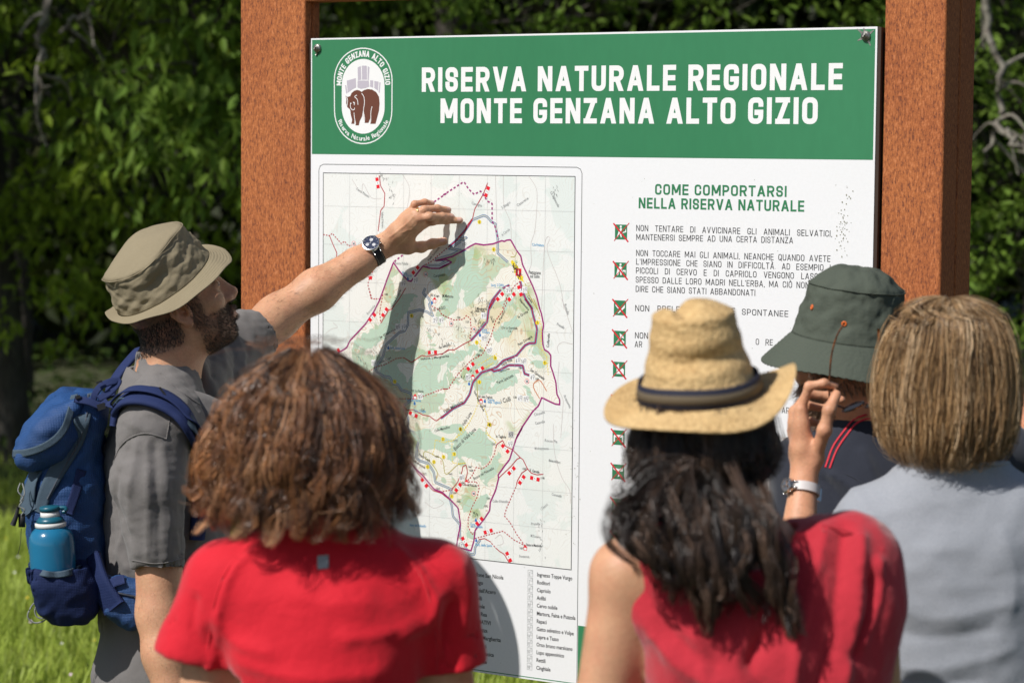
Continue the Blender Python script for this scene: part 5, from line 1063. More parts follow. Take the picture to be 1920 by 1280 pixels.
hairm = np.clip(np.maximum.reduce([beard*.56, side*.6, mous*.65, scalp*.95]), 0, 1)*(1-ear)
col = col*(1-hairm[:, None])+np.array([.060, .038, .026])*hairm[:, None]
lips = inh*(lx > .088)*(np.abs(ly) < .021)*np.exp(-((lz+.066)/.006)**2); col = col*(1-lips[:, None]*.6)+np.array([.42, .16, .13])*lips[:, None]*.6
red = ear*.35+inh*np.exp(-((loc-np.array([.112, 0, -.03]))**2).sum(1)/.022**2)*.3; col = col*(1-red[:, None])+np.array([.50, .20, .13])*red[:, None]
eyes = inh*np.minimum.reduce([np.linalg.norm(loc-np.array([.078, s*.031, .004]), axis=1) for s in (1, -1)])
em = inh & (np.abs(np.abs(ly)-.031) < .0105) & (np.abs(lz-.003) < .0028) & (lx > .082); col[em] = (.10, .07, .055)  # lash line, with the eye coloured dark for the shaded socket
brow = inh & (np.abs(np.abs(ly)-.030) < .020) & (np.abs(lz-.030) < .0055) & (lx > .07); col[brow] = col[brow]*.3+np.array([.04, .03, .02])*.7
# nails
hm = V[:, 0] > xs_
for f_ in fing+[thumb]:
    d = nrm(f_[-1]-f_[-2]); tip = f_[-1]; up = nrm(np.array([-.25, -1, .55])-d*np.dot(d, np.array([-.25, -1, .55]))); c = tip+up*.0068-d*.002
    r = V-c; m = hm & (np.abs(r @ d) < .0062) & (np.abs(r @ np.cross(d, up)) < .0046) & (np.abs(r @ up) < .005); col[m] = np.array([.66, .42, .35])
knu = np.zeros(len(V))
for f_ in fing:
    for j in (0, 1, 2): knu = np.maximum(knu, hm*np.exp(-((V-f_[j])**2).sum(1)/.010**2))
col = col*(1-.35*knu[:, None])+np.array([.50, .22, .15])*.35*knu[:, None]
# tendons and knuckle creases on the hand
mv = np.zeros(len(V))
for a, f_ in zip(mcps, fing):
    mv += hm*.0016*np.exp(-(seg_dist(V, [wri+(a-wri)*.25, a])/.0042)**2)
    d = nrm(f_[2]-f_[1])
    for s in (-.003, 0, .003): mv -= .00045*np.exp(-(((V-f_[1]) @ d-s)/.0008)**2)*(np.linalg.norm(V-f_[1], axis=1) < .012)
for vp in ([q(480, 760, .09), q(640, 640, .095), q(760, 540, .095), q(840, 450, .09)], [q(560, 900, .085), q(700, 780, .09), q(820, 640, .088), q(900, 560, .082)], [q(700, 680, .093), q(800, 640, .09), q(900, 640, .08)]): mv += hm*.0011*np.exp(-(seg_dist(V, spline(np.array(vp), 14)*1.0)/.011)**2)*0+hm*.0012*np.exp(-(np.abs(seg_dist(V*np.array([1, 0, 1]), spline(np.array(vp), 14)*np.array([1, 0, 1])))/.0024)**2)*(N[:, 1] < -.1)
V = V+N*mv[:, None]
o = obj('body', V, F, M_skin, man, cols=col)
mb = MB()
nb = np.clip(hairm, 0, 1)*(1-ear)
mb.add(*fuzz(V, N, (beard*(1-ear) > .3) & (lz > -.15), 6500, .0048, HR @ np.array([.25, 0, -.8]), .55, g, .00036, (.085, .055, .036), .45))
mb.add(*fuzz(V, N, (mous+side) > .5, 1200, .009, HR @ np.array([.2, 0, -.9]), .5, g, .00036, (.085, .055, .036), .4))
mb.add(*fuzz(V, N, (scalp*(1-ear) > .5) & ((V-P(306, 534, 4.88)) @ HU2n < -.028), 3800, .0052, HR @ np.array([-.3, 0, -1.]), .45, g, .00045, (.022, .016, .012), .2))
# C layout: fuzz returns V,F,cols
mb.build('hair', M_hair, man)
mb = MB(); fm = (V[:, 0] > elb[0]-.03) & (V[:, 0] < wri[0]+.02) & (V[:, 1] > 4.9); ad = nrm(wri-elb)
mb.add(*fuzz(V, N, fm, 1500, .011, ad*.8+np.array([0, 0, -.3]), .3, g, .00016, (.10, .05, .03), .35))
mb.add(*fuzz(V, N, (V[:, 2] < nel[2]+.06) & (V[:, 0] < -.5) & (V[:, 1] < 4.82), 700, .010, np.array([.2, 0, -.8]), .3, g, .00016, (.10, .05, .03), .35))
mb.build('arm_hair', M_hair, man)
# trousers, shoes
lower_body(man, (gx0, gy0), f3, .085, .99, M_gtrs, .175, .125, cloth_noise(61, 6, .006), .09)
# shirt
hemn = P(296, 1066, 4.68); ax = nrm(hemn-nsh); hemf = P(470, 640, 5.2); axf = nrm(elb-fsh)
sh = [loft([(gx0+.002, gy0, .93, .126, .165), (gx0+.005, gy0, 1.05, .134, .158), (gx0+.006, gy0, 1.2, .135, .160), (gx0+.010, gy0, 1.32, .124, .172), (gx0+.01, gy0, 1.395, .092, .160), (gx0+.012, gy0, 1.445, .072, .115), (NB[0]+.0, NB[1], 1.485, .068, .074), (NB[0]-.002, NB[1], 1.51, .066, .068)], R2, 2.2, .03),
      cone(nsh, nsh*.45+np.array([gx0, gy0, 1.40])*.55, .070, .072, .03), cone(nsh+np.array([0, 0, -.02]), P(277, 905, 4.69), .070, .071, .03), cone(P(277, 905, 4.69), hemn, .071, .0535, .02),
      cone(fsh, fsh*.5+np.array([gx0+.02, gy0, 1.40])*.5, .072, .075, .04), cone(fsh, P(450, 640, 5.2), .070, .062, .03), cone(P(410, 730, 5.08), P(468, 672, 5.2), .055, .042, .03), cone(P(440, 640, 5.18), P(500, 618, 5.27), .060, .060, .02),
      rbox(hemn+ax*.10, (.10, .075, .066), .002, rotm(ax, [0, -1, 0])[:, [0, 1, 2]], .003, True), half(P(474, 636, 5.15), axf) if False else rbox(P(476, 632, 5.25)+axf*.12, (.12, .11, .11), .002, rotm(axf, [0, 0, 1]), .003, True),
      cone(hemn-ax*.035, hemn+ax*.05, .047, .049, .003, True), cone(fsh+axf*.09, fsh+axf*.4, .052, .050, .003, True),
      cone(NB+np.array([0, 0, -.02]), HC, .0605, .058, .004, True), cone(P(350, 660, 4.9), P(420, 800, 4.93), .05, .012, .01, True)]
fl = [([P(258, 830, 4.66), P(245, 960, 4.66), P(262, 1050, 4.67)], .010, .005), ([P(278, 830, 4.655), P(283, 940, 4.655), P(280, 1050, 4.66)], .006, .0045), ([P(310, 840, 4.66), P(322, 950, 4.66), P(318, 1040, 4.67)], .010, .004), ([P(294, 830, 4.655), P(300, 940, 4.655), P(302, 1050, 4.66)], .008, -.004), ([P(225, 880, 4.67), P(220, 940, 4.68), P(250, 1000, 4.68)], .008, -.006),
      ([P(212, 868, 4.70), P(236, 826, 4.68), P(274, 812, 4.67), P(312, 822, 4.67)], .004, -.0035), ([P(265, 690, 4.80), P(255, 740, 4.78), P(262, 790, 4.72)], .012, .004), ([P(225, 1000, 4.70), P(215, 1040, 4.72), P(235, 1070, 4.72)], .009, .006), ([P(200, 960, 4.74), P(205, 1030, 4.74)], .012, -.006),
      ([P(420, 640, 5.03), P(440, 660, 5.06), P(445, 700, 5.06)], .006, -.006), ([P(432, 630, 5.05), P(455, 655, 5.08), P(460, 690, 5.09)], .006, .006), ([P(405, 650, 5.0), P(420, 680, 5.02), P(425, 720, 5.02)], .008, .006), ([P(395, 665, 5.0), P(405, 700, 5.0)], .006, -.006)]
fl0 = [([p_*np.array([1, 0, 1]) for p_ in f_[0]], f_[1], f_[2]) for f_ in fl]; fnear, ffar = fl0[:-4], fl0[-4:]
cn = cloth_noise(5, 9, .0032)
V, F = mesh_sdf(sh, h=.0058, it=2, disp=lambda X: .85*folds(X*np.array([1, 0, 1]), fnear)*(X[:, 1] < 4.80)+.9*folds(X*np.array([1, 0, 1]), ffar)*(X[:, 1] > 4.92)+cn(X)+.0010*SinNoise(8, 30, 2, 10)(X))
shirt = obj('shirt', V, F, M_gshirt, man)
# seams and cuff stitching
mb = MB()
from mathutils.bvhtree import BVHTree
def bvh_of(V, F): return BVHTree.FromPolygons([Vector(v) for v in V], [tuple(int(i) for i in f) for f in F])
def project(bv, pts, off=.001):
    out = []
    for p in pts:
        c, n, i, d = bv.find_nearest(Vector(p)); s = 1 if (Vector(p)-c).dot(n) >= -1 else -1; out.append(np.array(c)+np.array(n)*off)
    return np.array(out)
def from_cam(bv, px, y0, off=.001):
    """first hit of the surface along the view through pixel points"""
    out = []; nn = []
    for x, y in px:
        d = Vector(ray(x, y)); c, n, i, dist = bv.ray_cast(Vector(CP)+d*2.0, d)
        if c is None: c, n, i, dist = bv.find_nearest(Vector(P(x, y, y0)))
        n = np.array(n); n = n if n @ np.array(d) < 0 else -n
        out.append(np.array(c)+n*off); nn.append(n)
    return np.array(out), np.array(nn)
bs = bvh_of(V, F)
for pl in ([(212, 868), (225, 838), (245, 820), (274, 812), (312, 822)], [(312, 822), (318, 780), (310, 740)], [(248, 1050), (296, 1056), (344, 1046)], [(300, 700), (340, 735), (385, 765)]):
    p, n_ = from_cam(bs, spline(np.array([(a, b, 0.) for a, b in pl]), 24)[:, :2], 4.72, .0004); mb.add(*tube(p, .0013, 5))
mb.build('seam', M_gshirt, shirt)
# collar
bc = []; cth = np.linspace(-2.55, 2.55, 40)
cc0 = NB+np.array([.004, 0, .0]); mbc = MB(); rows = []
for k, (dr, dz) in enumerate(((.004, .018), (.010, .020), (.016, .008), (.022, -.012), (.026, -.026), (.021, -.026), (.016, -.012), (.010, .006))):
    t = cth; front = np.clip((np.abs(t-math.pi*0)-0)/2.55, 0, 1)
    ang = t+math.pi   # 0 at the back
    rr = .079+dr*1.15+.006*front**3; drop = -.085*front**2.2
    rows.append(np.stack([cc0[0]+(f3[0]*np.cos(ang)+l3[0]*np.sin(ang))*rr*(1+.25*front**2)+f3[0]*.035*front**2, cc0[1]+(f3[1]*np.cos(ang)+l3[1]*np.sin(ang))*rr*(1+.05*front)+f3[1]*.035*front**2, cc0[2]+.006+dz*1.2+drop+.0*t+.002*np.sin(t*7)], 1))
Vc = np.stack(rows, 1); Vc = Vc.reshape(-1, 3); mbc.add(Vc, grid_faces(40, 8, False, True)); mbc.build('collar', M_gshirt, shirt)
# hat
hp2 = math.radians(36); hyw = math.radians(20)
HF2 = np.array([math.cos(hyw)*math.cos(hp2), math.sin(hyw)*math.cos(hp2), math.sin(hp2)]); HU2 = np.array([-math.cos(hyw)*math.sin(hp2), -math.sin(hyw)*math.sin(hp2)-.18, math.cos(hp2)])
RH = rotm(HF2, HU2); hc = P(306, 529, 4.88)
hn = SinNoise(31, 14, 3, 10); hn2 = SinNoise(32, 26, 2, 10)
def crown_g(Pt, T, rr, zz):
    q = Pt.reshape(-1, 3); k = np.clip(zz/.085, 0, 1).ravel(); d = (hn(q*np.array([1, 1, 1.4]))*.0026+hn2(q)*.0010)*np.clip(1-(k-.9)*8, .3, 1)*np.clip(k*6, .25, 1)
    rad_ = nrm(q*np.array([1, 1, .2])+1e-6); q = q+rad_*d[:, None]
    q[:, 2] += -.010*np.clip(-q[:, 0]/.1, 0, 1)*k-.006*np.sin(T.ravel()*3+1)*k*np.clip(rr.ravel(), 0, 1)
    return q.reshape(Pt.shape)
def brim_g(B, T, S):
    f_ = 1-.5*np.exp(-((np.abs(T-np.pi))/.9)**2); base = B[:1]; B = base+(B-base)*f_[..., None]
    B[..., 2] += S*(.003*np.sin(2*T+.6)+.003*np.sin(5*T)+.0015*np.sin(9*T+2)); B[..., 2] += .0006*np.sin(S*2*np.pi*7)*(S > .1); return B
def slope_g(T): return np.radians(14)-np.radians(10)*np.cos(T)+np.radians(36)*np.exp(-(np.minimum(T, 2*np.pi-T)/.75)**2)+np.radians(10)*np.exp(-((T-5.5)/.5)**2)-np.radians(38)*np.exp(-((np.abs(T-np.pi))/.8)**2)
gh = hat('bucket_hat', man, hc, RH, .111, .101, .084, .86, .020, .042, slope_g, M_khaki, None, crown_g, brim_g)
def hat_ring(par, hc, RH, ra, rb, h, r, mt, name, fn=None, off=.0015, sides=5, ts=.9):
    th = np.linspace(0, 2*np.pi, 140); zz = h*.97; P0 = np.stack([np.cos(th)*(ra*ts+off), np.sin(th)*(rb*ts+off), np.full(140, zz)], 1)
    P0 = fn(P0[None], th[None], np.full((1, 140), ts), np.full((1, 140), zz))[0]
    mb = MB(); mb.add(*tube(hc+P0 @ RH.T, r, sides)); return mb.build(name, mt, par)
hat_ring(gh, hc, RH, .111, .101, .084, .0012, M_khaki, 'crown_seam', crown_g, .0, ts=.88)
# wrist watch
A = nrm(elb-wri); nw = nrm(np.array([-.12, -.80, .62])-A*np.dot(A, np.array([-.12, -.80, .62]))); sw = np.cross(A, nw); wc = wri+A*.022
def wristwatch(par, wc, A, nw, sw, rw, strap_mat, dial_mat, rcase, wst, hand_mat, name='wristwatch', bez=None, rx=1.0):
    mb = MB(); th = np.linspace(0, 2*np.pi, 48, endpoint=False); sec = [(-wst/2, .0), (-wst/2, .0024), (wst/2, .0024), (wst/2, .0)]
    V = np.array([[wc+A*a+(nw*np.cos(t)*rx+sw*np.sin(t))*(rw+b) for a, b in sec] for t in th]).reshape(-1, 3); mb.add(V, grid_faces(48, 4, True, True))
    root = mb.build(name, strap_mat, par, smooth=False)
    top = wc+nw*(rw*rx+.001)
    def disc_(r0, z0, r1, z1, n=36):
        t = np.linspace(0, 2*np.pi, n, endpoint=False); ring = lambda r, z: np.array([top+nw*z+(A*np.cos(a)+sw*np.sin(a))*r for a in t]); return np.concatenate([ring(r0, z0), ring(r1, z1)]), grid_faces(2, n, False, True)
    mb = MB()
    for a in ((rcase*.96, 0, rcase, .003), (rcase, .003, rcase, .0065), (rcase, .0065, rcase*.95, .0085), (rcase*.95, .0085, rcase*.86, .0088), (rcase*.86, .0088, rcase*.84, .0072)): mb.add(*disc_(*a))
    for s1 in (1, -1):
        for s2 in (.6, -.6): mb.add(*tube([top+sw*s1*rcase*.8+A*s2*rcase*.75+nw*.003, top+sw*s1*rcase*1.28+A*s2*rcase*.62-nw*.003], .0018, 6))
    for a in (-.6, 0, .6): mb.add(*tube([top-(A*math.cos(a)+sw*math.sin(a))*rcase+nw*.004, top-(A*math.cos(a)+sw*math.sin(a))*(rcase+.003)+nw*.004], .0016, 8))
    mb.build('watch_case', M_metal, root)
    t = np.linspace(0, 2*np.pi, 36, endpoint=False); c = top+nw*.0073; Vd = np.array([c+(A*np.cos(a)+sw*np.sin(a))*rcase*.85 for a in t]+[c]); dial = obj('watch_dial', Vd, np.array([[i, (i+1) % 36, 36] for i in range(36)]), dial_mat, root)
    mb = MB(); c = top+nw*.0077
    for k in range(12):
        a = k*math.pi/6; d = A*math.cos(a)+sw*math.sin(a); mb.add(*tube([c+d*rcase*.68, c+d*rcase*.8], .0005, 4))
    for a, l in ((2.2, .5), (.4, .68)): d = A*math.cos(a)+sw*math.sin(a); mb.add(*tube([c, c+d*rcase*l], .0006, 4))
    for a in (0.2, 2.3, 4.4):
        d = A*math.cos(a)+sw*math.sin(a); cc = c+d*rcase*.42; mb.add(np.array([cc+(A*np.cos(b)+sw*np.sin(b))*rcase*.2 for b in t[::3]]+[cc]), np.array([[i, (i+1) % 12, 12] for i in range(12)]))
    mb.build('watch_hands', hand_mat, dial)
    return root
ww = wristwatch(man, wc, A, nw, sw, .0305, mat('black_leather', (.012, .013, .016), .5, bump=[(400, .4, .001)]), mat('navy_dial', (.012, .022, .06), .25, spec=.6), .0205, .021, mat('dial_silver', (.5, .5, .52), .4), rx=.93)
mb = MB()
for s1 in (-.0078, .0078): mb.add(*tubes(np.array([[wc+A*s1+(nw*np.cos(t)*.93+sw*np.sin(t))*(.0305+.0027) for t in (a, a+.035)] for a in np.arange(.75, 5.6, .075)]), .0005, 4))
mb.build('strap_stitching', mat('cream_thread', (.55, .48, .35), .8), ww)
# ring
rp0 = fing[2][0]*.52+fing[2][1]*.48; rd = nrm(fing[2][1]-fing[2][0]); u1 = nrm(np.cross(rd, [0, 0, 1])); u2 = np.cross(rd, u1); th = np.linspace(0, 2*np.pi, 28, endpoint=False)
Vr = np.array([[rp0+rd*a+(u1*np.cos(t)+u2*np.sin(t))*(.0098+b) for a, b in ((-.002, 0), (-.001, .0009), (.001, .0009), (.002, 0))] for t in th]).reshape(-1, 3)
obj('ring', Vr, grid_faces(28, 4, True, True), mat('gold', (.75, .50, .18), .22, metal=1), man)

# ------------------------------------------------------------------ backpack and bottle
pack = empty('backpack', tuple(P(120, 1150, 4.85)), 0, "blue hiking backpack with navy straps worn by the man in the khaki hat", 'backpack')
pk = lambda x, y, d=4.86: P(x, y, d)
px2m = 4.86/F_PX
def sec(xl, xr, py, dep=.135, yc=4.86): c = pk((xl+xr)/2, py, yc); return (c[0], c[1], c[2], (xr-xl)/2*px2m, dep)
R2p = np.stack([f3[:2], l3[:2]], 1)
bn = SinNoise(71, 8, 3, 10)
main = [loft([sec(110, 165, 1158, .09), sec(80, 195, 1140, .105), sec(62, 205, 1080, .115), sec(48, 200, 980, .117), sec(48, 198, 900, .118), sec(70, 196, 850, .118), sec(110, 200, 790, .118), sec(135, 202, 755, .12), sec(150, 200, 738, .10)], R2p, 3.2, .02)]
V, F = mesh_sdf(main, h=.007, disp=lambda X: .0045*bn(X)-.002*np.abs(bn(X*1.7))); obj('main_bag', V, F, M_bblue, pack); bmain = bvh_of(V, F)
lid = [loft([sec(30, 120, 868, .12), sec(24, 140, 855, .142), sec(32, 150, 825, .15), sec(60, 158, 785, .148), sec(90, 165, 752, .14), sec(118, 168, 738, .12)], R2p, 3.0, .02)]
V, F = mesh_sdf(lid, h=.006, disp=lambda X: .004*bn(X*1.2)); l_ = obj('lid', V, F, M_bblue, pack); blid = bvh_of(V, F)
mb = MB()
p, n_ = from_cam(blid, [(26, 850), (50, 848), (80, 838), (105, 822), (122, 800), (132, 770), (140, 742)], 4.75, .0015); mb.add(*ribbon(p, n_, .014, .003, 40))
mb.build('lid_trim', M_bgrey, l_)
mb = MB()
p, n_ = from_cam(bmain, [(160, 742), (154, 780), (142, 820), (120, 860), (100, 895), (85, 925), (75, 960)], 4.75, .002); mb.add(*ribbon(p, n_, (.030, .034, .030, .022), .004, 50))
p, n_ = from_cam(bmain, [(72, 880), (62, 905), (54, 940), (60, 960)], 4.75, .003); mb.add(*ribbon(p, n_, (.05, .05, .03), .004, 30))
mb.build('grey_panel', M_bgrey, pack)
mb = MB(); p, n_ = from_cam(bmain, [(166, 744), (162, 780), (150, 822), (128, 862), (108, 897), (90, 935)], 4.75, .0045); mb.add(*tube(p, .0024, 6, 50)); mb.build('zipper', mat('zip_coil', (.05, .06, .08), .5), pack)
# side pocket with a bottle
pocket = [loft([sec(98, 165, 1164, .055, 4.725), sec(70, 184, 1145, .066, 4.718), sec(56, 182, 1090, .068, 4.712), sec(52, 162, 1058, .066, 4.712)], R2p, 2.6, .01), loft([sec(58, 150, 1095, .049, 4.700), sec(55, 152, 1040, .050, 4.700)], R2p, 2.2, .004, True)]
V, F = mesh_sdf(pocket, h=.0045, disp=lambda X: .003*bn(X*1.3)); obj('side_pocket', V, F, M_bnavy, pack); bpock = bvh_of(V, F)
mb = MB(); p, n_ = from_cam(bpock, [(60, 1066), (80, 1074), (105, 1077), (132, 1072), (150, 1064)], 4.66, .001); mb.add(*ribbon(p, n_, .012, .004, 30)); mb.build('pocket_hem', M_bgrey, pack)
# hip belt pouch
pouch = [rbox(P(238, 1126, 4.70), (.040, .020, .044), .018, rotm((.96, .1, -.30), (.30, 0, .96)), .02), cone(P(188, 1082, 4.735), P(262, 1140, 4.71), .016, .018, .03), cone(P(200, 1140, 4.735), P(250, 1165, 4.715), .012, .014, .03)]
V, F = mesh_sdf(pouch, h=.0045, disp=lambda X: .0025*bn(X*1.6)); obj('hip_pouch', V, F, M_bblue, pack); bp_ = bvh_of(V, F)
mb = MB(); p, n_ = from_cam(bp_, [(205, 1104), (225, 1112), (255, 1118), (272, 1120)], 4.66, .002); mb.add(*tube(p, .0026, 6, 24)); mb.build('pouch_zipper', mat('zip_dark', (.02, .025, .04), .5), pack)
mb = MB(); p, n_ = from_cam(bp_, [(196, 1112), (215, 1092), (240, 1062)], 4.66, .004); mb.add(*ribbon(p, n_, .020, .003, 20)); mb.build('compression_strap', M_bstrap, pack); mb = MB()
p, n_ = from_cam(bmain, [(152, 880), (142, 920), (128, 962)], 4.75, .003); mb.add(*ribbon(p, n_, (.020, .018), .003, 20))
mb.build('compression_strap', M_bstrap, pack)
# lower lumbar and belt
mb = MB(); mb.add(*ribbon([P(175, 1040, 4.74), P(188, 1090, 4.70), P(215, 1140, 4.68)], np.array([-.5, -.8, .1]), (.03, .05), .012, 20)); mb.build('hip_belt', M_bnavy, pack)
# shoulder straps: padded strap over the near shoulder
p, n_ = from_cam(bs, [(196, 800), (200, 775), (215, 758), (250, 748), (290, 750), (325, 768), (352, 800), (368, 840), (376, 880), (372, 940), (366, 1010)], 4.72, .007)
n_ = nrm(n_+np.array([0, 0, .25])); mb = MB(); mb.add(*ribbon(p, n_, (.05, .062, .062, .058, .045, .03), .009, 80, .25)); st = mb.build('shoulder_strap', M_bstrap, pack)
p2 = spline(p, 80)+nrm(spline(n_, 80))*.0065; mb = MB(); mb.add(*ribbon(p2[18:76:4]+np.array([.004, 0, -.008]), n_[5], (.026, .028, .022), .003, 60)); mb.build('strap_facing', M_bgrey, st)
p3 = spline(p, 80)+nrm(spline(n_, 80))*.009; mb = MB(); mb.add(*ribbon(p3[10:62:4]+np.array([-.003, 0, .006]), n_[4], .020, .003, 50)); mb.build('load_strap', M_bstrap, st)
mb = MB(); pf = [P(205, 745, 4.98), P(212, 718, 5.0), P(232, 688, 5.02), P(262, 656, 5.02), P(290, 640, 5.06)]; mb.add(*ribbon(pf, np.array([-.6, -.5, .6]), .03, .006, 30)); mb.build('shoulder_strap', M_bstrap, pack)
mb = MB()
mb.add(*ribbon([P(178, 778, 4.76), P(176, 745, 4.75), P(192, 722, 4.75), P(222, 714, 4.76), P(206, 735, 4.75), P(184, 748, 4.74)], np.array([-.3, -.9, .3]), .014, .003, 40))
mb.add(*ribbon([P(140, 748, 4.74), P(165, 752, 4.735), P(188, 760, 4.735), P(202, 752, 4.74)], np.array([-.1, -.9, .4]), .014, .004, 30))
mb.build('haul_loop', M_bstrap, pack)
for (x, y, d, w, h_) in ((190, 762, 4.73, .016, .012), (146, 744, 4.735, .010, .006), (186, 716, 4.74, .012, .004), (382, 925, 4.70, .012, .016)): mb = MB(); mb.add(*box(P(x, y, d), (w/2, .003, h_/2), rotm((.9, .2, .3), (-.3, 0, .95)))); mb.build('buckle', M_dark, pack, smooth=False)
mb = MB()
q = spline(p, 80)+nrm(spline(n_, 80))*.012
mb.add(*tube([q[34]+np.array([-.004, 0, .014]), q[35]+np.array([0, 0, .002]), q[36]+np.array([.003, 0, -.012])], .0022, 6))
mb.build('strap_slider', M_dark, pack, smooth=False)
mb = MB()
mb.add(*tube([P(80, 1122, 4.72), P(62, 1132, 4.72), P(52, 1155, 4.72), P(66, 1167, 4.72), P(86, 1160, 4.72), P(90, 1142, 4.72), P(84, 1126, 4.72)], .0017, 6, 40)); mb.add(*tube([P(82, 1122, 4.715), P(66, 1140, 4.715), P(70, 1156, 4.715), P(86, 1156, 4.715), P(88, 1130, 4.715)], .0017, 6, 40))
mb.add(*tube([P(38, 905, 4.74), P(34, 920, 4.73), P(44, 935, 4.73), P(36, 948, 4.73), P(46, 955, 4.73), P(40, 965, 4.73)], .0015, 6, 40)); mb.add(*tube([P(42, 905, 4.74), P(46, 925, 4.73), P(38, 940, 4.73)], .0015, 6, 30))
mb.build('elastic_cord', mat('grey_cord', (.22, .23, .22), .7), pack)
mb = MB(); mb.add(*tube([P(34, 950, 4.73), P(30, 968, 4.73), P(24, 984, 4.73)], [.003, .0045, .0055], 8, 12)); mb.add(*box(P(41, 975, 4.735), (.006, .004, .013))); mb.add(*tube([P(40, 990, 4.735), P(38, 1020, 4.735), P(33, 1040, 4.735)], .0006, 4, 10)); mb.build('cord_lock', M_dark, pack)
# bottle
bb = P(103, 1120, 4.695); ba = nrm(P(93, 950, 4.695)-bb); u1 = nrm(np.cross(ba, [0, 1, 0])); u2 = np.cross(ba, u1)
def lathe(prof, n=36):
    th = np.linspace(0, 2*np.pi, n, endpoint=False); V = np.array([bb+ba*z+(u1*np.cos(t)+u2*np.sin(t))*r for r, z in prof for t in th]); return V, grid_faces(len(prof), n, False, True)
bot = empty('water_bottle', tuple(bb), 0, 'translucent teal water bottle with white collar standing in the side pocket of the backpack', 'bottle')
M_bot = mat('teal_plastic', srgb(30, 108, 145), .18, spec=.5, noise=[(30, .15, srgb(24, 86, 125))], coat=.3); M_cap = mat('dark_teal_plastic', srgb(22, 88, 108), .35, spec=.5); M_wcol = mat('white_plastic', (.68, .68, .66), .4)
L = np.linalg.norm(P(93, 950, 4.695)-bb); mb = MB(); mb.add(*lathe([(0, 0), (.036, .001), (.043, .006), (.0445, .03), (.0445, L*.60), (.043, L*.68), (.038, L*.735), (.030, L*.775), (.026, L*.79)])); mb.build('bottle_body', M_bot, bot)
mb = MB(); mb.add(*lathe([(.026, L*.78), (.0302, L*.785), (.0305, L*.825), (.027, L*.835)])); mb.add(*lathe([(.0185, L*.885), (.0192, L*.885), (.0185, L*.945), (.012, L*.955)])); mb.build('bottle_collar', M_wcol, bot)
mb = MB(); mb.add(*lathe([(.026, L*.832), (.0285, L*.84), (.025, L*.87), (.021, L*.895), (.017, L*.90)])); mb.add(*lathe([(.012, L*.955), (.0195, L*.958), (.020, L*1.0), (.017, L*1.01), (.0, L*1.012)]))
mb.add(*tube([bb+ba*L*.985+u1*-.016, bb+ba*L*.985+u1*-.03, bb+ba*L*.95+u1*-.031, bb+ba*L*.935+u1*-.024], .004, 8, 14)); mb.build('bottle_cap', M_cap, bot)
# ------------------------------------------------------------------ curly-haired woman in the red tee
M_redtee = mat('red_jersey', srgb(204, 16, 38), .75, noise=[(5, .25, srgb(190, 12, 34)), (900, .3, srgb(166, 8, 28))], weave=(.0016, .25), bump=[(60, .3, .004), (16, .35, .014)], sheen=.25, spec=.25)
M_redtop = mat('raspberry_cotton', srgb(184, 48, 60), .88, noise=[(5, .35, srgb(162, 34, 48)), (700, .35, srgb(148, 28, 42))], weave=(.0016, .3), bump=[(50, .45, .005), (18, .4, .012)], sheen=.25, spec=.15)
M_jean = mat('dark_jeans', srgb(46, 54, 74), .9, weave=(.0016, .4), noise=[(6, .4, srgb(62, 72, 96))])
M_gtee = mat('heather_grey_jersey', srgb(148, 151, 158), .9, noise=[(6, .25, srgb(138, 142, 150)), (420, .5, srgb(126, 130, 138)), (900, .35, srgb(172, 175, 181))], weave=(.0015, .3), bump=[(60, .25, .003)], sheen=.2, spec=.12)
M_ntee = mat('navy_jersey', srgb(44, 47, 57), .92, noise=[(7, .4, srgb(36, 39, 48)), (600, .3, srgb(54, 57, 68))], weave=(.0016, .35), bump=[(40, .3, .004)], sheen=.3, spec=.12)
M_olive_c = mat('olive_cotton', srgb(77, 83, 74), .92, noise=[(10, .35, srgb(67, 73, 64)), (600, .3, srgb(89, 95, 84))], bump=[(40, .4, .006), (160, .25, .002)], weave=(.0012, .25), spec=.15)
g = np.random.default_rng(33)
def frame2(yawdeg):
    a = math.radians(yawdeg); f = np.array([math.sin(a), math.cos(a), 0]); l = np.array([-f[1], f[0], 0]); l = np.array([-math.cos(a), math.sin(a), 0]); return f, l, np.stack([f[:2], l[:2]], 1)
def face_col(V, HC, HR, s=1.0, zlow=-.15):
    loc = ((V-HC) @ HR)/s; lx, ly, lz = loc.T; col = np.tile(SK, (len(V), 1))*(1+.05*SinNoise(4, 15, 2, 8)(V))[:, None]
    inh = (np.abs(loc) < .14).all(1)
    lips = inh*(lx > .085)*(np.abs(ly) < .021)*np.exp(-((lz+.066)/.006)**2); col = col*(1-lips[:, None]*.7)+np.array([.45, .14, .13])*lips[:, None]*.7
    em = inh & (np.abs(np.abs(ly)-.031) < .0115) & (np.abs(lz-.004) < .0042) & (lx > .08); col[em] = (.62, .60, .58); col[em & (np.abs(np.abs(ly)-.032) < .0045)] = (.06, .04, .03)
    br = inh & (np.abs(np.abs(ly)-.030) < .020) & (np.abs(lz-.030) < .0045) & (lx > .07); col[br] = col[br]*.35+np.array([.06, .04, .03])*.65
    return col, loc
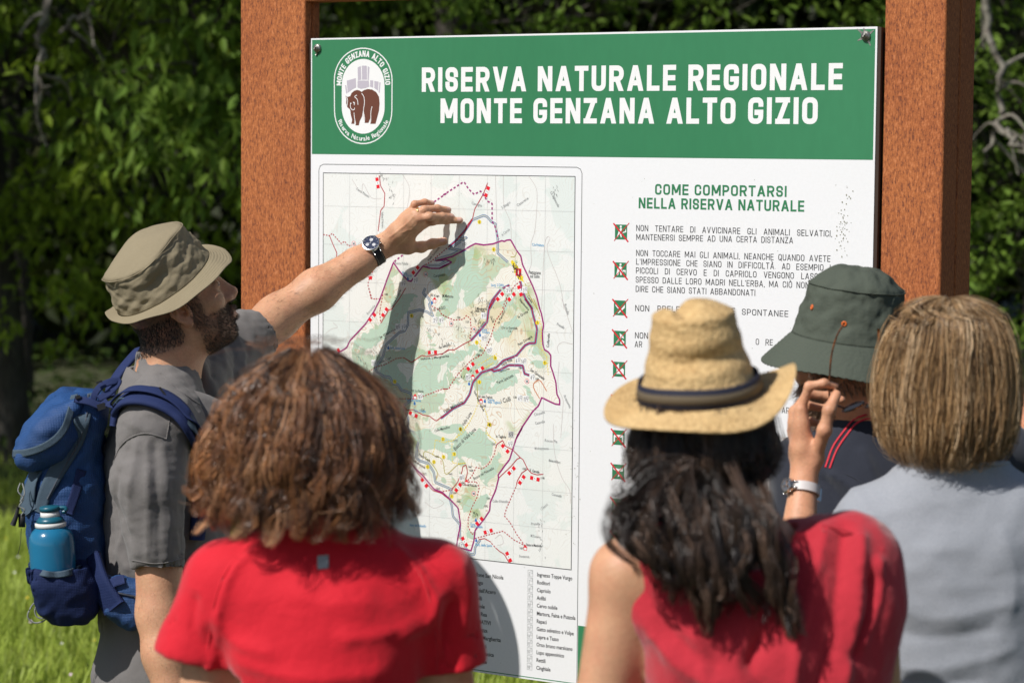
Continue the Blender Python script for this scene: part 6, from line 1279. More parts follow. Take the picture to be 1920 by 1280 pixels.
# depth of each person
yc = 3.5; f3c, l3c, R2c = frame2(9)
cw = person('woman with big curly brown hair in bright red short sleeved sports tee', P(610, 1100, yc)[0], yc)
HF = nrm(np.array([.42, .90, -.02])); HR = rotm(HF, [0, 0, 1]); HC = P(580, 815, yc+.015); NB = P(603, 1005, yc-.005)
cx = P(608, 1100, yc)[0]
ls, rs = P(432, 1095, yc), P(806, 1092, yc)
lel, rel_ = P(372, 1385, yc+.0), P(850, 1400, yc+.02)
bd = head_prims(HC, HR, NB, .95, .050, .056)+[loft([(cx, yc, .80, .115, .16), (cx, yc, 1.05, .10, .13), (cx, yc, 1.24, .085, .135), (cx, yc, 1.33, .06, .10), (NB[0], NB[1], 1.385, .05, .055)], R2c, 2.2, .03)]
for s_, e_, w_ in ((ls, lel, lel+np.array([.10, .22, -.02])), (rs, rel_, rel_+np.array([-.10, .22, -.02]))):
    bd += [cone(s_, s_*.5+np.array([cx, yc, 1.29])*.5, .046, .055, .03), cone(s_, e_, .050, .041, .03), cone(e_, w_, .041, .026, .02)]+simple_hand(w_, w_-e_, np.array([0, 0, -1.]))
zc = float(NB[2]+.02)
V, F = mesh_sdf(bd, [(np.array([cx-.36, yc-.22, .75]), np.array([cx+.36, yc+.50, zc]), .006), (np.array([HC[0]-.14, yc-.15, zc]), np.array([HC[0]+.16, yc+.17, HC[2]+.14]), .004)], it=1)
col, loc = face_col(V, HC, HR, .95); obj('body', V, F, M_skin, cw, cols=col)
lower_body(cw, (cx, yc), f3c, .085, .98, M_jean, .175, .125)
lh, rh = P(370, 1222, yc-.005), P(852, 1238, yc)
tee = [loft([(cx, yc, .86, .125, .175), (cx, yc, 1.0, .115, .152), (cx, yc-.005, 1.12, .115, .152), (cx, yc-.01, 1.20, .112, .158), (cx, yc-.01, 1.275, .102, .158), (cx, yc-.005, 1.325, .086, .136), (cx, yc, 1.358, .072, .102), (NB[0], NB[1], 1.385, .066, .078), (NB[0], NB[1], 1.40, .064, .074)], R2c, 2.25, .03),
       cone(ls, ls*.5+np.array([cx, yc, 1.29])*.5, .062, .072, .04), cone(rs, rs*.5+np.array([cx, yc, 1.29])*.5, .062, .072, .04), cone(ls, lh, .061, .056, .03), cone(rs, rh, .060, .050, .03), cone(ls*.4+lh*.6, lh+np.array([-.012, 0, -.02]), .056, .056, .02),
       cone(NB+np.array([0, 0, -.025]), HC, .056, .054, .004, True)]
for h_, s_, e_, r_ in ((lh, ls, lel, .062), (rh, rs, rel_, .055)):
    a_ = nrm(e_-s_); tee += [rbox(h_+a_*.11, (.10, .085, .075), .002, rotm(a_, [0, -1, 0]), .003, True), cone(h_-a_*.03, h_+a_*.06, r_-.015, r_-.013, .003, True)]
fl = []
for pl, w_, h_ in (([(470, 1040), (430, 1080), (405, 1150), (395, 1230), (380, 1280)], .006, .004), ([(740, 1040), (790, 1085), (815, 1150), (820, 1240)], .006, .004), ([(820, 1130), (800, 1175), (760, 1195)], .012, .006), ([(845, 1150), (830, 1200), (842, 1260)], .012, -.007), ([(780, 1170), (720, 1190), (650, 1195)], .014, .004),
                   ([(395, 1170), (430, 1210), (500, 1225)], .014, .004), ([(385, 1200), (405, 1250), (420, 1280)], .010, -.005), ([(560, 1120), (600, 1135), (680, 1130)], .02, .003), ([(450, 1250), (560, 1270), (700, 1262)], .018, .004), ([(355, 1140), (350, 1190), (375, 1225)], .010, -.004), ([(860, 1080), (875, 1130), (868, 1190)], .012, .004)):
    fl.append(([P(x, y, yc-.115) for x, y in pl], w_, h_))
fl2 = [([q*np.array([1, 0, 1])+np.array([0, 0, 0]) for q in f_[0]], f_[1], f_[2]) for f_ in fl]
def back_folds(X, fl2, yback):
    X2 = X*np.array([1, 0, 1]); o = folds(X2, fl2); return o*(X[:, 1] < yback)
cn = cloth_noise(15, 6, .0030)
V, F = mesh_sdf(tee, h=.0062, it=2, disp=lambda X: 1.4*back_folds(X, fl2, yc+.02)+cn(X))
shirt = obj('tee_shirt', V, F, M_redtee, cw); bt_ = bvh_of(V, F)
mb = MB()
for pl in ([(468, 1022), (425, 1070), (402, 1130), (392, 1200), (386, 1252)], [(735, 1020), (780, 1062), (806, 1120), (818, 1190), (820, 1262)]):
    p, n_ = from_cam(bt_, pl, yc-.1, .0003); mb.add(*tube(p, .0014, 5, 40))
mb.build('seam', M_redtee, shirt)
mb = MB(); p, n_ = from_cam(bt_, [(606, 1041), (606, 1066)], yc-.1, .001); mb.add(*ribbon(np.linspace(p[0], p[1], 4), n_[0], .0155, .0012, 8)); mb.build('reflective_tag', mat('reflective_grey', (.30, .32, .34), .4, bump=[(300, .4, .001)]), shirt)
# curls
def hair_mass(parent, HC, HR, secs, mt, col, extra=(), h=.006, name='hair'):
    pr = [ell(W(HC, HR, c), r, HR, .03) for c, r in secs]+list(extra); V, F = mesh_sdf(pr, h=h); return V, F, np.tile(np.asarray(col), (len(V), 1))
hm_ = P(578, 822, yc)
mb = MB(); mb.add(*hair_mass(cw, HC, HR, [((-.012, 0, .022), (.100, .088, .074)), ((-.035, 0, -.055), (.080, .100, .070))], M_hair, (.030, .017, .011), [ell(W(HC, HR, (.12, 0, -.05)), (.065, .075, .10), HR, .02, True)]))
up3 = np.array([0, 0, 1.]); crown = HC+np.array([-.01, -.02, .0])
def env(th, z):          # outer radius of the hair around the axis through the crown, th: 0 = straight at the camera
    R0 = .134; zz = np.clip(z, -.16, .13); return np.where(zz > -.035, R0*np.clip(1-(np.clip(zz+.035, 0, 1)/.172)**1.75, .0, 1)**.60, R0*(1-.9*np.clip(-.075-zz, 0, 1)))*(1+.03*np.sin(3*th+1))
ctr = P(578, 835, yc); locks = []; n_l = 460; lump = SinNoise(17, 1.0, 2, 8)
for i in range(n_l):
    th = g.uniform(-2.35, 2.35) if i % 6 else g.uniform(-3.1, 3.1); zs = g.choice([g.uniform(.08, .133), g.uniform(.02, .12)]); depth = g.uniform(.80, 1.0) if i % 3 else g.uniform(.97, 1.05)
    ze = g.uniform(-.125, -.03) if i % 3 else g.uniform(-.138, -.095)
    if abs(th) > 1.9: ze = max(ze, -.09)
    ze = min(ze, zs-.09); dt = g.normal(0, .30); sw = g.uniform(-.10, .10); flip = g.uniform(-.10, .16); pts = []
    for s in np.linspace(0, 1, 8):
        z = zs+(ze-zs)*s; a = th+dt*s+sw*math.sin(s*5+i); lm = 1+.05*float(lump(np.array([[math.sin(a)*1.2, math.cos(a)*1.2, z*9]]))[0])
        r = env(th, z)*lm*(depth+(flip*(s-.65)**2*6 if s > .65 else 0))*(.97 if s == 0 else 1)
        pts.append(ctr+np.array([r*math.sin(a), -r*math.cos(a)*.93, z+.008]))
    locks.append(pts)
K = 22; tt = np.linspace(0, 1, K)
curl_cols = np.array([(.21, .096, .050), (.14, .066, .038), (.10, .050, .030), (.40, .175, .072), (.62, .33, .17), (.055, .030, .020), (.30, .14, .072), (.52, .23, .09)])
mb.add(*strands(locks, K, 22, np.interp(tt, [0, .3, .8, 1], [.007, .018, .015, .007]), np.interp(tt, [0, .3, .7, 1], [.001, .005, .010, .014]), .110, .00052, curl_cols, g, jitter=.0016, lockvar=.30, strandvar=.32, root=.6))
fly = [[q+g.normal(0, .012*j/3, 3) for j, q in enumerate(l)] for l in [locks[k] for k in g.choice(n_l, 150)]]
mb.add(*strands(np.array(fly)*1.0, K, 1, np.full(K, .004), np.interp(tt, [0, 1], [.004, .014]), .06, .00036, curl_cols, g))
top = [[ctr+np.array([g.normal(0, .035), -.02+g.normal(0, .02), .13]), ctr+np.array([g.normal(0, .05), -.02, .150+g.uniform(0, .01)]), ctr+np.array([g.normal(0, .07), -.03, .150]), ctr+np.array([g.normal(0, .09), -.05, .135])] for _ in range(40)]
mb.add(*strands(top[:10], K, 2, np.full(K, .004), np.full(K, .004), .06, .0003, curl_cols, g))
tips = [[ctr+np.array([s*.135, -.03, z0]), ctr+np.array([s*.150, -.03, z0-.03]), ctr+np.array([s*(.160+k), -.03, z0-.045]), ctr+np.array([s*(.165+k), -.03, z0-.035])] for s, z0, k in ((-1, -.02, .012), (-1, -.03, .004), (1, -.05, .0), (1, -.04, -.006), (-1, -.05, 0))]
mb.add(*strands(tips, K, 16, np.full(K, .006), np.full(K, .002), .06, .0005, curl_cols, g))
mb.build('hair', M_hair, cw)

# ------------------------------------------------------------------ woman with the straw hat
yc = 3.35; f3c, l3c, R2c = frame2(-4)
hw = person('woman in straw fedora with long dark wavy hair and sleeveless red top', P(1400, 1150, yc)[0], yc)
HF = nrm(np.array([-.10, .97, -.10])); HR = rotm(HF, [-.10, 0, 1]); HC = P(1318, 808, yc+.03); NB = P(1392, 985, yc+.0)
cx = P(1405, 1100, yc)[0]; ls, rs = P(1178, 1078, yc), P(1612, 1040, yc+.01); lel, rel_ = P(1128, 1330, yc-.01), P(1640, 1330, yc+.05)
bd = head_prims(HC, HR, NB, .95, .048, .054)+[loft([(cx, yc, .80, .12, .16), (cx, yc, 1.05, .10, .13), (cx, yc, 1.22, .09, .145), (cx+.004, yc, 1.325, .065, .13), (cx, yc, 1.37, .05, .075), (NB[0], NB[1], 1.40, .05, .052)], R2c, 2.2, .03)]
for s_, e_, w_ in ((ls, lel, lel+np.array([.12, .20, .02])), (rs, rel_, rel_+np.array([-.14, .18, .03]))):
    bd += [cone(s_, s_*.5+np.array([cx, yc, 1.30])*.5, .046, .055, .035), cone(s_, e_, .050, .039, .03), cone(e_, w_, .039, .025, .02)]+simple_hand(w_, w_-e_, np.array([0, 0, -1.]))
zc = float(NB[2]+.02)
V, F = mesh_sdf(bd, [(np.array([cx-.36, yc-.22, .75]), np.array([cx+.36, yc+.50, zc]), .006), (np.array([HC[0]-.14, yc-.15, zc]), np.array([HC[0]+.16, yc+.20, HC[2]+.14]), .004)], it=1)
col, loc = face_col(V, HC, HR, .95); obj('body', V, F, M_skin, hw, cols=col)
lower_body(hw, (cx, yc), f3c, .085, .98, M_jean, .17, .12)
gxc = P(1432, 1100, yc)[0]; rsh = P(1598, 1056, yc+.0)
top_ = [loft([(gxc, yc, .88, .125, .175), (gxc-.004, yc, 1.0, .118, .158), (gxc, yc-.004, 1.12, .120, .165), (gxc, yc-.008, 1.22, .116, .176), (gxc+.004, yc-.006, 1.30, .100, .172), (gxc+.006, yc, 1.352, .075, .140), (gxc+.01, yc, 1.382, .052, .105), (gxc+.0, yc, 1.398, .045, .075)], R2c, 2.3, .03),
        cone(rsh, rsh*.5+np.array([gxc, yc, 1.31])*.5, .062, .074, .04), cone(P(1240, 1008, yc-.01), P(1232, 1130, yc-.02), .044, .05, .03), cone(rsh, P(1615, 1120, yc), .068, .060, .03), cone(P(1640, 1130, yc), P(1760, 1500, yc+.1), .058, .062, .004, True) if False else cone(P(1560, 1140, yc), P(1540, 1280, yc), .085, .085, .04),
        cone(P(1162, 1000, yc), P(1138, 1300, yc), .043, .050, .01, True), cone(NB+np.array([.008, -.01, -.02]), HC+np.array([0, 0, 0]), .066, .058, .008, True)]
fl2 = []
for pl, w_, h_ in (([(1556, 1010), (1540, 1060), (1500, 1180), (1480, 1290)], .012, .007), ([(1588, 1015), (1580, 1060), (1560, 1180), (1530, 1290)], .012, -.007), ([(1622, 1020), (1620, 1060), (1605, 1180), (1580, 1290)], .012, .007), ([(1512, 1010), (1490, 1060), (1440, 1160), (1400, 1240)], .012, -.006), ([(1215, 1060), (1245, 1140), (1300, 1200)], .018, .004), ([(1215, 1120), (1260, 1190), (1340, 1240)], .018, -.004), ([(1215, 1180), (1270, 1230), (1350, 1270)], .018, .004),
                   ([(1330, 1120), (1310, 1200), (1330, 1290)], .014, .005), ([(1420, 1200), (1410, 1240), (1430, 1290)], .014, -.005), ([(1300, 1010), (1330, 1040), (1420, 1060), (1500, 1040)], .012, .006), ([(1640, 1090), (1635, 1150), (1600, 1230)], .010, -.008), ([(1655, 1060), (1650, 1130), (1620, 1210)], .008, .006), ([(1230, 1200), (1290, 1260), (1380, 1290)], .012, .005)):
    fl2.append(([P(x, y, yc-.1)*np.array([1, 0, 1]) for x, y in pl], w_, h_))
cn = cloth_noise(25, 8, .0035, (1.3, 1, .5))
V, F = mesh_sdf(top_, h=.0062, it=2, disp=lambda X: 1.7*back_folds(X, fl2, yc+.03)+cn(X))
sh_ = obj('sleeveless_top', V, F, M_redtop, hw); bt2 = bvh_of(V, F)
mb = MB()
for pl in ([(1512, 962), (1545, 985), (1600, 1000), (1655, 1030)],):
    p, n_ = from_cam(bt2, pl, yc-.08, .0002); mb.add(*tube(p, .0016, 5, 40))
mb.build('seam', M_redtop, sh_)
# long wavy hair: from under the hat, gathered at the nape, spreading over the back
dark = np.array([(.040, .025, .018), (.026, .017, .013), (.058, .036, .026), (.090, .055, .038), (.020, .014, .012), (.14, .085, .058)])
mb = MB(); mb.add(*hair_mass(hw, HC, HR, [((-.014, 0, .02), (.098, .082, .088)), ((-.030, 0, -.05), (.066, .068, .06))], M_hair, (.012, .009, .008), [ell(W(HC, HR, (.12, 0, -.05)), (.065, .075, .10), HR, .02, True)]))
tress = [([(1262, 905), (1200, 955), (1190, 1008), (1238, 1058), (1250, 1112)], 21, 22, 6), ([(1290, 905), (1276, 980), (1288, 1060), (1322, 1130), (1330, 1188)], 21, 22, 7), ([(1312, 905), (1322, 980), (1346, 1060), (1352, 1115), (1340, 1158)], 16, 22, 8),
         ([(1365, 905), (1418, 962), (1444, 1040), (1468, 1120), (1488, 1198)], 28, 20, 7), ([(1338, 905), (1384, 970), (1402, 1030), (1384, 1078), (1398, 1112)], 12, 20, 8), ([(1246, 905), (1178, 950), (1168, 1000), (1212, 1044), (1228, 1078)], 16, 18, 8), ([(1392, 905), (1428, 970), (1462, 1060), (1452, 1112), (1470, 1150)], 13, 14, 6), ([(1270, 905), (1232, 965), (1240, 1030), (1272, 1078), (1268, 1135)], 12, 18, 7), ([(1330, 905), (1345, 985), (1372, 1070), (1420, 1130), (1426, 1165)], 8, 10, 14)]
locks = []; short = []
for path, n_, sp0, sp1 in tress:
    for i in range(n_):
        k = g.normal(0, 1); k2 = g.normal(0, 1); th = np.clip((path[0][0]-1318)/75+g.normal(0, .55), -1.7, 1.7); z0 = g.uniform(-.01, .045); r0 = .103*g.uniform(.90, 1.0)
        p0 = HC+np.array([r0*.93*math.sin(th), -r0*math.cos(th)*1.03-.012, z0]); p1 = HC+np.array([r0*.98*math.sin(th*.96), -r0*math.cos(th*.9)*1.08-.018, -.035+g.normal(0, .008)])
        cut = 1-.22*g.random()**2; pts = [p0, p1]
        for q, (x, y) in enumerate(path):
            s_ = sp0+(sp1-sp0)*q/4; yy = 905+(y-905)*(cut if q == 4 else 1)+(g.normal(0, 22) if q == 0 else 0); pts.append(P(x+k*s_, yy+k2*s_*.5, yc-(.088, .118, .134, .134, .131)[q]+g.normal(0, .008)+(.03*abs(th) if q == 0 else 0)))
        locks.append(pts)
caps = []
for i in range(170):
    th = g.uniform(-1.75, 1.75); z0 = g.uniform(.0, .045); r0 = .102*g.uniform(.92, 1.0); e = P(1318+72*math.sin(th)*1.0+g.normal(0, 18), 905+g.normal(0, 28), yc-.078*math.cos(th*.8)+g.normal(0, .006))
    q0 = HC+np.array([r0*.93*math.sin(th), -r0*math.cos(th)*1.03-.012, z0]); q1 = HC+np.array([r0*.99*math.sin(th*.98), -r0*math.cos(th*.95)*1.04-.012, -.04+g.normal(0, .01)]); caps.append([q0, q0*.5+q1*.5+g.normal(0, .002, 3), q1, q1*.45+e*.55, e])
K = 28; tt = np.linspace(0, 1, K)
mb.add(*strands(caps, K, 14, np.interp(tt, [0, .5, 1], [.007, .009, .004]), np.interp(tt, [0, .4, 1], [.0005, .003, .006]), .09, .00056, dark, g, jitter=.001, lockvar=.45))
mb.add(*strands(locks, K, 15, np.interp(tt, [0, .3, .5, 1], [.009, .012, .008, .0026]), np.interp(tt, [0, .35, .7, 1], [.0005, .0025, .0065, .0075]), .15, .00050, dark, g, jitter=.0012, lockvar=.3, strandvar=.35))
fly = [[P(1200+g.normal(0, 6), 800, yc-.02), P(1185+g.normal(0, 8), 860, yc-.03), P(1180+g.normal(0, 14), 920, yc-.05), P(1200+g.normal(0, 20), 980, yc-.09)] for _ in range(16)]
mb.add(*strands(fly, K, 2, np.full(K, .004), np.full(K, .003), .09, .00035, dark, g))
mb.build('hair', M_hair, hw)
# straw hat
M_straw = mat('straw_braid', srgb(210, 178, 126), .75, noise=[(26, .45, srgb(186, 150, 98)), (160, .6, srgb(152, 116, 70)), (6, .25, srgb(220, 194, 148))], bump=[(130, .8, .006), (300, .5, .003)], spec=.3)
M_band = mat('striped_band', srgb(34, 36, 52), .8, weave=(.0014, .4)); M_band2 = mat('band_stripe', srgb(96, 84, 66), .85, weave=(.0012, .5))
RH = rotm([-.06, .955, .10], [-.10, -.16, .98]); hc = P(1312, 742, yc+.012)
def crown_s(Pt, T, rr, zz):
    q = Pt.copy(); k = np.clip(zz/.1, 0, 1)
    crease = np.exp(-((q[..., 1]-.018-.1*q[..., 0])/.013)**2)*np.clip((q[..., 0]+.060)/.02, 0, 1)*np.clip((.085-q[..., 0])/.03, 0, 1)
    q[..., 2] -= .014*crease*np.clip((k-.55)/.4, 0, 1)
    pinch = np.exp(-((np.abs(T-np.pi)-np.pi+.75)/.35)**2)*0
    side = np.exp(-((q[..., 0]+.085)/.05)**2)*np.exp(-((zz-.062)/.012)**2); q[..., 0] += .010*side
    prof = np.where(rr < .66, rr*60, (1-k)*110/1.0); amp = .0011; d = amp*np.sin(prof*2*np.pi/5.0*1.0+.5*np.sin(3*T))
    n = nrm(np.stack([q[..., 0], q[..., 1], np.where(rr < .62, .2, .02)], -1)); q += n*d[..., None]
    q[..., :2] *= (1+.012*np.sin(2*T+.5)*k)[..., None]
    return q
def brim_s(B, T, S):
    B = B.copy(); B[..., 2] += .0016*np.sin(S*2*np.pi*8+.6*np.sin(2*T)); B[..., 2] += S**1.6*(.024*np.exp(-((np.abs(T-4.55))/.62)**2))+S**1.5*.006*np.sin(3*T); return B
def slope_s(T): return np.radians(9)+np.radians(12)*np.cos(T-np.pi)+np.radians(-14)*np.exp(-((T-4.6)/.6)**2)
sh3 = hat('straw_hat', hw, hc, RH, .100, .086, .118, .67, .018, .050, slope_s, M_straw, None, crown_s, brim_s, nth=220, thick=.003)
def band(par, hc, RH, ra, rb, z0, z1, k0, k1, mt, name, tk=.0016):
    th = np.linspace(0, 2*np.pi, 120, endpoint=False); sec = [(0, z0, k0), (tk, z0+.001, k0), (tk, z1-.001, k1), (0, z1, k1)]
    V = np.stack([np.stack([np.cos(th)*(ra*k+o), np.sin(th)*(rb*k+o), z+.0016*np.sin(3*th)], 1) for o, z, k in sec], 1).reshape(-1, 3)
    return obj(name, hc+V @ RH.T, grid_faces(120, 4, True, True), mt, par)
b_ = band(sh3, hc, RH, .100, .086, .001, .029, 1.005, .965, M_band, 'hat_band'); band(b_, hc, RH, .100, .086, .0085, .0215, 1.0, .975, M_band2, 'band_stripe', .0026)

# ------------------------------------------------------------------ man in the olive bucket hat
yc = 4.42; f3c, l3c, R2c = frame2(-14)
om = person('man in olive bucket hat and dark navy tee with red shoulder stitching', P(1665, 900, yc)[0], yc)
HF = nrm(np.array([-.55, .80, -.22])); HR = rotm(HF, [.06, -.02, 1]); HC = P(1585, 672, yc-.0); NB = P(1640, 790, yc)
cx = P(1668, 900, yc)[0]; ls, rs = P(1512, 880, yc+.02), P(1828, 862, yc-.02)
lel = P(1478, 1130, yc+.0); rel_ = P(1985, 858, yc+.06); rwr = P(1885, 735, yc+.22)
bd = head_prims(HC, HR, NB, 1.0, .056, .064)+[loft([(cx, yc, .90, .11, .16), (cx, yc, 1.15, .11, .165), (cx, yc, 1.30, .095, .165), (cx, yc, 1.38, .065, .12), (NB[0], NB[1], 1.45, .058, .062)], R2c, 2.2, .03)]
bd += [cone(ls, lel, .052, .044, .03), cone(lel, lel+np.array([.10, .22, -.03]), .044, .028, .02)]+simple_hand(lel+np.array([.10, .22, -.03]), np.array([.35, .8, -.1]), np.array([0, 0, -1.]))
bd += [cone(rs, rel_, .052, .045, .03), cone(rel_, rel_*.55+rwr*.45, .045, .044, .02), cone(rel_*.55+rwr*.45, rwr, .044, .029, .02)]+simple_hand(rwr, np.array([-.25, .5, .6]), np.array([-.3, -.6, -.4]))
for s_ in (ls, rs): bd.append(cone(s_, s_*.5+np.array([cx, yc, 1.35])*.5, .052, .06, .03))
zc = float(NB[2]+.005)
V, F = mesh_sdf(bd, [(np.array([cx-.36, yc-.22, .75]), np.array([cx+.48, yc+.50, zc]), .0065), (np.array([HC[0]-.18, yc-.18, zc]), np.array([HC[0]+.42, yc+.42, HC[2]+.16]), .0045)], it=1)
N = vnorm(V, F); col, loc = face_col(V, HC, HR); col = col*np.array([1.02, .82, .75]); lx, ly, lz = loc.T
inh = (np.abs(loc[:, 0]) < .14) & (np.abs(loc[:, 1]) < .10) & (np.abs(loc[:, 2]) < .17)
beard = inh*soft(-lz, .030, .05)*soft(lz, -.16, -.13)*soft(lx, .0, .02)
col = col*(1-.4*beard[:, None])+np.array([.30, .16, .09])*.4*beard[:, None]
obj('body', V, F, M_skin, om, cols=col)
mb = MB(); mb.add(*fuzz(V, N, beard > .4, 4200, .028, HR @ np.array([.35, 0, -.7]), .6, g, .00038, (.34, .20, .12), .5, 5)); mb.add(*fuzz(V, N, inh & (lx < -.0) & (lz < .0) & (lz > -.075), 2200, .012, HR @ np.array([-.3, 0, -1]), .3, g, .0004, (.16, .11, .08), .3)); mb.build('beard', M_hair, om)
lower_body(om, (cx, yc), f3c, .09, .99, M_jean, .18, .125)
lh = P(1490, 1010, yc+.01); rh = P(1905, 852, yc+.02)
tee = [loft([(cx, yc, .88, .135, .19), (cx, yc, 1.1, .128, .178), (cx, yc, 1.25, .122, .185), (cx, yc, 1.335, .104, .180), (cx, yc, 1.395, .078, .140), (NB[0], NB[1], 1.432, .072, .088), (NB[0], NB[1], 1.452, .068, .076)], R2c, 2.25, .03), cone(ls, ls*.5+np.array([cx, yc, 1.35])*.5, .066, .075, .04), cone(rs, rs*.5+np.array([cx, yc, 1.35])*.5, .066, .075, .04), cone(ls, lh, .064, .060, .03), cone(rs, rh, .064, .060, .03),
       rbox(lh+nrm(lel-ls)*.1, (.1, .085, .07), .002, rotm(nrm(lel-ls), [0, -1, 0]), .003, True), rbox(rh+nrm(rel_-rs)*.12, (.12, .1, .1), .002, rotm(nrm(rel_-rs), [0, 0, 1]), .003, True), cone(NB+np.array([0, 0, -.02]), HC, .063, .058, .004, True)]
fl2 = [([P(x, y, yc-.1)*np.array([1, 0, 1]) for x, y in pl], w_, h_) for pl, w_, h_ in (([(1560, 890), (1600, 915), (1640, 960)], .010, .005), ([(1545, 900), (1580, 940), (1620, 960)], .010, -.006), ([(1620, 850), (1640, 900), (1660, 950)], .012, .005), ([(1880, 800), (1890, 840), (1880, 870)], .008, .006), ([(1870, 810), (1875, 850)], .008, -.006))]
cn = cloth_noise(35, 7, .0030)
V, F = mesh_sdf(tee, h=.0066, it=2, disp=lambda X: 1.7*back_folds(X, fl2, yc+.03)+cn(X)); nte = obj('tee_shirt', V, F, M_ntee, om); bnt = bvh_of(V, F)
mb = MB()
for pl in ([(1548, 876), (1562, 838), (1585, 805), (1602, 786), (1628, 777), (1660, 772)], [(1556, 878), (1570, 842), (1592, 810), (1608, 792), (1632, 783), (1662, 778)]):
    p, n_ = from_cam(bnt, pl, yc-.08, .0012); mb.add(*ribbon(p, n_, .0030, .0014, 40))
mb.build('red_stitching', mat('red_thread', srgb(196, 34, 52), .7), nte)
mb = MB(); p, n_ = from_cam(bnt, [(1545, 874), (1600, 895), (1650, 930)], yc-.08, .0004); mb.add(*tube(p, .0013, 5, 30)); mb.build('seam', M_ntee, nte)
RH = rotm([-.50, .83, .10], [.22, -.27, .93]); hc = P(1594, 634, yc); hn3 = SinNoise(51, 13, 3, 10); hn4 = SinNoise(52, 24, 2, 10)
def crown_o(Pt, T, rr, zz):
    q = Pt.reshape(-1, 3); k = np.clip(zz/.085, 0, 1).ravel(); d = (hn3(q)*.0030+hn4(q)*.0010)*np.clip(k*5, .25, 1)
    q = q+nrm(q*np.array([1, 1, .3])+1e-6)*d[:, None]; r2 = rr.ravel(); q[:, 2] -= .006*np.exp(-(r2/.45)**2)*(k > .95); return q.reshape(Pt.shape)
def brim_o(B, T, S):
    B = B.copy(); B[..., 2] += .0006*np.sin(S*2*np.pi*9)*(S > .08)+S*.004*np.sin(3*T+1); B[..., 2] += .0010*np.sin(T*70+3*np.sin(S*20))*(S > .1)*np.sin(S*30); return B
oh = hat('bucket_hat', om, hc, RH, .110, .105, .098, .80, .042, .074, lambda T: np.radians(53)-np.radians(7)*np.sin(T), M_olive_c, None, crown_o, brim_o, nth=200)
hat_ring(oh, hc, RH, .110, .105, .098, .0013, M_olive_c, 'crown_seam', crown_o, .0, ts=.82)
V_ = np.zeros(len(oh.data.vertices)*3); oh.data.vertices.foreach_get('co', V_); V_ = V_.reshape(-1, 3); F_ = np.array([list(p.vertices) for p in oh.data.polygons]); boh = bvh_of(V_, F_)
for px in ((1523, 576), (1583, 607)):
    p, n_ = from_cam(boh, [px], yc-.1, .001); mb = MB(); u1 = nrm(np.cross(n_[0], [0, 0, 1])); u2 = np.cross(n_[0], u1); th = np.linspace(0, 2*np.pi, 20, endpoint=False)
    mb.add(np.array([p[0]+(u1*np.cos(t)+u2*np.sin(t))*r+n_[0]*z for r, z in ((.0050, -.001), (.0050, .0008), (.0038, .0014), (.0018, .0009), (.0015, -.001)) for t in th]), grid_faces(5, 20, False, True)); mb.build('eyelet', mat('orange_eyelet', srgb(206, 98, 36), .45), oh)

# ------------------------------------------------------------------ woman with the bob
yc = 3.92; f3c, l3c, R2c = frame2(-6)
bw_ = person('woman with straight light brown bob in heather grey tee raising her left hand', P(1795, 1000, yc)[0], yc)
HF = nrm(np.array([-.15, .98, -.06])); HR = rotm(HF, [0, 0, 1]); HC = P(1776, 712, yc+.01); NB = P(1792, 885, yc)
cx = P(1800, 1000, yc)[0]; ls, rs = P(1640, 985, yc), P(1968, 978, yc)
lel = P(1482, 1165, 4.02); lw = P(1506, 912, 4.12); rel_ = P(2010, 1230, yc+.02)
DZ = .48
mc = [P(1502, 768, 3.64+DZ), P(1490, 772, 3.665+DZ), P(1489, 790, 3.69+DZ), P(1493, 815, 3.71+DZ)]
fg = [[mc[0], P(1517, 724, 3.63+DZ), P(1545, 718, 3.625+DZ), P(1566, 724, 3.635+DZ)], [mc[1], P(1514, 738, 3.675+DZ), P(1552, 742, 3.68+DZ), P(1578, 749, 3.67+DZ)], [mc[2], P(1515, 760, 3.70+DZ), P(1548, 766, 3.705+DZ), P(1562, 780, 3.695+DZ)], [mc[3], P(1520, 790, 3.72+DZ), P(1545, 798, 3.72+DZ), P(1553, 812, 3.705+DZ)]]
tb_ = [P(1528, 858, 3.64+DZ), P(1546, 806, 3.612+DZ), P(1555, 768, 3.610+DZ), P(1568, 740, 3.622+DZ)]
bd = head_prims(HC, HR, NB, .95, .048, .056)+[loft([(cx, yc, .85, .12, .17), (cx, yc, 1.1, .10, .145), (cx, yc, 1.27, .09, .15), (cx, yc, 1.365, .06, .115), (NB[0], NB[1], 1.42, .050, .055)], R2c, 2.2, .03)]
bd += [cone(ls, lel, .048, .038, .03), cone(lel, lel*.6+lw*.4, .038, .036, .02), cone(lel*.6+lw*.4, lw, .036, .0235, .02)]+hand_prims(lw, mc, fg, tb_, .0245, .0078, .0066)
bd += [cone(rs, rel_, .048, .040, .03), cone(rel_, rel_+np.array([-.10, .21, .02]), .040, .025, .02)]+simple_hand(rel_+np.array([-.10, .21, .02]), np.array([-.3, .8, .1]), np.array([0, 0, -1.]))
for s_ in (ls, rs): bd.append(cone(s_, s_*.5+np.array([cx, yc, 1.33])*.5, .046, .055, .03))
zc = float(NB[2]+.02); xa = float(ls[0]-.085)
V, F = mesh_sdf(bd, [(np.array([.56, yc-.30, .75]), np.array([cx+.42, yc+.48, zc]), .0065), (np.array([.56, yc-.15, zc]), np.array([HC[0]+.16, 4.075, HC[2]+.14]), .004), (np.array([.36, 3.62, .95]), np.array([.56, 4.40, 1.68]), .0030), (np.array([.56, 4.075, zc]), np.array([.68, 4.40, 1.68]), .0030)], it=1)
N = vnorm(V, F); col, loc = face_col(V, HC, HR, .95); col = col*np.array([1.08, 1.0, .98])
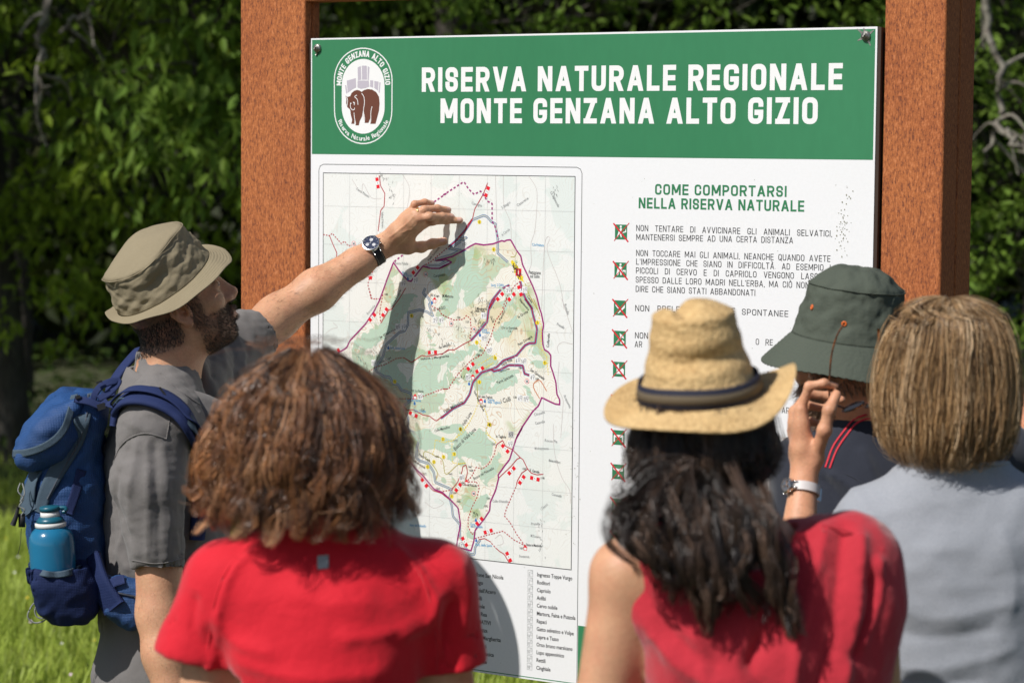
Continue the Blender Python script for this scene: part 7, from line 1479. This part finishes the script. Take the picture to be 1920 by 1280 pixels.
hm = (V[:, 0] < .56) | (V[:, 1] > 4.075); mv = np.zeros(len(V))
for a, f_ in zip(mc, fg): mv += hm*.0014*np.exp(-(seg_dist(V, [lw+(a-lw)*.2, a])/.0036)**2)
V = V+N*mv[:, None]; fr = SinNoise(91, 60, 2, 10)(V); col[hm] *= (1-.12*np.clip(fr[hm]-.5, 0, 1))[:, None]
obj('body', V, F, M_skin, bw_, cols=col)
lower_body(bw_, (cx, yc), f3c, .085, .98, M_jean, .175, .125)
lh = ls+(lel-ls)*.30; rh = P(1995, 1110, yc+.01)
tee = [loft([(cx, yc, .84, .135, .195), (cx, yc, 1.0, .124, .175), (cx, yc-.004, 1.15, .122, .178), (cx, yc-.008, 1.26, .114, .182), (cx, yc-.004, 1.335, .092, .162), (cx, yc, 1.385, .074, .118), (NB[0], NB[1], 1.418, .070, .090), (NB[0], NB[1], 1.428, .070, .086)], R2c, 2.25, .03), cone(ls, ls*.5+np.array([cx, yc, 1.33])*.5, .060, .072, .04), cone(rs, rs*.5+np.array([cx, yc, 1.33])*.5, .060, .072, .04),
       cone(ls, lh, .060, .056, .03), cone(rs, rh, .060, .056, .03), rbox(lh+nrm(lel-ls)*.10, (.10, .1, .1), .002, rotm(nrm(lel-ls), [0, 0, 1]), .003, True), rbox(rh+nrm(rel_-rs)*.1, (.1, .085, .075), .002, rotm(nrm(rel_-rs), [0, -1, 0]), .003, True), cone(NB+np.array([0, 0, -.02]), HC+np.array([0, 0, .05]), .068, .060, .004, True), cone(lh-nrm(lel-ls)*.03, lh+nrm(lel-ls)*.05, .044, .045, .003, True)]
fl2 = [([P(x, y, yc-.1)*np.array([1, 0, 1]) for x, y in pl], w_, h_) for pl, w_, h_ in (([(1690, 1010), (1740, 1030), (1800, 1025)], .02, .004), ([(1665, 1160), (1700, 1185), (1760, 1190), (1850, 1175)], .016, -.007), ([(1665, 1130), (1720, 1150), (1790, 1150), (1880, 1130)], .018, .006), ([(1640, 1230), (1700, 1250), (1800, 1240), (1900, 1210)], .018, .006), ([(1650, 1255), (1720, 1275), (1830, 1270)], .016, -.006), ([(1700, 930), (1760, 945), (1850, 935)], .02, .003), ([(1880, 1000), (1900, 1080), (1890, 1160)], .02, .005), ([(1640, 1060), (1660, 1120), (1690, 1160)], .014, -.005), ([(1690, 880), (1700, 905)], .01, .004), ([(1870, 880), (1880, 905)], .008, -.005), ([(1620, 940), (1650, 990)], .01, .004))]
cn = cloth_noise(45, 6, .0038, (1, 1, 1.2))
V, F = mesh_sdf(tee, h=.0064, it=2, disp=lambda X: 0.7*back_folds(X, fl2, yc+.03)+cn(X)); gte = obj('tee_shirt', V, F, M_gtee, bw_); bgt = bvh_of(V, F)
mb = MB(); th = np.linspace(-2.6, 2.6, 50); mb.add(*tube(np.stack([NB[0]+.075*np.sin(th)*1.12, NB[1]-.071*np.cos(th), 1.424+.002*np.cos(th)-.012*(1-np.cos(th))*.5], 1), .0042, 7)); mb.build('neck_rib', M_gtee, gte)
fr_ = MB(); th = np.linspace(0, 2*np.pi, 120); a_ = nrm(lel-ls); u1 = nrm(np.cross(a_, [0, 0, 1])); u2 = np.cross(a_, u1)
rings = [np.stack([lh+a_*(z+.004*np.sin(t*14)*k)+(u1*np.cos(t)+u2*np.sin(t))*(.056+r+.003*np.sin(t*14+1)*k) for t in th]) for z, r, k in ((-.012, .001, 0), (-.002, .003, .5), (.008, .005, 1), (.008, .003, 1), (-.002, .0, .5))]
fr_.add(np.stack(rings, 1).reshape(-1, 3), grid_faces(120, 5, False, True)); fr_.build('ruffled_cuff', M_gtee, gte)
# bob
bobc = np.array([(.52, .32, .155), (.38, .225, .105), (.25, .142, .065), (.62, .41, .215), (.74, .54, .33), (.15, .088, .044), (.56, .345, .16)])
mb = MB(); mb.add(*hair_mass(bw_, HC, HR, [((-.012, 0, .022), (.106, .090, .090)), ((-.030, 0, -.05), (.078, .092, .07))], M_hair, (.06, .036, .02), [ell(W(HC, HR, (.12, 0, -.05)), (.065, .07, .10), HR, .02, True)]))
ctr = P(1776, 712, yc+.0); whorl = np.array([-.004, -.035]); locks = []
for i in range(440):
    th = g.uniform(-2.3, 2.3); ze = -.118+g.normal(0, .0035)-.012*math.cos(th); sc = g.uniform(.90, 1.0) if i % 2 else 1.0; s0 = g.uniform(0, .35) if i % 3 else 0; pts = []
    wv = g.normal(0, .09)
    prof = [(0.004, .130), (.036, .123), (.070, .100), (.094, .062), (.1065, .012), (.110, -.040), (.103, -.080), (.088+g.normal(0, .005), ze+.010), (.070+g.normal(0, .009), ze-.004)]
    for j, (r, z) in enumerate(prof):
        r *= .905
        a = th+wv*math.sin(j*.8+i)*.5; k = r*sc
        x = math.sin(a)*k*1.0; y = -math.cos(a)*k*1.02; w0 = max(0, 1-j/4); pts.append(ctr+np.array([x+whorl[0]*w0, y+whorl[1]*w0, z*(.97 if sc < 1 else 1)]))
    pts = np.array(pts); 
    if s0 > 0:
        q = spline(pts, 60)[int(s0*60):]; pts = q[np.linspace(0, len(q)-1, 9).astype(int)]
    locks.append(pts)
K = 24; tt = np.linspace(0, 1, K)
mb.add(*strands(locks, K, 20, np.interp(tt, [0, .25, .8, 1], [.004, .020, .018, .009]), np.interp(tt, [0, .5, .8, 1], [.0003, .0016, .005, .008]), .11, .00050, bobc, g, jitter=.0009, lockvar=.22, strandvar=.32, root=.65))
fly = [[q+g.normal(0, .004, 3)*np.array([1, 1, .4]) for q in l] for l in [locks[k] for k in g.choice(len(locks), 60)]]
mb.add(*strands(fly, K, 1, np.full(K, .004), np.full(K, .003), .1, .0003, bobc, g))
mb.build('hair', M_hair, bw_)
# her watch and the glasses she holds
A = nrm(lw-lel); wc = lw-A*.006; nw = nrm(np.array([-.85, -.5, .1])-A*np.dot(A, np.array([-.85, -.5, .1]))); sw = np.cross(A, nw)
w2 = wristwatch(bw_, wc, A, nw, sw, .0272, mat('white_strap', (.62, .58, .57), .5), mat('pale_dial', (.10, .11, .13), .3), .0135, .0155, mat('rose_gold', (.6, .35, .22), .3, metal=1))
mb = MB(); mb.add(*box(wc+sw*-.029*0+(-nw)*.0285, (.011, .0035, .009), rotm(A, -nw)[:, [0, 1, 2]])); mb.build('strap_buckle', M_metal, w2, smooth=False)
gl_o = empty('eyeglasses', tuple(P(1560, 752, 3.64+DZ)), 0, 'tortoiseshell eyeglasses held up by one temple between her fingers', 'glasses')
M_tort = mat('tortoiseshell', (.045, .016, .008), .2, noise=[(90, .9, (.25, .07, .015))], spec=.6, coat=.4)
M_lens = bpy.data.materials.new('lens'); M_lens.use_nodes = True; b = M_lens.node_tree.nodes['Principled BSDF']; b.inputs['Roughness'].default_value = .03; b.inputs['Transmission Weight'].default_value = 1; b.inputs['IOR'].default_value = 1.2; b.inputs['Base Color'].default_value = (.85, .9, 1, 1)
mb = MB(); mb.add(*ribbon([P(1583, 607, 3.600+DZ), P(1570, 628, 3.604+DZ), P(1560, 662, 3.612+DZ), P(1556, 700, 3.622+DZ), P(1555, 735, 3.632+DZ), P(1558, 756, 3.640+DZ)], np.array([1., -.3, 0]), (.0065, .0045, .0042, .0048, .0055), .0026, 50)); mb.build('temple', M_tort, gl_o)
mb = MB(); lens = MB(); ax1 = nrm(P(1640, 750, 3.72+DZ)-P(1565, 764, 3.645+DZ)); ax2 = nrm(np.array([-.2, .55, -.35])); ax2 = nrm(ax2-ax1*(ax1 @ ax2)); th = np.linspace(0, 2*np.pi, 49)
for c in (P(1600, 762, 3.675+DZ), P(1600, 762, 3.675+DZ)+ax1*.062):
    rim = np.array([c+ax1*.024*np.cos(t)+ax2*.017*np.sin(t) for t in th]); mb.add(*tube(rim, .0018, 6, cap=False)); V = np.concatenate([rim[:-1], [c]]); lens.add(V, np.array([[i, (i+1) % 48, 48] for i in range(48)]))
c = P(1600, 762, 3.675+DZ); mb.add(*tube([c+ax1*.024, c+ax1*.031-ax2*.003, c+ax1*.038], .0018, 6, 8)); mb.add(*tube([c-ax1*.024, P(1558, 756, 3.64+DZ)], .002, 6)); mb.add(*ribbon([c+ax1*.086, c+ax1*.088+np.array([-.005, .01, .06]), c+ax1*.086+np.array([-.01, .02, .125])], ax1, .0045, .0026, 20))
mb.build('glasses_frame', M_tort, gl_o); lens.build('lenses', M_lens, gl_o)
